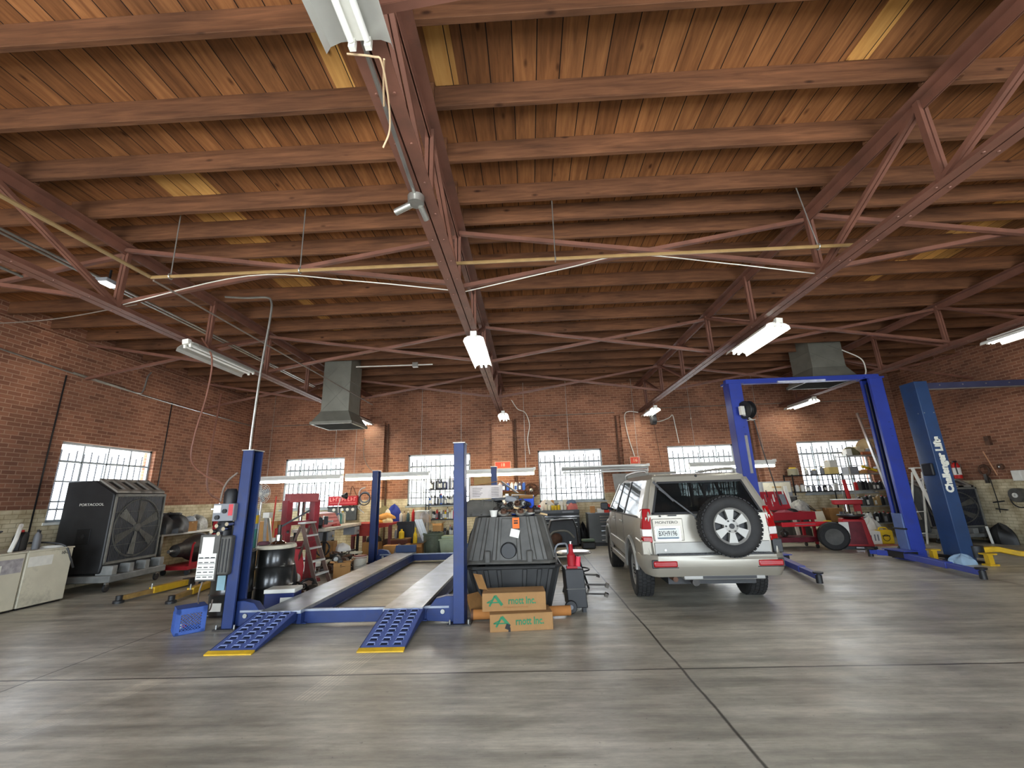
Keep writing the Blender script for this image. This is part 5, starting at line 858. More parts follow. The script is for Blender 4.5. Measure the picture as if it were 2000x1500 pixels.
# bottle shelf, fan and signs on the middle wall
t = thing('wall_shelf', 'small wall shelf of blue and white oil bottles left of the middle window', 'shelf', (-.55, 14.28, 0)); obj('board', MB().box(-.62, .42, -.14, .12, 1.3, 1.33).box(-.62, .42, -.14, .12, 1.7, 1.73), M_BROWNW, t); obj('back_board', MB().box(-.62, .42, .1, .12, 1.3, 1.75), M_CARD2, t)
for x in (-.6, .4): obj('upright', MB().box(x-.015, x+.015, -.14, .12, 0, 1.75), M_DARK, t)
for lev in (1.33, 1.73):
    for i in range(8): bottle('blue or white oil bottle on the wall shelf below the red number sign', (-1.1+.13*i, 14.22, lev), .26, .1, (M_BOTBLUE, M_WHITEP, pm('cool_white', (200, 206, 214)), mat('navy_bottle2', (40, 46, 82), .4))[(i+int(lev*3)) % 4], M_WHITEP, 'jug', 'oil bottles on the middle wall shelf', rz=.1, lab=M_BOTBLUE if i % 2 else M_WHITEP)
t = thing('extractor_fan', 'round rusty shop fan left of the middle window', 'fan', (.05, 14.45, 1.72)); obj('cage', MB().torus((0, 0, 0), .22, .02, 'Y').torus((0, -.05, 0), .12, .012, 'Y'), M_RUST, t); obj('hub', MB().lathe([(0, -.08), (.06, -.06), (.07, .06), (0, .06)], axis='Y'), M_STEEL, t)
for k in range(4): a = pi/2*k+.3; obj('blade', MB().cbox((.11*cos(a), -.02, .11*sin(a)), (.16, .008, .08), (.4, -a, 0)), M_RUST, t)
def sign(label, loc, w, h, s):
    t = thing('number_sign', label, 'sign', loc, 0, 'red number signs on the back wall'); obj('plate', MB().box(-w/2, w/2, -.01, .01, -h/2, h/2), pm('sign_orange_red', (206, 72, 46), .5), t); obj('border', MB().box(-w/2-.015, w/2+.015, -.006, .012, -h/2-.015, h/2+.015), pm('sign_cream', (224, 190, 160)), t); text('lettering', s, h*.75, face((0, -.012, 0), (1, 0, 0), (0, 0, 1)), pm('sign_number', (236, 206, 170)), t); return t
sign('small red sign numbered 18 above the tube light on the middle pier', (-.86, 14.37, 2.56), .5, .2, '18'); sign('small red sign with a pale number on the pier above the car', (3.5, 14.37, 2.57), .3, .2, '16')
solo('picture_board', MB().box(-.3, .3, -.02, .02, 0, .42), pm('board_olive', (122, 104, 76), .8), 'brown notice board on the wall behind the front right lift post', 'board', (-1.55, 14.55, 1.95)); 

pile([(-.4, 6.62, zt+.02), (-.3, 6.64, zt+.03), (-.15, 6.64, zt+.02), (.0, 6.66, zt+.02), (.1, 6.64, zt+.02), (-.36, 6.78, zt+.1), (-.2, 6.8, zt+.13), (.0, 6.8, zt+.1), (-.46, 6.78, zt+.12)], 'small greasy part along the front of the upturned bin', 'greasy parts along the front of the bin', 21, .7)
for i in range(7): carton('small box or tray in the back row on the black tool cabinet', (.42+.14*i, 14.3, 1.09), .12, .1, .2+.05*(i % 3), 0, [M_WHITEP, M_CREAM, M_CARD, M_BOTGREY][i % 4], tape=False, group='small boxes in the back row on the black cabinet')
heap('black_bag', 'black bag stuffed behind the bins at the front right lift post', 'bag', (-1.0, 7.9, 0), .4, .5, .95, M_BLK, 86)
# ------------------------------------------------------------------ silver off-road car (local: x right, y forward, origin under the rear axle)
t = thing('car', 'silver four wheel drive car with a spare wheel on its tailgate', 'car', (2.56, 7.42, 0), -.05); CAR = t
M_SIL = mat('silver_car_paint', (150, 144, 131), .36, .3, .04, 2, coat=.2); M_SILD = mat('dull_silver_trim', (146, 144, 138), .42, .3, .06, 4); M_TRIM = mat('car_black_trim', (34, 34, 35), .5, 0, .15)
M_TINT = pane_mat('tinted_glass', .5, (.42, .46, .46), (.012, .013, .013)); M_CLEARG = pane_mat('side_glass', .6, (.75, .8, .8), (.02, .022, .022)); M_LAMP = mat('red_lens', (150, 10, 16), .22, 0, .12, 30, coat=.15); M_LAMPW = mat('clear_lens', (222, 214, 210), .12, 0, .05, coat=.6); M_SEAT = mat('dark_seat_cloth', (30, 30, 32), .9)
def S(y, wb, wm, wt, zb, z1, z2, zt): return [(-wb, y, zb), (-wm, y, z1), (-wm, y, z2), (-wt, y, zt), (wt, y, zt), (wm, y, z2), (wm, y, z1), (wb, y, zb)]
b = MB(); b.loft([S(-.93, .78, .88, .86, .50, .62, .98, 1.22), S(-.80, .86, .945, .92, .44, .58, 1.0, 1.23), S(-.3, .87, .95, .93, .42, .56, 1.02, 1.23), S(.8, .87, .95, .93, .42, .56, 1.02, 1.22), S(2.0, .87, .95, .93, .42, .56, 1.0, 1.2), S(2.7, .87, .95, .9, .42, .56, .98, 1.16), S(3.3, .85, .93, .82, .44, .56, .92, 1.04), S(3.68, .7, .8, .66, .46, .56, .84, .94)])
body = obj('body_shell', b, M_SIL); cuts = []
c = MB()
for yy in (0, 2.78):
    for s in (-1, 1): c.cyl((s*.58, yy, .40), (s*1.2, yy, .40), .45, n=36)
cu = obj('cutter', c, M_TRIM)
c2 = MB().box(-.86, .86, -.6, 2.5, .7, 1.4); cu2 = obj('cutter2', c2, M_TRIM)
for q in (cu, cu2): mo_ = body.modifiers.new('b', 'BOOLEAN'); mo_.object = q; mo_.operation = 'DIFFERENCE'; mo_.solver = 'EXACT'
bpy.context.view_layer.update(); dg = bpy.context.evaluated_depsgraph_get(); me = bpy.data.meshes.new_from_object(body.evaluated_get(dg)); body.modifiers.clear(); body.data = me
me.materials.clear(); me.materials.append(M_SIL)
for q in (cu, cu2): bpy.data.objects.remove(q)
body.parent = t
# floor pan, sills
obj('floor_pan', MB().box(-.6, .6, -.78, 3.3, .3, .46), M_TRIM, t)
for s in (-1, 1):
    obj('side_step', MB().box(s*.95-.06 if s > 0 else -.95-.02, s*.95+.02 if s > 0 else -.95+.06, .5, 2.3, .36, .46), M_SILD, t, bev=.015); obj('side_moulding', MB().box(min(s*.945, s*.975), max(s*.945, s*.975), .48, 2.32, .58, .74), M_SILD, t, bev=.012)
    for k, yy in enumerate((0, 2.78)):
        pts = [(s*.955, yy+.47*cos(a), .40+.47*sin(a)) for a in [.1+k_*(pi-.2)/18 for k_ in range(19)]]; obj('fender_flare', MB().tube(pts, .032, 7), M_SILD, t)
    for yy in (.62, 1.55, 2.42): obj('door_seam', MB().box(min(s*.946, s*.952), max(s*.946, s*.952), yy-.004, yy+.004, .62, 1.2), M_TRIM, t)
    for yy in (.72, 1.62): obj('door_handle', MB().box(min(s*.945, s*.975), max(s*.945, s*.975), yy, yy+.17, 1.06, 1.1), M_SIL, t, bev=.01)
# greenhouse
X = lambda z: .925-(z-1.22)*.36
def pil(name, pts, m=M_SIL, bev=.012): return obj(name, MB().loft(pts), m, t, bev=bev)
zr = 1.76
for s in (-1, 1):
    def q(y, z, o=0): return (s*(X(z)-o), y, z)
    pil('pillar', [[q(-.9, 1.2), q(-.62, 1.2), q(-.62, 1.2, .05), (s*(X(1.2)-.1), -.92, 1.2)], [q(-.70, zr), q(-.36, zr), q(-.36, zr, .05), (s*(X(zr)-.1), -.74, zr)]])
    for y0, y1, w in ((.62, .62, .07), (1.5, 1.46, .07)): pil('pillar', [[q(y0-w/2, 1.2), q(y0+w/2, 1.2), q(y0+w/2, 1.2, .03), q(y0-w/2, 1.2, .03)], [q(y1-w/2, zr), q(y1+w/2, zr), q(y1+w/2, zr, .03), q(y1-w/2, zr, .03)]], M_TRIM, 0)
    pil('pillar', [[q(2.52, 1.18), q(2.62, 1.18), q(2.62, 1.18, .05), q(2.52, 1.18, .05)], [q(1.95, zr), q(2.05, zr), q(2.05, zr, .05), q(1.95, zr, .05)]])
    g = MB()
    for (a0, a1), (c0, c1) in (((-.64, .59), (-.38, .59)), ((.66, 1.46), (.66, 1.42)), ((1.54, 2.54), (1.5, 1.97))): g.loft([[q(a0, 1.2, .012), q(a1, 1.2, .012), q(a1, 1.2, .018), q(a0, 1.2, .018)], [q(c0, zr, .012), q(c1, zr, .012), q(c1, zr, .018), q(c0, zr, .018)]])
    obj('side_glass', g, M_CLEARG, t)
    obj('roof_rail', MB().tube(crv([(s*.66, -.45, 1.84), (s*.665, -.36, 1.9), (s*.67, .5, 1.92), (s*.665, 1.4, 1.9), (s*.655, 1.55, 1.83)]), .02, 6), M_SILD, t)
    obj('window_trim', MB().bar(q(-.7, 1.215, -.004), q(2.55, 1.2, -.004), .014, .02), M_TRIM, t)
    m_ = obj('door_mirror', MB().loft([[(s*.98, 2.26, 1.2), (s*1.15, 2.26, 1.22), (s*1.15, 2.26, 1.38), (s*.98, 2.26, 1.38)], [(s*1.0, 2.42, 1.24), (s*1.12, 2.4, 1.26), (s*1.12, 2.4, 1.35), (s*1.0, 2.42, 1.35)]]), M_TRIM, t, bev=.03, seg=3); obj('mirror_arm', MB().bar((s*.88, 2.36, 1.22), (s*1.0, 2.34, 1.26), .06, .05), M_TRIM, m_); obj('mirror_glass', MB().box(min(s*1.0, s*1.13), max(s*1.0, s*1.13), 2.252, 2.256, 1.24, 1.36), M_TRIM, m_)
r = MB(); rx = X(zr)
r.loft([[(-rx+.02, -.72, zr-.02), (rx-.02, -.72, zr-.02), (rx-.1, -.7, zr+.055), (-rx+.1, -.7, zr+.055)], [(-rx-.0, -.55, zr-.02), (rx, -.55, zr-.02), (rx-.09, -.5, zr+.08), (-rx+.09, -.5, zr+.08)], [(-rx-.0, 1.5, zr-.02), (rx, 1.5, zr-.02), (rx-.09, 1.5, zr+.085), (-rx+.09, 1.5, zr+.085)], [(-rx+.01, 2.02, zr-.02), (rx-.01, 2.02, zr-.02), (rx-.12, 1.98, zr+.03), (-rx+.12, 1.98, zr+.03)]]); obj('roof', r, M_SIL, t, bev=.025, seg=3)
obj('windscreen', MB().loft([[(-.8, 2.6, 1.17), (.8, 2.6, 1.17), (.8, 2.6, 1.176), (-.8, 2.6, 1.176)], [(-.64, 2.0, zr), (.64, 2.0, zr), (.64, 2.0, zr+.006), (-.64, 2.0, zr+.006)]]), M_CLEARG, t)
obj('hood', MB().loft([[(-.72, 2.62, 1.16), (.72, 2.62, 1.16), (.72, 2.62, 1.19), (-.72, 2.62, 1.19)], [(-.74, 2.98, 1.98), (.74, 2.98, 1.98), (.74, 2.98, 2.01), (-.74, 2.98, 2.01)]]), mat('hood_inside_grey', (150, 146, 138), .5, .2, .1), t, bev=.02); obj('hood_prop', MB().cyl((.4, 3.4, 1.02), (.4, 2.95, 1.8), .006), M_DARK, t)
# tailgate: frame round the rear window, lower door, recessed number plate
def rp(x, z, o=0.): return (x, (-.935+max(0, z-1.2)*.36)-o, z)
tg = MB()
def quadslab(mb, pts, o0, o1): mb.loft([[rp(x, z, o0) for x, z in pts], [rp(x, z, o1) for x, z in pts]])
quadslab(tg, [(-.80, .70), (.80, .70), (.84, 1.26), (-.84, 1.26)], 0, .035); quadslab(tg, [(-.84, 1.24), (-.76, 1.24), (-.60, 1.76), (-.68, 1.76)], 0, .03); quadslab(tg, [(.76, 1.24), (.84, 1.24), (.68, 1.76), (.60, 1.76)], 0, .03); quadslab(tg, [(-.68, 1.70), (.68, 1.70), (.66, 1.80), (-.66, 1.80)], 0, .03)
TG = obj('tailgate', tg, M_SIL, t, bev=.014); gl = MB(); quadslab(gl, [(-.745, 1.26), (.745, 1.26), (.6, 1.715), (-.6, 1.715)], .012, .018); obj('rear_window', gl, M_TINT, TG)
sl = MB(); quadslab(sl, [(-.77, 1.255), (.77, 1.255), (.77, 1.285), (-.77, 1.285)], .019, .033); quadslab(sl, [(-.77, 1.26), (-.735, 1.26), (-.59, 1.71), (-.615, 1.71)], .019, .033); quadslab(sl, [(.735, 1.26), (.77, 1.26), (.615, 1.71), (.59, 1.71)], .019, .033); quadslab(sl, [(-.62, 1.69), (.62, 1.69), (.61, 1.72), (-.61, 1.72)], .019, .033); obj('window_seal', sl, M_TRIM, TG)
lo = MB(); quadslab(lo, [(-.78, .69), (.78, .69), (.78, .88), (-.78, .88)], .036, .05); obj('lower_panel', lo, M_SILD, TG, bev=.01)
pl = MB(); quadslab(pl, [(-.78, .9), (-.36, .9), (-.36, 1.2), (-.78, 1.2)], .034, .05); obj('plate_surround', pl, M_SIL, TG, bev=.012)
np_ = obj('number_plate', MB().box(-.745, -.425, -1.0, -.985, .925, 1.075), mat('plate_face', (206, 208, 200), .5, 0, .05, 10), TG); pf = MB()
for a_, b_, c_, d_ in ((-.76, -.41, .905, .925), (-.76, -.41, 1.075, 1.095), (-.76, -.745, .905, 1.095), (-.425, -.41, .905, 1.095)): pf.box(a_, b_, -1.006, -.985, c_, d_)
obj('plate_frame', pf, M_CHROME, np_); text('lettering', 'BXH9196', .098, face((-.585, -1.002, 1.0), (1, 0, 0), (0, 0, 1)), M_INK, np_, font_w=.66); obj('plate_art', MB().box(-.73, -.44, -1.0015, -1.0, .93, .95), pm('plate_slate', (98, 116, 128)), np_); obj('plate_art_top', MB().box(-.70, -.47, -1.0015, -1.0, 1.056, 1.07), pm('plate_slate2', (88, 100, 112)), np_)
text('lettering', 'MONTERO', .052, face((-.585, -.988, 1.148), (1, 0, 0), (0, 0, 1)), M_TRIM, TG, font_w=1.25)
obj('badge', MB().box(-.55, -.43, -.975, -.97, 1.232, 1.25), M_TRIM, TG); obj('lock', MB().cyl((-.66, -.98, 1.235), (-.66, -.96, 1.235), .012), M_TRIM, TG)
wp = obj('wiper', MB().bar((-.15, -1.0, 1.2), (-.62, -.9, 1.62), .016, .02), M_TRIM, TG); obj('wiper_pivot', MB().cyl((-.15, -1.02, 1.2), (-.15, -.95, 1.2), .03), M_TRIM, wp); obj('wiper_blade', MB().bar((-.44, -.965, 1.44), (-.68, -.865, 1.72), .012, .03), M_TRIM, wp)
obj('wash_nozzle', MB().ball((-.02, -.75, 1.79), .02), M_TRIM, TG); obj('door_stud', MB().cyl((-.64, -1.0, .78), (-.64, -.97, .78), .014), M_CHROME, TG)
# lamps and bumper
for s in (-1, 1):
    def lp(z0, z1, m, n):
        w = lambda z: X(max(z, 1.22)) if z > 1.22 else .925
        l_ = MB().loft([[(s*.80, -.985, z0), (s*w(z0)*1.0, -.93, z0), (s*(w(z0)+.012), -.72, z0), (s*.80, -.80, z0)], [(s*(.80-(.02 if z1 > 1.2 else 0)), -.985+(max(0, z1-1.2)*.36), z1), (s*w(z1), -.93+(max(0, z1-1.2)*.36), z1), (s*(w(z1)+.012), -.74, z1), (s*.80, -.80, z1)]]); return obj(n, l_, m, t, bev=.012)
    lp(.88, .96, M_LAMP, 'lamp_lens'); lp(.96, 1.06, M_LAMPW, 'lamp_lens'); lp(1.06, 1.34, M_LAMP, 'lamp_lens')
    obj('reflector', MB().box(min(s*.53, s*.85), max(s*.53, s*.85), -1.135, -1.10, .575, .655), M_LAMP, t, bev=.02, seg=3); obj('reflector_bezel', MB().box(min(s*.51, s*.87), max(s*.51, s*.87), -1.118, -1.098, .56, .67), M_TRIM, t, bev=.012)
    obj('bumper_corner', MB().box(min(s*.82, s*.95), max(s*.82, s*.95), -.97, -.88, .72, .9), M_TRIM if s > 0 else M_SIL, t, bev=.01)
bp = MB(); prof = lambda o: [(-.95-o, -.42), (-.965-o, -.75), (-.91-o, -1.0), (-.78, -1.11-o), (.78, -1.11-o), (.91+o, -1.0), (.965+o, -.75), (.95+o, -.42), (.88, -.42), (.88, -.86), (-.88, -.86), (-.88, -.42)]
bp.loft([[(x, y, z) for x, y in prof(o)] for z, o in ((.44, -.06), (.52, -.01), (.58, .01), (.66, .012), (.72, .0))]); obj('bumper', bp, M_SIL, t, bev=.012)
for s in (-1, 1): obj('bumper_wing', MB().loft([[(s*.84, -1.0, .7), (s*.955, -.93, .7), (s*.965, -.5, .7), (s*.85, -.5, .7)], [(s*.88, -.96, .90), (s*.955, -.92, .90), (s*.962, -.5, .92), (s*.86, -.5, .92)]]), M_SIL, t, bev=.02)
obj('step_pad', MB().box(-.76, .76, -1.09, -.88, .715, .735), M_TRIM, t) if 0 else None; tp = MB().box(-.76, .76, -1.09, -.88, .715, .735)
for k in range(24): tp.cyl((-.66+.057*k, -1.05, .735), (-.66+.057*k, -1.05, .742), .018, n=8)
obj('step_pad', tp, M_TRIM, t); obj('bumper_skirt', MB().box(-.45, .62, -1.06, -.8, .4, .46), M_SILD, t, bev=.015); obj('valance_slots', MB().box(-.2, .5, -1.068, -1.058, .415, .448), M_TRIM, t); obj('tow_hitch', MB().cyl((-.28, -1.0, .36), (-.28, -.9, .36), .05), M_IRON, t); obj('exhaust', MB().cyl((-.55, -1.0, .40), (-.55, -.4, .40), .035), M_RUST, t)
obj('rear_axle', MB().cyl((-.7, 0, .36), (.7, 0, .36), .05).ball((.1, 0, .36), .15), M_IRON, t)
# wheels
def wheel(c, axis, R, w, name, face_s, parent):
    """tyre with tread blocks and a six-window alloy rim; axis 'X' or 'Y', face_s = which way the rim faces"""
    o = bpy.data.objects.new('hubless', None) if 0 else None
    pr = [(R*.60, -w*.40), (R*.70, -w*.5), (R*.86, -w*.52), (R*.96, -w*.46), (R, -w*.36), (R, w*.36), (R*.96, w*.46), (R*.86, w*.52), (R*.70, w*.5), (R*.60, w*.40)]
    ty = obj(name, MB().lathe(pr, c, axis, 44), M_RUB, parent); tr = MB(); c = V(c)
    for k in range(44):
        a = 2*pi*k/44
        for j, (o_, da) in enumerate(((-.34, 0), (-.12, .06), (.12, .0), (.34, .06))):
            p = V((R*1.008*cos(a+da), R*1.008*sin(a+da))); ax = o_*w
            if axis == 'X': tr.cbox(c+V((ax, p.x, p.y)), (w*.19, .014, R*.105), (a+da, 0, 0))
            else: tr.cbox(c+V((p.x, ax, p.y)), (.014, w*.19, R*.105), (0, -(a+da), 0))
    obj('tread', tr, M_RUB, ty); f = face_s*w*.30
    def P(a, r, o): return c + (V((o, r*cos(a), r*sin(a))) if axis == 'X' else V((r*cos(a), o, r*sin(a))))
    rm = MB(); rm.lathe([(R*.54, f), (R*.615, f+face_s*.03), (R*.63, f), (R*.60, -f*.9), (R*.5, -f*.9)], c, axis, 40)
    for k in range(6):
        a = 2*pi*k/6+pi/6; d1, d2 = .36, .27
        rm.loft([[P(a-d1, R*.22, f+face_s*.012), P(a+d1, R*.22, f+face_s*.012), P(a+d1, R*.22, f-face_s*.05), P(a-d1, R*.22, f-face_s*.05)], [P(a-d2, R*.57, f+face_s*.012), P(a+d2, R*.57, f+face_s*.012), P(a+d2, R*.57, f-face_s*.04), P(a-d2, R*.57, f-face_s*.04)]])
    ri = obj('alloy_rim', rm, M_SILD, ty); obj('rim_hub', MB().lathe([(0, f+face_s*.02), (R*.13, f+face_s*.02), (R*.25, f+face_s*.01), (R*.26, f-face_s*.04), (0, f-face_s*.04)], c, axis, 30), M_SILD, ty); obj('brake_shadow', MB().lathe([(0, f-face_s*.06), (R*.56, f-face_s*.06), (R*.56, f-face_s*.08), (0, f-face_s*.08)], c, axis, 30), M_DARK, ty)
    nt_ = MB()
    for k in range(6): a = 2*pi*k/6; nt_.cyl(P(a, R*.19, f), P(a, R*.19, f+face_s*.03), .011, n=8)
    nt_.cyl(P(0, 0, f), P(0, 0, f+face_s*.03), R*.09, n=18); obj('wheel_nuts', nt_, M_DARK, ty); return ty
for yy in (0, 2.78):
    for s in (-1, 1): wheel((s*.825, yy, .385), 'X', .385, .265, 'wheel', s, t)
wheel((.20, -1.17, 1.10), 'Y', .39, .24, 'spare_wheel', -1, t)
obj('spare_carrier', MB().box(.0, .4, -1.08, -.95, 1.0, 1.2), M_TRIM, t); obj('tyre_cover_seam', MB().torus((.20, -1.05, 1.10), .36, .012, 'Y', 36), M_TRIM, t)
# seats
for y_, hs in ((.35, (-.45, 0, .45)), (1.5, (-.4, .4))):
    obj('seat', MB().box(-.68, .68, y_-.08, y_+.06, .62, 1.22) if y_ < 1 else MB().box(-.66, -.14, y_-.08, y_+.06, .62, 1.26).box(.14, .66, y_-.08, y_+.06, .62, 1.26), M_SEAT, t, bev=.04); obj('seat_cushion', MB().box(-.68, .68, y_, y_+.5, .5, .72), M_SEAT, t, bev=.03)
    for x in hs: obj('headrest', MB().box(x-.14, x+.14, y_-.07, y_+.05, 1.27, 1.46), M_SEAT, t, bev=.05)
obj('dashboard', MB().box(-.72, .72, 2.15, 2.6, .9, 1.15), M_SEAT, t, bev=.03); obj('load_floor', MB().box(-.8, .8, -.88, .3, .62, .7), M_SEAT, t); obj('steering_wheel', MB().torus((-.38, 2.02, 1.05), .18, .016, 'Y'), M_SEAT, t)
# ------------------------------------------------------------------ two post lifts
t = thing('two_post_lift', 'bright blue two post lift with an overhead beam, right of the car', 'lift', (6.55, 10.1, 0))
for s in (-1, 1):
    x = s*1.62; p = MB(); w, d, H = .3, .3, 3.98
    xo = x+s*w/2; xi = x-s*w/2; B = lambda a, b: (min(a, b), max(a, b))
    p.box(*B(xo, xo-s*.012), -d/2, d/2, .02, H)
    for y in (-d/2, d/2-.012): p.box(*B(xo, xi), y, y+.012, .02, H)
    for y in (-d/2+.012, d/2-.07): p.box(*B(xi, xi+s*.012), y, y+.058, .02, H)
    o = obj('post', p, M_BLUE2, t, bev=.005); ch = MB().box(*B(xi+s*.10, xi+s*.12), -.09, .09, .05, H-.05); obj('track_back', ch, M_GROOVE, o)
    for y in (-.07, .07): obj('lift_chain', MB().box(*B(xi+s*.05, xi+s*.06), y-.012, y+.012, .9, H-.1), M_STEEL, o)
    for k in range(3): obj('bolt_slot', MB().cbox((x+.05, -d/2-.002, 2.62+.16*k), (.04, .004, .01)), M_GROOVE, o)
    obj('base_plate', MB().box(x-.24, x+.24, -.24, .24, 0, .025), M_BLUE2, t); obj('base_gusset', MB().prism([(xi, .03), (xi-s*.22, .03), (xi, .3)], .10, .14), M_DARK, t)
    cg = obj('carriage', MB().box(*B(xi+s*.04, xi-s*.03), -.13, .13, .1, .95), mat('carriage_slate_blue', (84, 104, 150), .4, .2, .12), t, bev=.008); obj('carriage_yoke', MB().box(*B(xi-s*.02, xi-s*.3), -.32, .2, .06, .2), M_DARK, t, bev=.008); obj('yoke_plate', MB().box(*B(xi-s*.0, xi-s*.34), -.36, .22, .2, .215), M_BLUE2, t); obj('handle_bar', MB().box(*B(xi-s*.02, xi-s*.05), -.2, .2, .62, .65), M_DARK, cg)
    arms = [((xi-s*.24, -.3), (xi-s*.62, -2.2)), ((xi-s*.24, .15), (xi-s*.45, .42))] if s > 0 else [((xi+.12, -.3), (xi-.32, -2.2)), ((xi+.2, .15), (xi+.5, .8))]
    for (a, b) in arms:
        a, b = V((*a, .12)), V((*b, .12)); ar = obj('swing_arm', MB().bar(a, a+(b-a)*.62, .13, .11), M_BLUE2, t, bev=.008); obj('arm_extension', MB().bar(a+(b-a)*.5, b, .1, .085), M_BLUE2, ar, bev=.006); obj('arm_pad', MB().lathe([(0, .1), (.03, .1), (.03, .2), (.075, .21), (.08, .235), (0, .235)], (b.x, b.y, -.04), n=18), M_BLK, ar); obj('pad_collar', MB().cyl((b.x, b.y, .02), (b.x, b.y, .15), .05), M_BLK, ar)
obj('overhead_beam', MB().box(-1.78, 1.78, -.07, .07, 3.98, 4.1), M_BLUE2, t, bev=.006); obj('beam_cap', MB().box(-1.82, -1.4, -.15, .15, 3.98, 4.02).box(1.4, 1.82, -.15, .15, 3.98, 4.02), M_BLUE2, t); obj('padded_bar', MB().cyl((-.6, -.1, 3.99), (.5, -.1, 3.99), .025), mat('bar_pale', (190, 196, 214), .3), t); obj('door_edge_strip', MB().box(-1.60, -1.54, -.165, -.15, 1.9, 2.75), M_ALU, t)
t = thing('hose_reel', 'black hose reel on a white bracket on the near blue lift post', 'hose reel', (5.06, 9.86, 3.32), .3); obj('drum', MB().lathe([(.05, -.08), (.2, -.08), (.21, -.06), (.13, -.05), (.13, .05), (.21, .06), (.2, .08), (.05, .08)], axis='X', n=26), M_BLK, t); obj('hose', MB().torus((-.03, 0, 0), .15, .022, 'X').torus((.02, 0, 0), .16, .022, 'X'), M_DARK, t); obj('bracket', MB().box(-.2, -.1, -.05, .03, -.12, .08).bar((-.15, 0, -.1), (.12, 0, -.24), .06, .012).bar((-.02, 0, -.24), (.16, 0, -.22), .1, .012), M_WHITEP, t, bev=.004)
pipe('air_hose', 'black air hose hanging beside the near blue lift post', 'hose', [(5.2, 9.9, 3.1), (5.28, 9.9, 2.4), (5.42, 9.95, 1.7), (5.5, 10.0, 1.2)], .012, M_BLK)
t = thing('two_post_lift', 'dark blue two post lift with white lettering nearest the right wall', 'lift', (8.74, 9.7, 0))
M_CH = mat('dark_blue_lift_paint', (40, 66, 106), .4, 0, .16, 2, grime=.3); H = 3.76
for x0, nm in ((0, 'post'), (3.38, 'post')): obj(nm, MB().box(x0-.14, x0+.14, -.2, .2, .02, H), M_CH, t, bev=.012); obj('base_plate', MB().box(x0-.26, x0+.26, -.3, .3, 0, .03), M_DARK, t)
text('lettering', 'Challenger Lifts', .2, face((.0, -.204, 1.95), (0, 0, 1), (-1, 0, 0)), pm('lettering_white', (226, 226, 214)), t, font_w=.92, bold=.012); obj('post_bolt', MB().cyl((-.1, -.206, 3.05), (-.1, -.2, 3.05), .012), M_STEEL, t); obj('post_bolt', MB().cyl((.1, -.206, 3.05), (.1, -.2, 3.05), .012), M_STEEL, t); obj('post_bolt', MB().cyl((-.146, -.1, 3.05), (-.14, -.1, 3.05), .012), M_STEEL, t)
obj('control_box', MB().box(-.2, -.14, -.13, .12, 1.72, 1.98), M_BLK, t, bev=.02); obj('overhead_beam', MB().box(.13, 3.3, -.08, .08, 3.6, 3.74), mat('beam_slate', (54, 58, 84), .45, 0, .12), t, bev=.006); obj('beam_lower_edge', MB().box(.13, 3.3, -.1, -.08, 3.575, 3.6), M_STEEL, t)
for k in range(6): obj('beam_bolt', MB().cyl((.5+.5*k, -.09, 3.68), (.5+.5*k, -.08, 3.68), .014), M_STEEL, t)
a = MB(); a.loft([[(x, y+dy, z+dz) for dy, dz in ((-.08, -.05), (.08, -.05), (.08, .05), (-.08, .05))] for x, y, z in ((.2, -.15, .24), (.55, -.2, .25), (.8, -.3, .18), (1.5, -.6, .11), (2.3, -.75, .11))]); obj('swing_arm', a, M_YEL, t, bev=.012); obj('arm_knuckle', MB().cyl((.2, -.15, .1), (.2, -.15, .32), .13), M_BLK, t)
a = MB(); a.bar((-.1, -.3, .1), (-.3, .3, .1), .06, .06); obj('arm_lock_bar', a, M_DARK, t)
def stand(label, loc):
    t = thing('lift_adapter', label, 'adapter', loc, 0, 'yellow lift adapters'); obj('base', MB().box(-.09, .09, -.08, .08, 0, .03), M_YEL, t); obj('post', MB().box(-.045, .045, -.045, .045, .03, .2), M_YEL, t); obj('top_plate', MB().box(-.1, .1, -.08, .08, .2, .225), M_YEL, t)
stand('yellow lift adapter left of the rag at the dark blue post', (8.4, 9.9, 0)); stand('yellow lift adapter in front of the dark blue post', (8.8, 9.18, 0)); heap('shop_rag', 'pale blue rag wrapped round the foot of the dark blue post', 'rag', (8.52, 9.42, 0), .42, .3, .17, pm('pale_blue_cloth', (150, 176, 200), .95), 91)
# red tool cart
t = thing('tool_cart', 'red tool cart with an upright red pegboard and an open tray', 'tool cart', (6.95, 12.45, 0)); M_CT = mat('cart_red_paint', (146, 28, 38), .5, 0, .15, 3, grime=.25, spec=.25)
obj('top_tray', MB().box(-.6, .6, -.26, .3, .8, .84).box(-.6, .6, -.28, -.25, .72, .92).box(-.6, .6, .28, .31, .78, .92).box(-.62, -.59, -.28, .31, .72, .92).box(.59, .62, -.28, .31, .72, .92), M_CT, t, bev=.006); dr = obj('open_drawer', MB().box(-.42, .72, -.5, -.1, .58, .66), M_CT, t, bev=.015); obj('drawer_lip', MB().box(-.44, .74, -.53, -.49, .57, .68), pm('cart_lip_red', (196, 44, 52), .25), dr, bev=.01); obj('drawer_pull', MB().box(-.1, .4, -.545, -.53, .62, .635), M_STEEL, dr)
obj('side_panel', MB().box(-.64, -.5, -.3, .32, .5, .95), pm('cart_bright_red', (206, 40, 44), .3), t, bev=.012); obj('lower_tray', MB().box(-.55, .6, -.26, .3, .16, .28), mat('cart_dark_red', (92, 26, 36), .4), t, bev=.01)
for x in (-.55, .55):
    for y in (-.22, .26): obj('leg', MB().box(x-.03, x+.03, y-.03, y+.03, .1, .8), M_CT, t); obj('caster', MB().cyl((x-.02, y, .05), (x+.02, y, .05), .05), M_BLK, t)
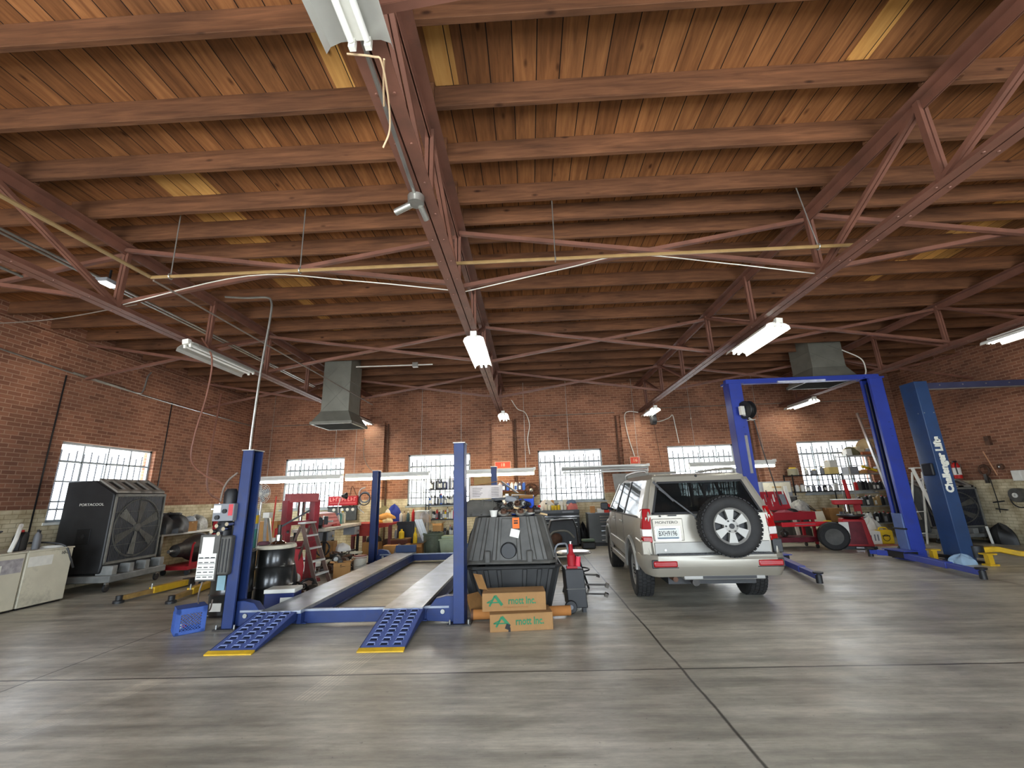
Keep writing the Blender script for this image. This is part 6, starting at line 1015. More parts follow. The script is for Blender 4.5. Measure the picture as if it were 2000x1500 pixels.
pb = obj('pegboard', MB().loft([[(-.62, .28, .95), (.34, .28, .95), (.34, .3, .95), (-.62, .3, .95)], [(-.66, .42, 1.46), (.3, .42, 1.46), (.3, .44, 1.46), (-.66, .44, 1.46)]]), pm('peg_red', (168, 40, 50), .4), t)
for k in range(12): x = -.58+.075*k; z = 1.06+.12*(k % 3); obj('hung_tool', MB().bar((x, .28+(z-.95)*.27, z), (x+.01, .3+(z-.8)*.27, z+.2), .02+.02*(k % 4 == 3), .012), [M_STEEL, M_DARK, M_ALU, M_WHITEP][k % 4], pb)
obj('hung_tray', MB().loft([[(.12, .27, 1.1), (.26, .27, 1.1), (.26, .3, 1.1), (.12, .3, 1.1)], [(.1, .36, 1.38), (.26, .36, 1.38), (.26, .39, 1.38), (.1, .39, 1.38)]]), M_BOTGREY, pb, bev=.01)
heap('shop_rag', 'pink stained rag on the red tool cart tray', 'rag', (6.9, 12.4, .84), .5, .3, .12, pm('pink_rag', (150, 74, 84), .9), 92); heap('dark_grille', 'black car trim piece lying at the back of the red tool cart', 'trim', (7.2, 12.62, .84), .4, .2, .14, M_BLK, 93)
part_alternator('small engine part on the lower tray of the red cart', (6.8, 12.4, .28), 1.2, .5)
# cabinet and pieces behind the cart
t = thing('parts_cabinet', 'grey parts cabinet with a pale sign behind the red tool cart', 'cabinet', (7.6, 14.1, 0)); obj('body', MB().box(-.5, .5, -.3, .3, 0, 1.3), M_GREYP, t, bev=.01); obj('top_box', MB().box(-.45, .45, -.25, .25, 1.3, 1.75), M_BOTGREY, t); obj('sign_panel', MB().box(-.4, .42, -.262, -.25, 1.42, 1.72), M_CREAM, t); text('lettering', 'PARTS', .07, face((0, -.265, 1.57), (1, 0, 0), (0, 0, 1)), M_TAN, t) if 0 else obj('sign_print', MB().box(-.14, .14, -.265, -.262, 1.55, 1.6), M_TAN, t); obj('grey_shelf', MB().box(-.52, .52, -.42, -.25, 1.28, 1.31), M_STEEL, t)
for i, x in enumerate((-.3, -.05, .2)): bottle('small white pot on the grey parts cabinet shelf', (7.6+x, 13.76, 1.31), .1, .14, M_WHITEP, M_WHITEP, 'can', 'pots on the grey cabinet shelf', cat='pot')
t = thing('jack_stand_pole', 'white upright metal channel right of the red pegboard', 'channel', (7.8, 13.45, 0)); obj('channel', MB().bar((0, 0, .0), (-.12, .1, 1.6), .09, .05), M_WHITEP, t); obj('foot', MB().box(-.1, .1, -.1, .1, 0, .02), M_STEEL, t)
def hang(label, x, y, z, h, m): t = thing('hanging_belt', label, 'belt', (x, y, z), 0, 'belts hung on the back wall'); obj('loop', MB().tube(crv([(-.03, 0, h), (-.06, 0, h*.5), (-.03, 0, .03), (0, 0, 0), (.03, 0, .03), (.06, 0, h*.5), (.03, 0, h)]), .012, 6), m, t); obj('peg', MB().cyl((0, .06, h), (0, -.02, h), .012), M_STEEL, t)
for i in range(5): hang('dark rubber belt hung on the back wall above the red pegboard', 6.25+.17*i, 14.52, 1.45, .55, M_BLK)
t = thing('blue_hose', 'pale blue bundle hung on the back wall beside the blue post', 'bundle', (5.75, 14.45, 1.5)); obj('bundle', MB().lathe([(0, 0), (.08, .02), (.1, .3), (.06, .55), (0, .56)], n=12), pm('pale_blue_plastic', (120, 170, 200)), t); obj('hook', MB().cyl((0, .08, .56), (0, 0, .56), .012), M_STEEL, t)
# racks at the right end of the back wall
shelf_unit('low dark steel rack of jars in front of the right window', (8.9, 14.1, 0), 1.5, .45, (.5, 1.42, 1.92), 1.94, M_DARK, wire=False); shelf_unit('tall chrome wire rack of oil bottles in the right corner', (10.55, 13.95, 0), 1.5, .5, (.46, .95, 1.41, 1.9, 2.46), 2.5, M_STEEL)
r_ = random.Random(17)
for i in range(8): bottle('dark jar or oil bottle on the middle shelf of the low dark rack', (8.3+.17*i, 14.0, 1.42), r_.uniform(.16, .26), .11, r_.choice([M_BLK, mat('jar_navy', (46, 46, 66), .4), M_WHITEP, M_BOTGREY]), r_.choice([M_BLK, M_WHITEP]), r_.choice(['can', 'jug', 'round']), 'jars on the low dark rack', lab=r_.choice([None, M_WHITEP]))
for i, (x, k, w, h, m_, l) in enumerate([(8.3, 'can', .3, .24, pm('olive_pot', (150, 142, 116)), 'olive pot at the left end of the low dark rack top'), (8.72, 'round', .1, .2, M_WHITEP, 'small white bottle on the low dark rack top'), (8.95, 'can', .16, .16, M_BOTGREY, 'grey tin on the low dark rack top'), (9.2, 'round', .12, .26, M_BOTGREY, 'grey bottle on the low dark rack top')]): bottle(l, (x, 14.05, 1.92), h, w, m_, M_BOTYEL, k)
carton('pale yellow box at the right end of the low dark rack top', (9.46, 14.05, 1.92), .28, .3, .2, 0, pm('pale_yellow_card', (214, 190, 120), .8)); carton('white carton leaning on the pale yellow box', (9.5, 14.05, 2.125), .24, .24, .22, .1, M_WHITEP); carton('grey and white box on the shelf beside the chrome rack post', (9.3, 14.1, .5), .4, .3, .4, 0, M_CARD2); carton('brown box on the lowest shelf of the low dark rack', (8.6, 14.1, .5), .5, .34, .36, 0, M_CARD)
for lev, n, cols, lab, hs in ((1.41, 12, [M_BLK, M_DARK, M_GREYP, M_BOTGREY, M_BLK, M_BOTRED], 'dark oil bottle on the middle shelf of the chrome rack', (.24, .3)), (.95, 11, [M_BLK, M_WHITEP, M_GREYP, pm('gold_bottle', (170, 140, 92)), M_BLK], 'oil bottle on the second shelf of the chrome rack', (.26, .32)), (.46, 10, [M_BLK, M_BLK, M_GREYP], 'black oil jug on the lowest shelf of the chrome rack', (.28, .32))):
    for i in range(n):
        x = 9.92+1.26*(i+.5)/n
        if lev == .46 and i < 2: bottle('white oil jug at the left end of the lowest chrome shelf', (9.98+.17*i, 13.82, lev), .31, .15, M_WHITEP, M_BLK, 'jug', 'white jugs on the chrome rack', lab=M_BOTGREY); continue
        if lev == .46 and i == 2: continue
        bottle(lab, (x, 13.84, lev), r_.uniform(*hs), .095 if lev > .9 else .11, r_.choice(cols), r_.choice([M_BLK, M_WHITEP, M_BOTRED]), 'jug', 'oil bottles on the chrome rack at %.1f m' % lev, .1, r_.choice([None, None, M_WHITEP, M_BOTGREY]))
for i, (x, w, h, rz, m_, l) in enumerate([(10.02, .3, .22, 0, M_BOTGREY, 'grey box on the upper shelf of the chrome rack'), (10.62, .4, .13, .05, pm('pink_brown_box', (176, 128, 106), .8), 'pinkish box lying on the upper chrome shelf'), (10.98, .3, .2, 0, M_IRON, 'dark box on the upper shelf of the chrome rack'), (10.32, .26, .1, 0, M_CARD, 'low brown tray on the upper shelf of the chrome rack')]): carton(l, (x, 13.98, 1.9), w, .26, h, rz, m_, tape=False)
t = thing('spirit_level', 'bright yellow bar leaning on the upper shelf of the chrome rack', 'level', (10.45, 13.8, 2.02)); obj('bar', MB().bar((-.2, 0, .1), (.22, 0, -.05), .07, .07), M_BOTYEL, t, bev=.01); obj('vial', MB().cbox((0, -.04, .03), (.06, .01, .03)), M_BLK, t)
zt2 = 2.46
for x, y, w, d, h, m_, l in [(9.98, 13.9, .16, .2, .2, M_WHITEP, 'white box at the left end of the chrome rack top'), (10.9, 14.0, .5, .4, .2, M_CARD2, 'flat brown carton at the back of the chrome rack top'), (10.45, 14.05, .22, .2, .28, pm('cream_box', (222, 206, 170), .8), 'cream box half way along the chrome rack top'), (11.12, 13.98, .24, .3, .34, M_CARD, 'upright brown carton at the right end of the chrome rack top')]: carton(l, (x, y, zt2+(.2 if 'upright' in l and 0 else 0)), w, d, h, 0, m_)
heap('dust_sheet', 'tan dust sheet heaped over boxes on the chrome rack top', 'sheet', (10.75, 14.05, zt2+.2), .7, .4, .3, M_TAN, 94); heap('green_tarp', 'olive tarpaulin bundle on the chrome rack top', 'tarp', (10.2, 14.05, zt2), .5, .36, .26, pm('olive_tarp', (96, 90, 62), .9), 95); pipe('orange_pipe', 'orange brown pipe lying along the front of the chrome rack top', 'pipe', [(10.3, 13.75, zt2+.05), (11.2, 13.75, zt2+.05)], .05, pm('terracotta_pipe', (168, 100, 66), .7), None, False)
bottle('clear glass jar on the chrome rack top', (10.55, 13.8, zt2), .2, .14, M_BOTGREY, M_WHITEP, 'can')
# yellow, red and white things on the floor at the right
t = thing('tyre_changer', 'red tyre changer with a black turntable and a tall red post', 'tyre changer', (8.38, 12.05, 0), -.45); M_TC = mat('machine_red', (172, 28, 34), .5, 0, .14, 2.5, grime=.3, spec=.25)
obj('cabinet', MB().loft([[(-.32, -.26, .06), (.32, -.26, .06), (.32, .36, .06), (-.32, .36, .06)], [(-.24, -.2, .72), (.24, -.2, .72), (.24, .3, .72), (-.24, .3, .72)]]), M_TC, t, bev=.02); obj('base_frame', MB().box(-.36, .36, -.3, .4, 0, .07), M_DARK, t); obj('front_panel', MB().loft([[(-.2, -.27, .12), (.2, -.27, .12), (.2, -.262, .12), (-.2, -.262, .12)], [(-.16, -.222, .66), (.16, -.222, .66), (.16, -.214, .66), (-.16, -.214, .66)]]), mat('machine_dark_red', (100, 18, 30), .5, spec=.2), t); obj('turntable', MB().lathe([(0, .72), (.14, .72), (.3, .8), (.3, .83), (0, .84)], n=30), M_BLK, t)
for k in range(4): a = pi/2*k+.3; obj('turntable_jaw', MB().cbox((.2*cos(a), .2*sin(a), .87), (.08, .05, .07), (0, 0, a)), M_CHROME, t)
obj('tool_tray', MB().box(-.32, .3, -.1, .24, 1.08, 1.2), M_TC, t, bev=.02); obj('tray_edge', MB().box(-.34, .32, -.12, .26, 1.2, 1.215), M_WHITEP, t); obj('column', MB().box(.16, .3, .22, .36, .7, 1.22), M_TC, t); obj('tall_post', MB().cyl((.1, .28, 1.2), (.06, .28, 1.72), .045), M_TC, t); obj('mount_head', MB().cyl((-.05, .05, .9), (-.05, .05, 1.08), .05), M_CHROME, t); obj('pedal', MB().box(-.08, .08, -.36, -.28, .03, .06), M_CHROME, t)
def jerry(label, loc, rz, w, h):
    t = thing('drain_tank', label, 'tank', loc, rz); obj('shell', MB().box(-w/2, w/2, -.1, .1, .0, h), M_BOTYEL, t, bev=.04, seg=3); obj('handle', MB().tube(crv([(-w*.3, 0, h-.02), (-w*.2, 0, h+.05), (w*.2, 0, h+.05), (w*.3, 0, h-.02)]), .018, 7), M_BOTYEL, t); obj('label_print', MB().box(-w*.25, w*.25, -.104, -.1, h*.55, h*.62), M_INK, t); obj('panel_groove', MB().torus((0, -.1, h*.45), w*.22, .008, 'Y'), M_INK, t); return t
jerry('tall yellow plastic case tilted against the red tyre changer', (8.12, 12.62, 0), -.35, .36, .58); jerry('small yellow fuel container on the floor right of the white box', (9.62, 12.72, 0), -.2, .36, .36)
t = thing('oil_drain_box', 'white plastic carrier box with a black label beside the yellow container', 'box', (9.2, 12.75, 0), -.3); obj('shell', MB().box(-.26, .26, -.14, .14, 0, .34), M_WHITEP, t, bev=.015); obj('black_label', MB().box(-.14, .04, -.145, -.14, .1, .24), M_INK, t); obj('slot', MB().box(.1, .13, -.145, -.14, .1, .26).box(.17, .2, -.145, -.14, .1, .26), M_BOTGREY, t)
bottle('dark red plastic fuel can on the white carrier box', (9.12, 12.78, .34), .26, .22, pm('can_dark_red', (150, 30, 36)), M_BLK, 'jug'); heap('plastic_bag', 'clear bag of white plates behind the white carrier box', 'bag', (9.68, 13.2, 0), .6, .34, .6, M_WHITECL, 96); carton('white tall carton between tyre changer and carrier box', (8.95, 12.95, 0), .2, .24, .5, 0, M_WHITEP)
t = thing('leaning_tyre', 'worn black tyre wrapped in grey plastic in front of the red cart', 'tyre', (7.62, 11.72, .34), 0); t.rotation_euler = (.15, 0, -.35); obj('tread', MB().lathe([(.2, -.08), (.3, -.09), (.34, -.06), (.34, .06), (.3, .09), (.2, .08)], axis='Y', n=30), M_RUB, t); obj('plastic_wrap', MB().lathe([(0, -.07), (.2, -.085), (.2, -.08), (0, -.06)], axis='Y', n=30), M_GREYP, t); obj('white_sheet', MB().cbox((.28, .1, .12), (.2, .02, .4)), M_WHITEP, t)
solo('floor_mat', MB().box(-.4, .4, -.16, .16, 0, .015), pm('terracotta_mat', (150, 92, 72), .9), 'flat reddish mat on the floor before the white carrier box', 'mat', (9.25, 12.4, 0))
t = thing('plastic_chair', 'cream plastic panel chair behind the grey wrapped tyre', 'chair', (8.25, 13.05, 0), -.2); obj('back', MB().loft([[(-.24, .2, .4), (.24, .2, .4), (.24, .23, .4), (-.24, .23, .4)], [(-.2, .32, .86), (.2, .32, .86), (.2, .35, .86), (-.2, .35, .86)]]), M_CREAM, t, bev=.02); obj('seat', MB().box(-.24, .24, -.22, .22, .4, .44), M_CREAM, t, bev=.015)
for x in (-.2, .2):
    for y in (-.18, .18): obj('leg', MB().box(x-.02, x+.02, y-.02, y+.02, 0, .4), M_CREAM, t)
for i in range(8): pipe('wiper_blade', 'black rod in the bundle left of the tyre changer tray', 'rod', [(7.75+.06*i, 13.35, 1.0+.03*(i % 3)), (8.15+.05*i, 13.4, .86-.04*(i % 4))], .012, [M_BLK, M_RUST, M_IRON][i % 3], 'rods bundled by the tyre changer', False)
heap('wire_tangle', 'tangle of wipers and pale paper on boxes behind the cart', 'scrap', (7.95, 13.42, .86), .5, .3, .3, M_FOIL, 97); carton('grey box under the tangle of rods', (8.05, 13.62, 0), .5, .3, .86, 0, M_GREYP, tape=False)
# ladders
t = thing('extension_ladder', 'long aluminium extension ladder leaning in the right corner', 'ladder', (10.2, 13.0, 0)); p0, p1 = V((.0, -.3, 0)), V((.02, .45, 3.72))
for x in (0, .40): obj('rail', MB().bar(p0+V((x, 0, 0)), p1+V((x, 0, 0)), .03, .075, (0, 1, 0)), M_ALU, t); obj('fly_rail', MB().bar(p0+V((x+.03, -.06, .6)), p1+V((x+.03, -.06, -.5)), .025, .06, (0, 1, 0)), M_ALU, t)
for k in range(12): q = p0+(p1-p0)*((k+.6)/12.2); obj('rung', MB().cyl(q+V((0, 0, 0)), q+V((.40, 0, 0)), .016), M_ALU, t)
step_ladder('tall white aluminium stepladder between the two lift posts at the right', (10.35, 12.0, 0), .25, 1.95, .5, .5, 6, M_WHITE, M_WHITE, sp=.4)
cl = cooler('dusty grey evaporative cooler against the right wall', (10.78, 12.62, 0), -pi/2, None, mat('dusty_grey_cooler', (74, 75, 74), .6, 0, .2, 4)); cl.scale = (1, 1.12, .76)
# right wall bits
t = thing('fire_extinguisher', 'red fire extinguisher with a white label on the right wall', 'fire extinguisher', (12.28, 13.0, 1.66)); obj('cylinder', MB().lathe([(0, 0), (.085, 0), (.09, .03), (.09, .36), (.06, .43), (.03, .45), (0, .45)], n=20), M_BOTRED, t); obj('label_band', MB().lathe([(.091, .1), (.092, .1), (.092, .3), (.091, .3)], n=20), M_PAPER, t); obj('valve', MB().box(-.05, .05, -.02, .02, .45, .5), M_BLK, t); obj('hose', MB().tube(crv([(.0, -.04, .47), (-.08, -.09, .36), (-.09, -.1, .12)]), .012), M_BLK, t); obj('wall_hook', MB().box(.08, .12, -.03, .03, .3, .42), M_STEEL, t)
t = thing('wall_reel', 'round rusty hook plate on the right wall beside the extinguisher', 'hook', (12.34, 12.3, 1.85)); obj('ring', MB().torus((0, 0, 0), .13, .03, 'X'), M_RUST, t); obj('strap', MB().box(-.03, .02, -.04, .04, -.34, -.1), M_IRON, t)
t = thing('wall_plate', 'small dark round plate on the right wall above the cream paint', 'plate', (12.37, 11.9, 1.92)); obj('disc', MB().cyl((-.02, 0, 0), (.03, 0, 0), .08), M_RUST, t); obj('stud', MB().cyl((-.04, 0, 0), (-.02, 0, 0), .02), M_STEEL, t)
solo('junction_box', MB().box(-.04, .03, -.06, .06, -.12, .12), M_RUST, 'dark box high on the right brick wall', 'box', (12.37, 12.0, 2.62)); pipe('wooden_stick', 'thin pale stick leaning on the right wall', 'stick', [(12.3, 12.15, 2.35), (12.28, 11.95, 1.7)], .014, pm('stick_wood', (190, 140, 104), .8), None, False)
t = thing('wall_box', 'white wall box at the right edge above the cable reel', 'box', (12.33, 11.5, 1.68)); obj('case', MB().box(-.07, .07, -.12, .1, -.13, .13), M_WHITEP, t, bev=.01); obj('door', MB().box(-.078, -.07, -.1, .08, -.11, .11), M_WHITEP, t)
t = thing('cable_reel', 'white hubbed cable reel hung on the cream wall at the right edge', 'cable reel', (12.28, 11.6, 1.2)); obj('drum', MB().lathe([(.05, -.08), (.17, -.08), (.17, .08), (.05, .08)], axis='X', n=24), M_GREYP, t); obj('hub', MB().lathe([(.02, -.1), (.06, -.1), (.06, -.07), (.02, -.07)], axis='X', n=18), M_WHITEP, t); obj('cable', MB().torus((-.02, 0, -.1), .2, .014, 'X'), M_BLK, t)
t = thing('wall_hooks', 'black double arm hook on the cream right wall', 'hook', (12.32, 12.2, .95)); obj('arm', MB().bar((0, -.18, .1), (0, .1, .06), .03, .03).bar((0, -.2, -.12), (0, .08, -.1), .03, .03), M_BLK, t); obj('chain', MB().tube([(0, 0, .7), (0, -.02, .1), (0, 0, -.2)], .01), M_DARK, t)
heap('black_bag', 'dark bag on the floor by the right wall below the hook', 'bag', (12.1, 12.1, 0), .4, .6, .45, M_BLK, 98); solo('white_bar', MB().bar((0, 0, 0), (.06, .1, .42), .05, .03), M_WHITEP, 'short white bar standing by the dark bag at the right wall', 'bar', (11.85, 12.15, 0))
# ------------------------------------------------------------------ tube lights
def tube_light(label, loc, rz, L, on=True, wing=.15, group=None, chains=0., tubes=2, name='tube_light', tilt=0, drop=0.):
    """channel with reflector wings and bare tubes; long side along local Y"""
    t = thing(name, label, 'light', loc, rz, group); t.rotation_euler = (0, tilt, rz); h = L/2
    obj('channel', MB().box(-.04, .04, -h, h, .03, .085), M_WHITE, t, bev=.004); rf = MB()
    for s in (-1, 1):
        pr = [(s*.04, .035), (s*(wing*.6), .03), (s*(wing*.9), -.0), (s*wing, -.05)]
        rf.loft([[(x, -h, z) for x, z in pr]+[(x, -h, z+.004) for x, z in pr[::-1]], [(x, h, z) for x, z in pr]+[(x, h, z+.004) for x, z in pr[::-1]]])
    obj('reflector', rf, M_WHITE if on else M_GREYREF, t, smooth=True)
    xs = (-.045, .045) if tubes == 2 else (0,)
    for x in xs:
        obj('tube', MB().cyl((x, -h+.03, -drop), (x, h-.03, -drop), .019 if not drop else .03, n=12), (on if on not in (True, False) else M_TUBE if on else M_TUBEOFF), t)
        for s in (-1, 1): obj('socket', MB().box(x-.018, x+.018, s*h-.02 if s > 0 else s*h-.01, s*h+.01 if s > 0 else s*h+.02, -.03-drop, .04), M_WHITE, t)
    obj('ballast_cover', MB().box(-.05, .05, -h-.05, -h+.02, .02, .1), M_WHITE, t)
    if chains:
        for s in (-1, 1): obj('hanger', MB().cyl((0, s*h*.8, .08), (0, s*h*.8, chains), .006, n=6), M_STEEL, t)
    return t
M_GREYREF = mat('grey_reflector', (176, 176, 170), .3, .3, .08)
tz = 4.08
tube_light('unlit tube light on the centre truss at the top of the picture', (-.85, 1.16, 4.07), 0, 1.3, False, .19); tube_light('bright tube light on the centre truss halfway to the back wall', (-.81, 7.28, tz), 0, 1.6, True, .17); tube_light('unlit white tube light under the left truss', (-5.42, 7.1, tz), 0, 1.62, False, .19, tilt=-.15)
tube_light('bright tube light under the truss above the car', (4.04, 7.2, tz), 0, 1.42, True, .19, tilt=.12); tube_light('bright tube light at the right edge under the right truss', (8.72, 7.15, tz), 0, 1.5, True, .2); tube_light('bright tube light under the right truss near the back wall', (8.65, 13.55, tz), 0, 1.3, True, .17); tube_light('lit tube light half hidden behind the left grey duct hood', (-5.36, 13.5, tz), 0, 1.5, True, .13); tube_light('lit tube light at the back end of the centre truss', (-.72, 13.35, 3.98), 0, 1.1, True, .16, chains=.22); tube_light('lit tube light with a cord at the back end of the truss above the car', (3.92, 13.5, 4.0), 0, 1.1, True, .16, chains=.2)
for i, (a, b, on, l) in enumerate([(-8.5, -5.86, True, 'lit tube light hung level across the first back window'), (-5.73, -3.1, M_TUBEW, 'warm lit tube light hung between the first and second back windows'), (-2.35, .16, M_TUBEW, 'lit tube light hung level behind the front right lift post'), (1.01, 3.63, False, 'unlit tube light hung level across the middle back window'), (4.87, 7.42, True, 'lit tube light hung level behind the car roof')]):
    t = tube_light(l, ((a+b)/2, 13.4, 2.3), pi/2, b-a, on, .075, 'tube lights hung level along the back wall', 2.8, 1, drop=.1)
# duct hoods
M_DUCT = mat('grey_duct_sheet', (118, 118, 108), .5, .3, .12, 3, grime=.2)
def duct(label, loc, w, z0, z1, hood, group):
    t = thing('duct_hood', label, 'duct', loc, 0, group); h = w/2; b = MB(); b.loft([[(sx*h, sy*h, z) for sx, sy in ((-1, -1), (1, -1), (1, 1), (-1, 1))] for z in (z0, z1)]); obj('duct_shaft', b, M_DUCT, t)
    for zz in (z0, (z0+z1)/2): obj('shaft_seam', MB().box(-h-.008, h+.008, -h-.008, h+.008, zz, zz+.02), M_DUCT, t)
    cb = MB()
    for za, zb in ((z0, (z0+z1)/2), ((z0+z1)/2, z1)):
        for s in (-1, 1): cb.bar((-h*s, -h-.002, za), (h*s, -h-.002, zb), .008, .012, (0, -1, 0))
    obj('cross_break', cb, M_DUCT, t); k = hood; fl = MB(); fl.loft([[(sx*h, sy*h, z0) for sx, sy in ((-1, -1), (1, -1), (1, 1), (-1, 1))], [(sx*k, sy*k, z0-.3) for sx, sy in ((-1, -1), (1, -1), (1, 1), (-1, 1))]], caps=False); obj('hood_flare', fl, M_DUCT, t)
    obj('hood_rim', MB().box(-k-.02, k+.02, -k-.02, -k+.03, z0-.36, z0-.29).box(-k-.02, k+.02, k-.03, k+.02, z0-.36, z0-.29).box(-k-.02, -k+.03, -k, k, z0-.36, z0-.29).box(k-.03, k+.02, -k, k, z0-.36, z0-.29), M_DUCT, t)
    lv = MB()
    for i in range(12): y = -k+.06+(2*k-.12)*i/11; lv.cbox((0, y, z0-.33), (2*k-.06, .09, .006), (.6, 0, 0))
    obj('louvres', lv, M_GREYP, t); return t
duct('tall grey sheet metal duct hood left of the centre truss', (-4.95, 11.0, 0), .72, 3.83, ZD, .52, 'grey duct hoods from the roof'); duct('grey sheet metal duct hood above the blue lift beam', (7.85, 11.3, 0), .84, 4.55, ZD, .56, 'grey duct hoods from the roof')
# pipes, wires and small fittings under the roof
zc = 4.35
pipe('air_pipe', 'long yellowish air pipe crossing the room below the trusses', 'pipe', [(-4.6, 4.62, zc), (4.1, 4.66, zc)], .022, mat('dull_brass_pipe', (156, 128, 84), .4, .3, .15), None, False)
for i, (x, y) in enumerate(((-4.35, 4.62), (-2.72, 4.63), (.42, 4.65), (3.55, 4.66))): t = thing('hanger_rod', ['hanger rod at the left end of the long air pipe', 'second hanger rod of the long air pipe, left of the centre truss', 'hanger rod of the long air pipe right of the centre truss', 'slanting hanger rod at the right end of the long air pipe'][i], 'hanger', (x, y, zc)); obj('rod', MB().cyl((0, 0, .02), (0 if i < 3 else -.12, -.02, ZJ-zc+.06), .007, n=6), M_STEEL, t); obj('clamp', MB().torus((0, 0, 0), .034, .008, 'X', 12, 5), M_STEEL, t)
pipe('air_pipe', 'yellowish pipe running into the room below the left truss', 'pipe', [(-4.75, 1.0, zc), (-4.6, 4.6, zc)], .022, mat('dull_brass_pipe2', (150, 126, 88), .4, .3, .15), None, False); pipe('air_pipe', 'thin pipe continuing from the air pipe corner towards the left duct', 'pipe', [(-4.6, 4.66, zc-.02), (-4.55, 12.2, zc-.05)], .013, M_HOSE, None, False)
for i, dx in enumerate((0, .09)): pipe('wall_conduit', ['galvanised conduit along the left bay, lower of two', 'galvanised conduit along the left bay, upper of two'][i], 'conduit', [(-6.15-dx, 1.0, 4.82), (-6.1-dx, 5.2, 4.82), (-6.1-dx, 12.0, 4.82)], .018, M_STEEL, None, False)
pipe('wall_conduit', 'short galvanised conduit at the left edge above the left truss chord', 'conduit', [(-6.4, 2.2, 4.5), (-6.4, 4.7, 4.5)], .018, M_STEEL, None, False); pipe('sagging_wire', 'sagging pale wire from the left edge to the left truss', 'wire', [(-9.5, 6.2, 4.72), (-8.6, 6.0, 4.5), (-7.2, 5.8, 4.42), (-5.7, 5.6, 4.5)], .009, M_HOSE)
t = thing('floodlight', 'small grey floodlight on the brace beside the left truss', 'light', (-5.78, 5.2, 4.62)); obj('housing', MB().box(-.09, .09, -.12, .12, 0, .05), M_BOTGREY, t, bev=.01); obj('lens', MB().box(-.07, .07, -.1, .1, -.006, 0), emit('floodlight_lens', (250, 250, 244), 3), t); obj('bracket', MB().bar((0, 0, .05), (0, .0, .22), .02, .02), M_DARK, t)
t = thing('junction_box', 'round galvanised junction box with two nozzles on the centre truss', 'junction box', (-.9, 3.2, 4.13)); obj('box', MB().lathe([(0, -.03), (.07, -.03), (.075, .04), (0, .04)], n=18), M_STEEL, t); obj('nozzle', MB().cyl((-.05, .02, -.02), (-.2, .06, -.06), .03), M_STEEL, t); obj('nozzle', MB().cyl((.03, .05, -.02), (.06, .16, -.08), .028), M_STEEL, t)
pipe('wall_conduit', 'grey conduit along the underside of the centre truss', 'conduit', [(-.86, 1.8, 4.165), (-.9, 3.15, 4.165)], .016, M_STEEL, None, False)
pipe('twine', 'loose twine hanging from the unlit light on the centre truss', 'twine', [(-.95, 1.86, 4.08), (-.8, 1.87, 4.06), (-.76, 1.9, 4.05), (-.79, 2.12, 4.02), (-.84, 2.3, 3.98), (-.9, 2.36, 3.9)], .006, pm('twine', (196, 170, 136), .9)); pipe('twine', 'second twine strand crossing the centre truss below the unlit light', 'twine', [(-.74, 1.88, 4.05), (-.8, 2.05, 4.06), (-.84, 2.18, 4.05)], .006, pm('twine2', (186, 160, 126), .9))
def wire(l, pts, r=.007, m=None): pipe('hanging_wire', l, 'wire', pts, r, m or M_WHITEP)
wire('thin wire sagging between the left truss and the centre truss', [(-5.5, 5.2, 4.3), (-3.6, 4.95, 4.5), (-2.2, 5.0, 4.38), (-.9, 5.25, 4.3)]); wire('thin wire sagging between the centre truss and the truss above the car', [(-.8, 5.3, 4.3), (.6, 5.0, 4.42), (1.4, 4.9, 4.5), (2.6, 5.0, 4.38), (3.9, 5.25, 4.3)])
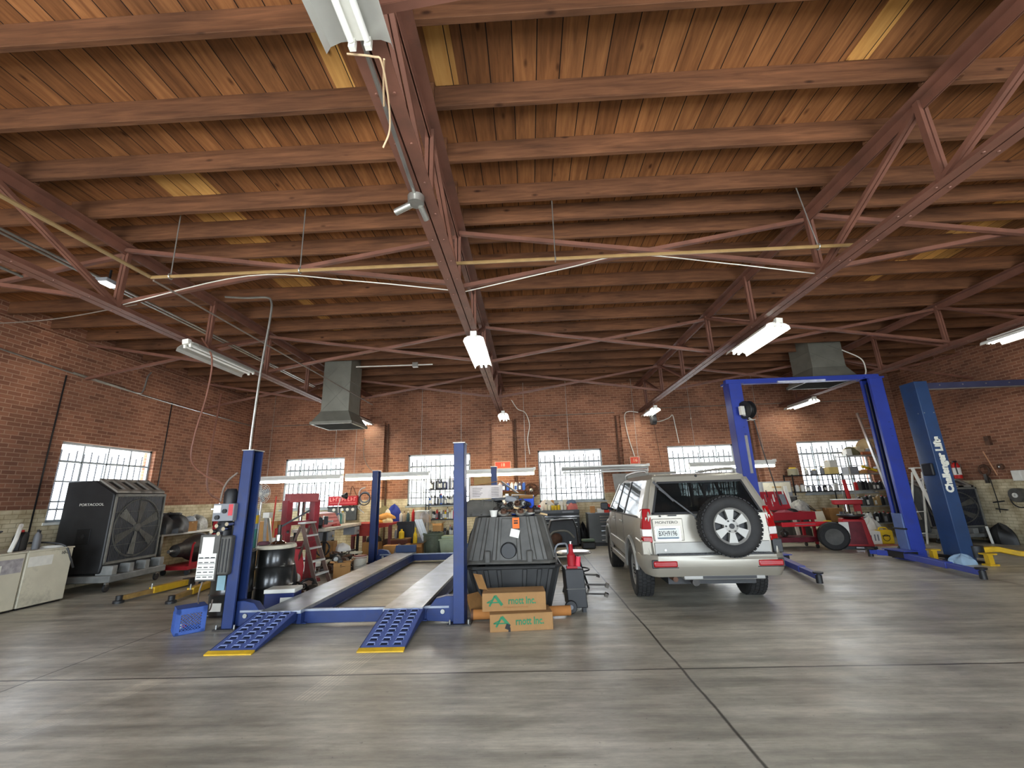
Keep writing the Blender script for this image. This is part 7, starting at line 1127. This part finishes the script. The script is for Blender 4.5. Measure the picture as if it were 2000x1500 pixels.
wire('white cord hooped down from the light above the car, left of it', [(3.75, 14.3, 4.15), (3.45, 14.35, 4.2), (3.3, 14.36, 4.05), (3.35, 14.37, 3.4), (3.5, 14.37, 2.7)], .014); wire('white cord looping right from the light above the car', [(4.05, 14.3, 4.05), (4.4, 14.5, 3.85), (4.8, 14.5, 3.95), (4.95, 14.52, 4.05), (5.0, 14.53, 3.7), (5.05, 14.53, 3.1)], .014); wire('white cord hanging right of the centre pier', [(-.5, 14.1, 4.7), (-.3, 14.2, 4.4), (-.05, 14.4, 4.3), (.08, 14.5, 3.9), (0, 14.52, 3.4), (.05, 14.53, 2.9)], .014); wire('cord curving from the left duct to the hung lights', [(-5.5, 14.2, 3.6), (-5.55, 14.3, 3.1), (-5.4, 14.3, 2.7), (-5.0, 13.9, 2.45), (-4.6, 13.5, 2.4)], .012, M_HOSE); wire('white hose drooping beside the blue lift beam', [(8.05, 10.6, 4.9), (8.3, 10.4, 4.6), (8.28, 10.3, 4.3), (8.15, 10.2, 4.1)], .014)
for i, (x0, x1, z) in enumerate(((-8.9, -5.7, 4.18), (.2, 3.0, 4.2), (4.0, 12.0, 4.32))): pipe('wall_conduit', ['thin conduit high on the back wall behind the left duct', 'thin conduit high on the back wall right of the centre pier', 'thin conduit high on the back wall behind the blue lift'][i], 'conduit', [(x0, YB-.03, z), (x1, YB-.03, z+.02)], .014, M_HOSE, None, False)
for i, x in enumerate((-4.82, -.42, 3.02, 7.45)): pipe('drain_pipe', ['dark vertical pipe beside the left brick pier', 'dark vertical pipe beside the centre brick pier', 'dark vertical pipe left of the pier above the car', 'dark vertical pipe left of the right brick pier'][i], 'pipe', [(x, YB-.06, 0), (x, YB-.06, 4.1)], .03, M_RUST, None, False)
pipe('wall_conduit', 'white conduit with a box running right from the left duct', 'conduit', [(-4.4, 10.5, 4.95), (-2.4, 10.55, 4.95)], .016, M_WHITEP, None, False); solo('junction_box', MB().box(-.07, .07, -.05, .05, -.06, .06), M_STEEL, 'small grey junction box on the white conduit right of the left duct', 'junction box', (-2.85, 10.54, 4.95))
t = thing('cord_reel', 'black cord reel under the light above the car', 'cord reel', (4.12, 13.95, 3.82)); obj('drum', MB().lathe([(.02, -.07), (.16, -.07), (.16, .07), (.02, .07)], axis='X', n=22), M_BLK, t); obj('bracket', MB().box(-.1, .1, -.05, .05, .14, .3), M_BOTGREY, t); obj('pull_cord', MB().cyl((0, 0, -.14), (.1, 0, -1.5), .008, n=6), M_RUST, t)
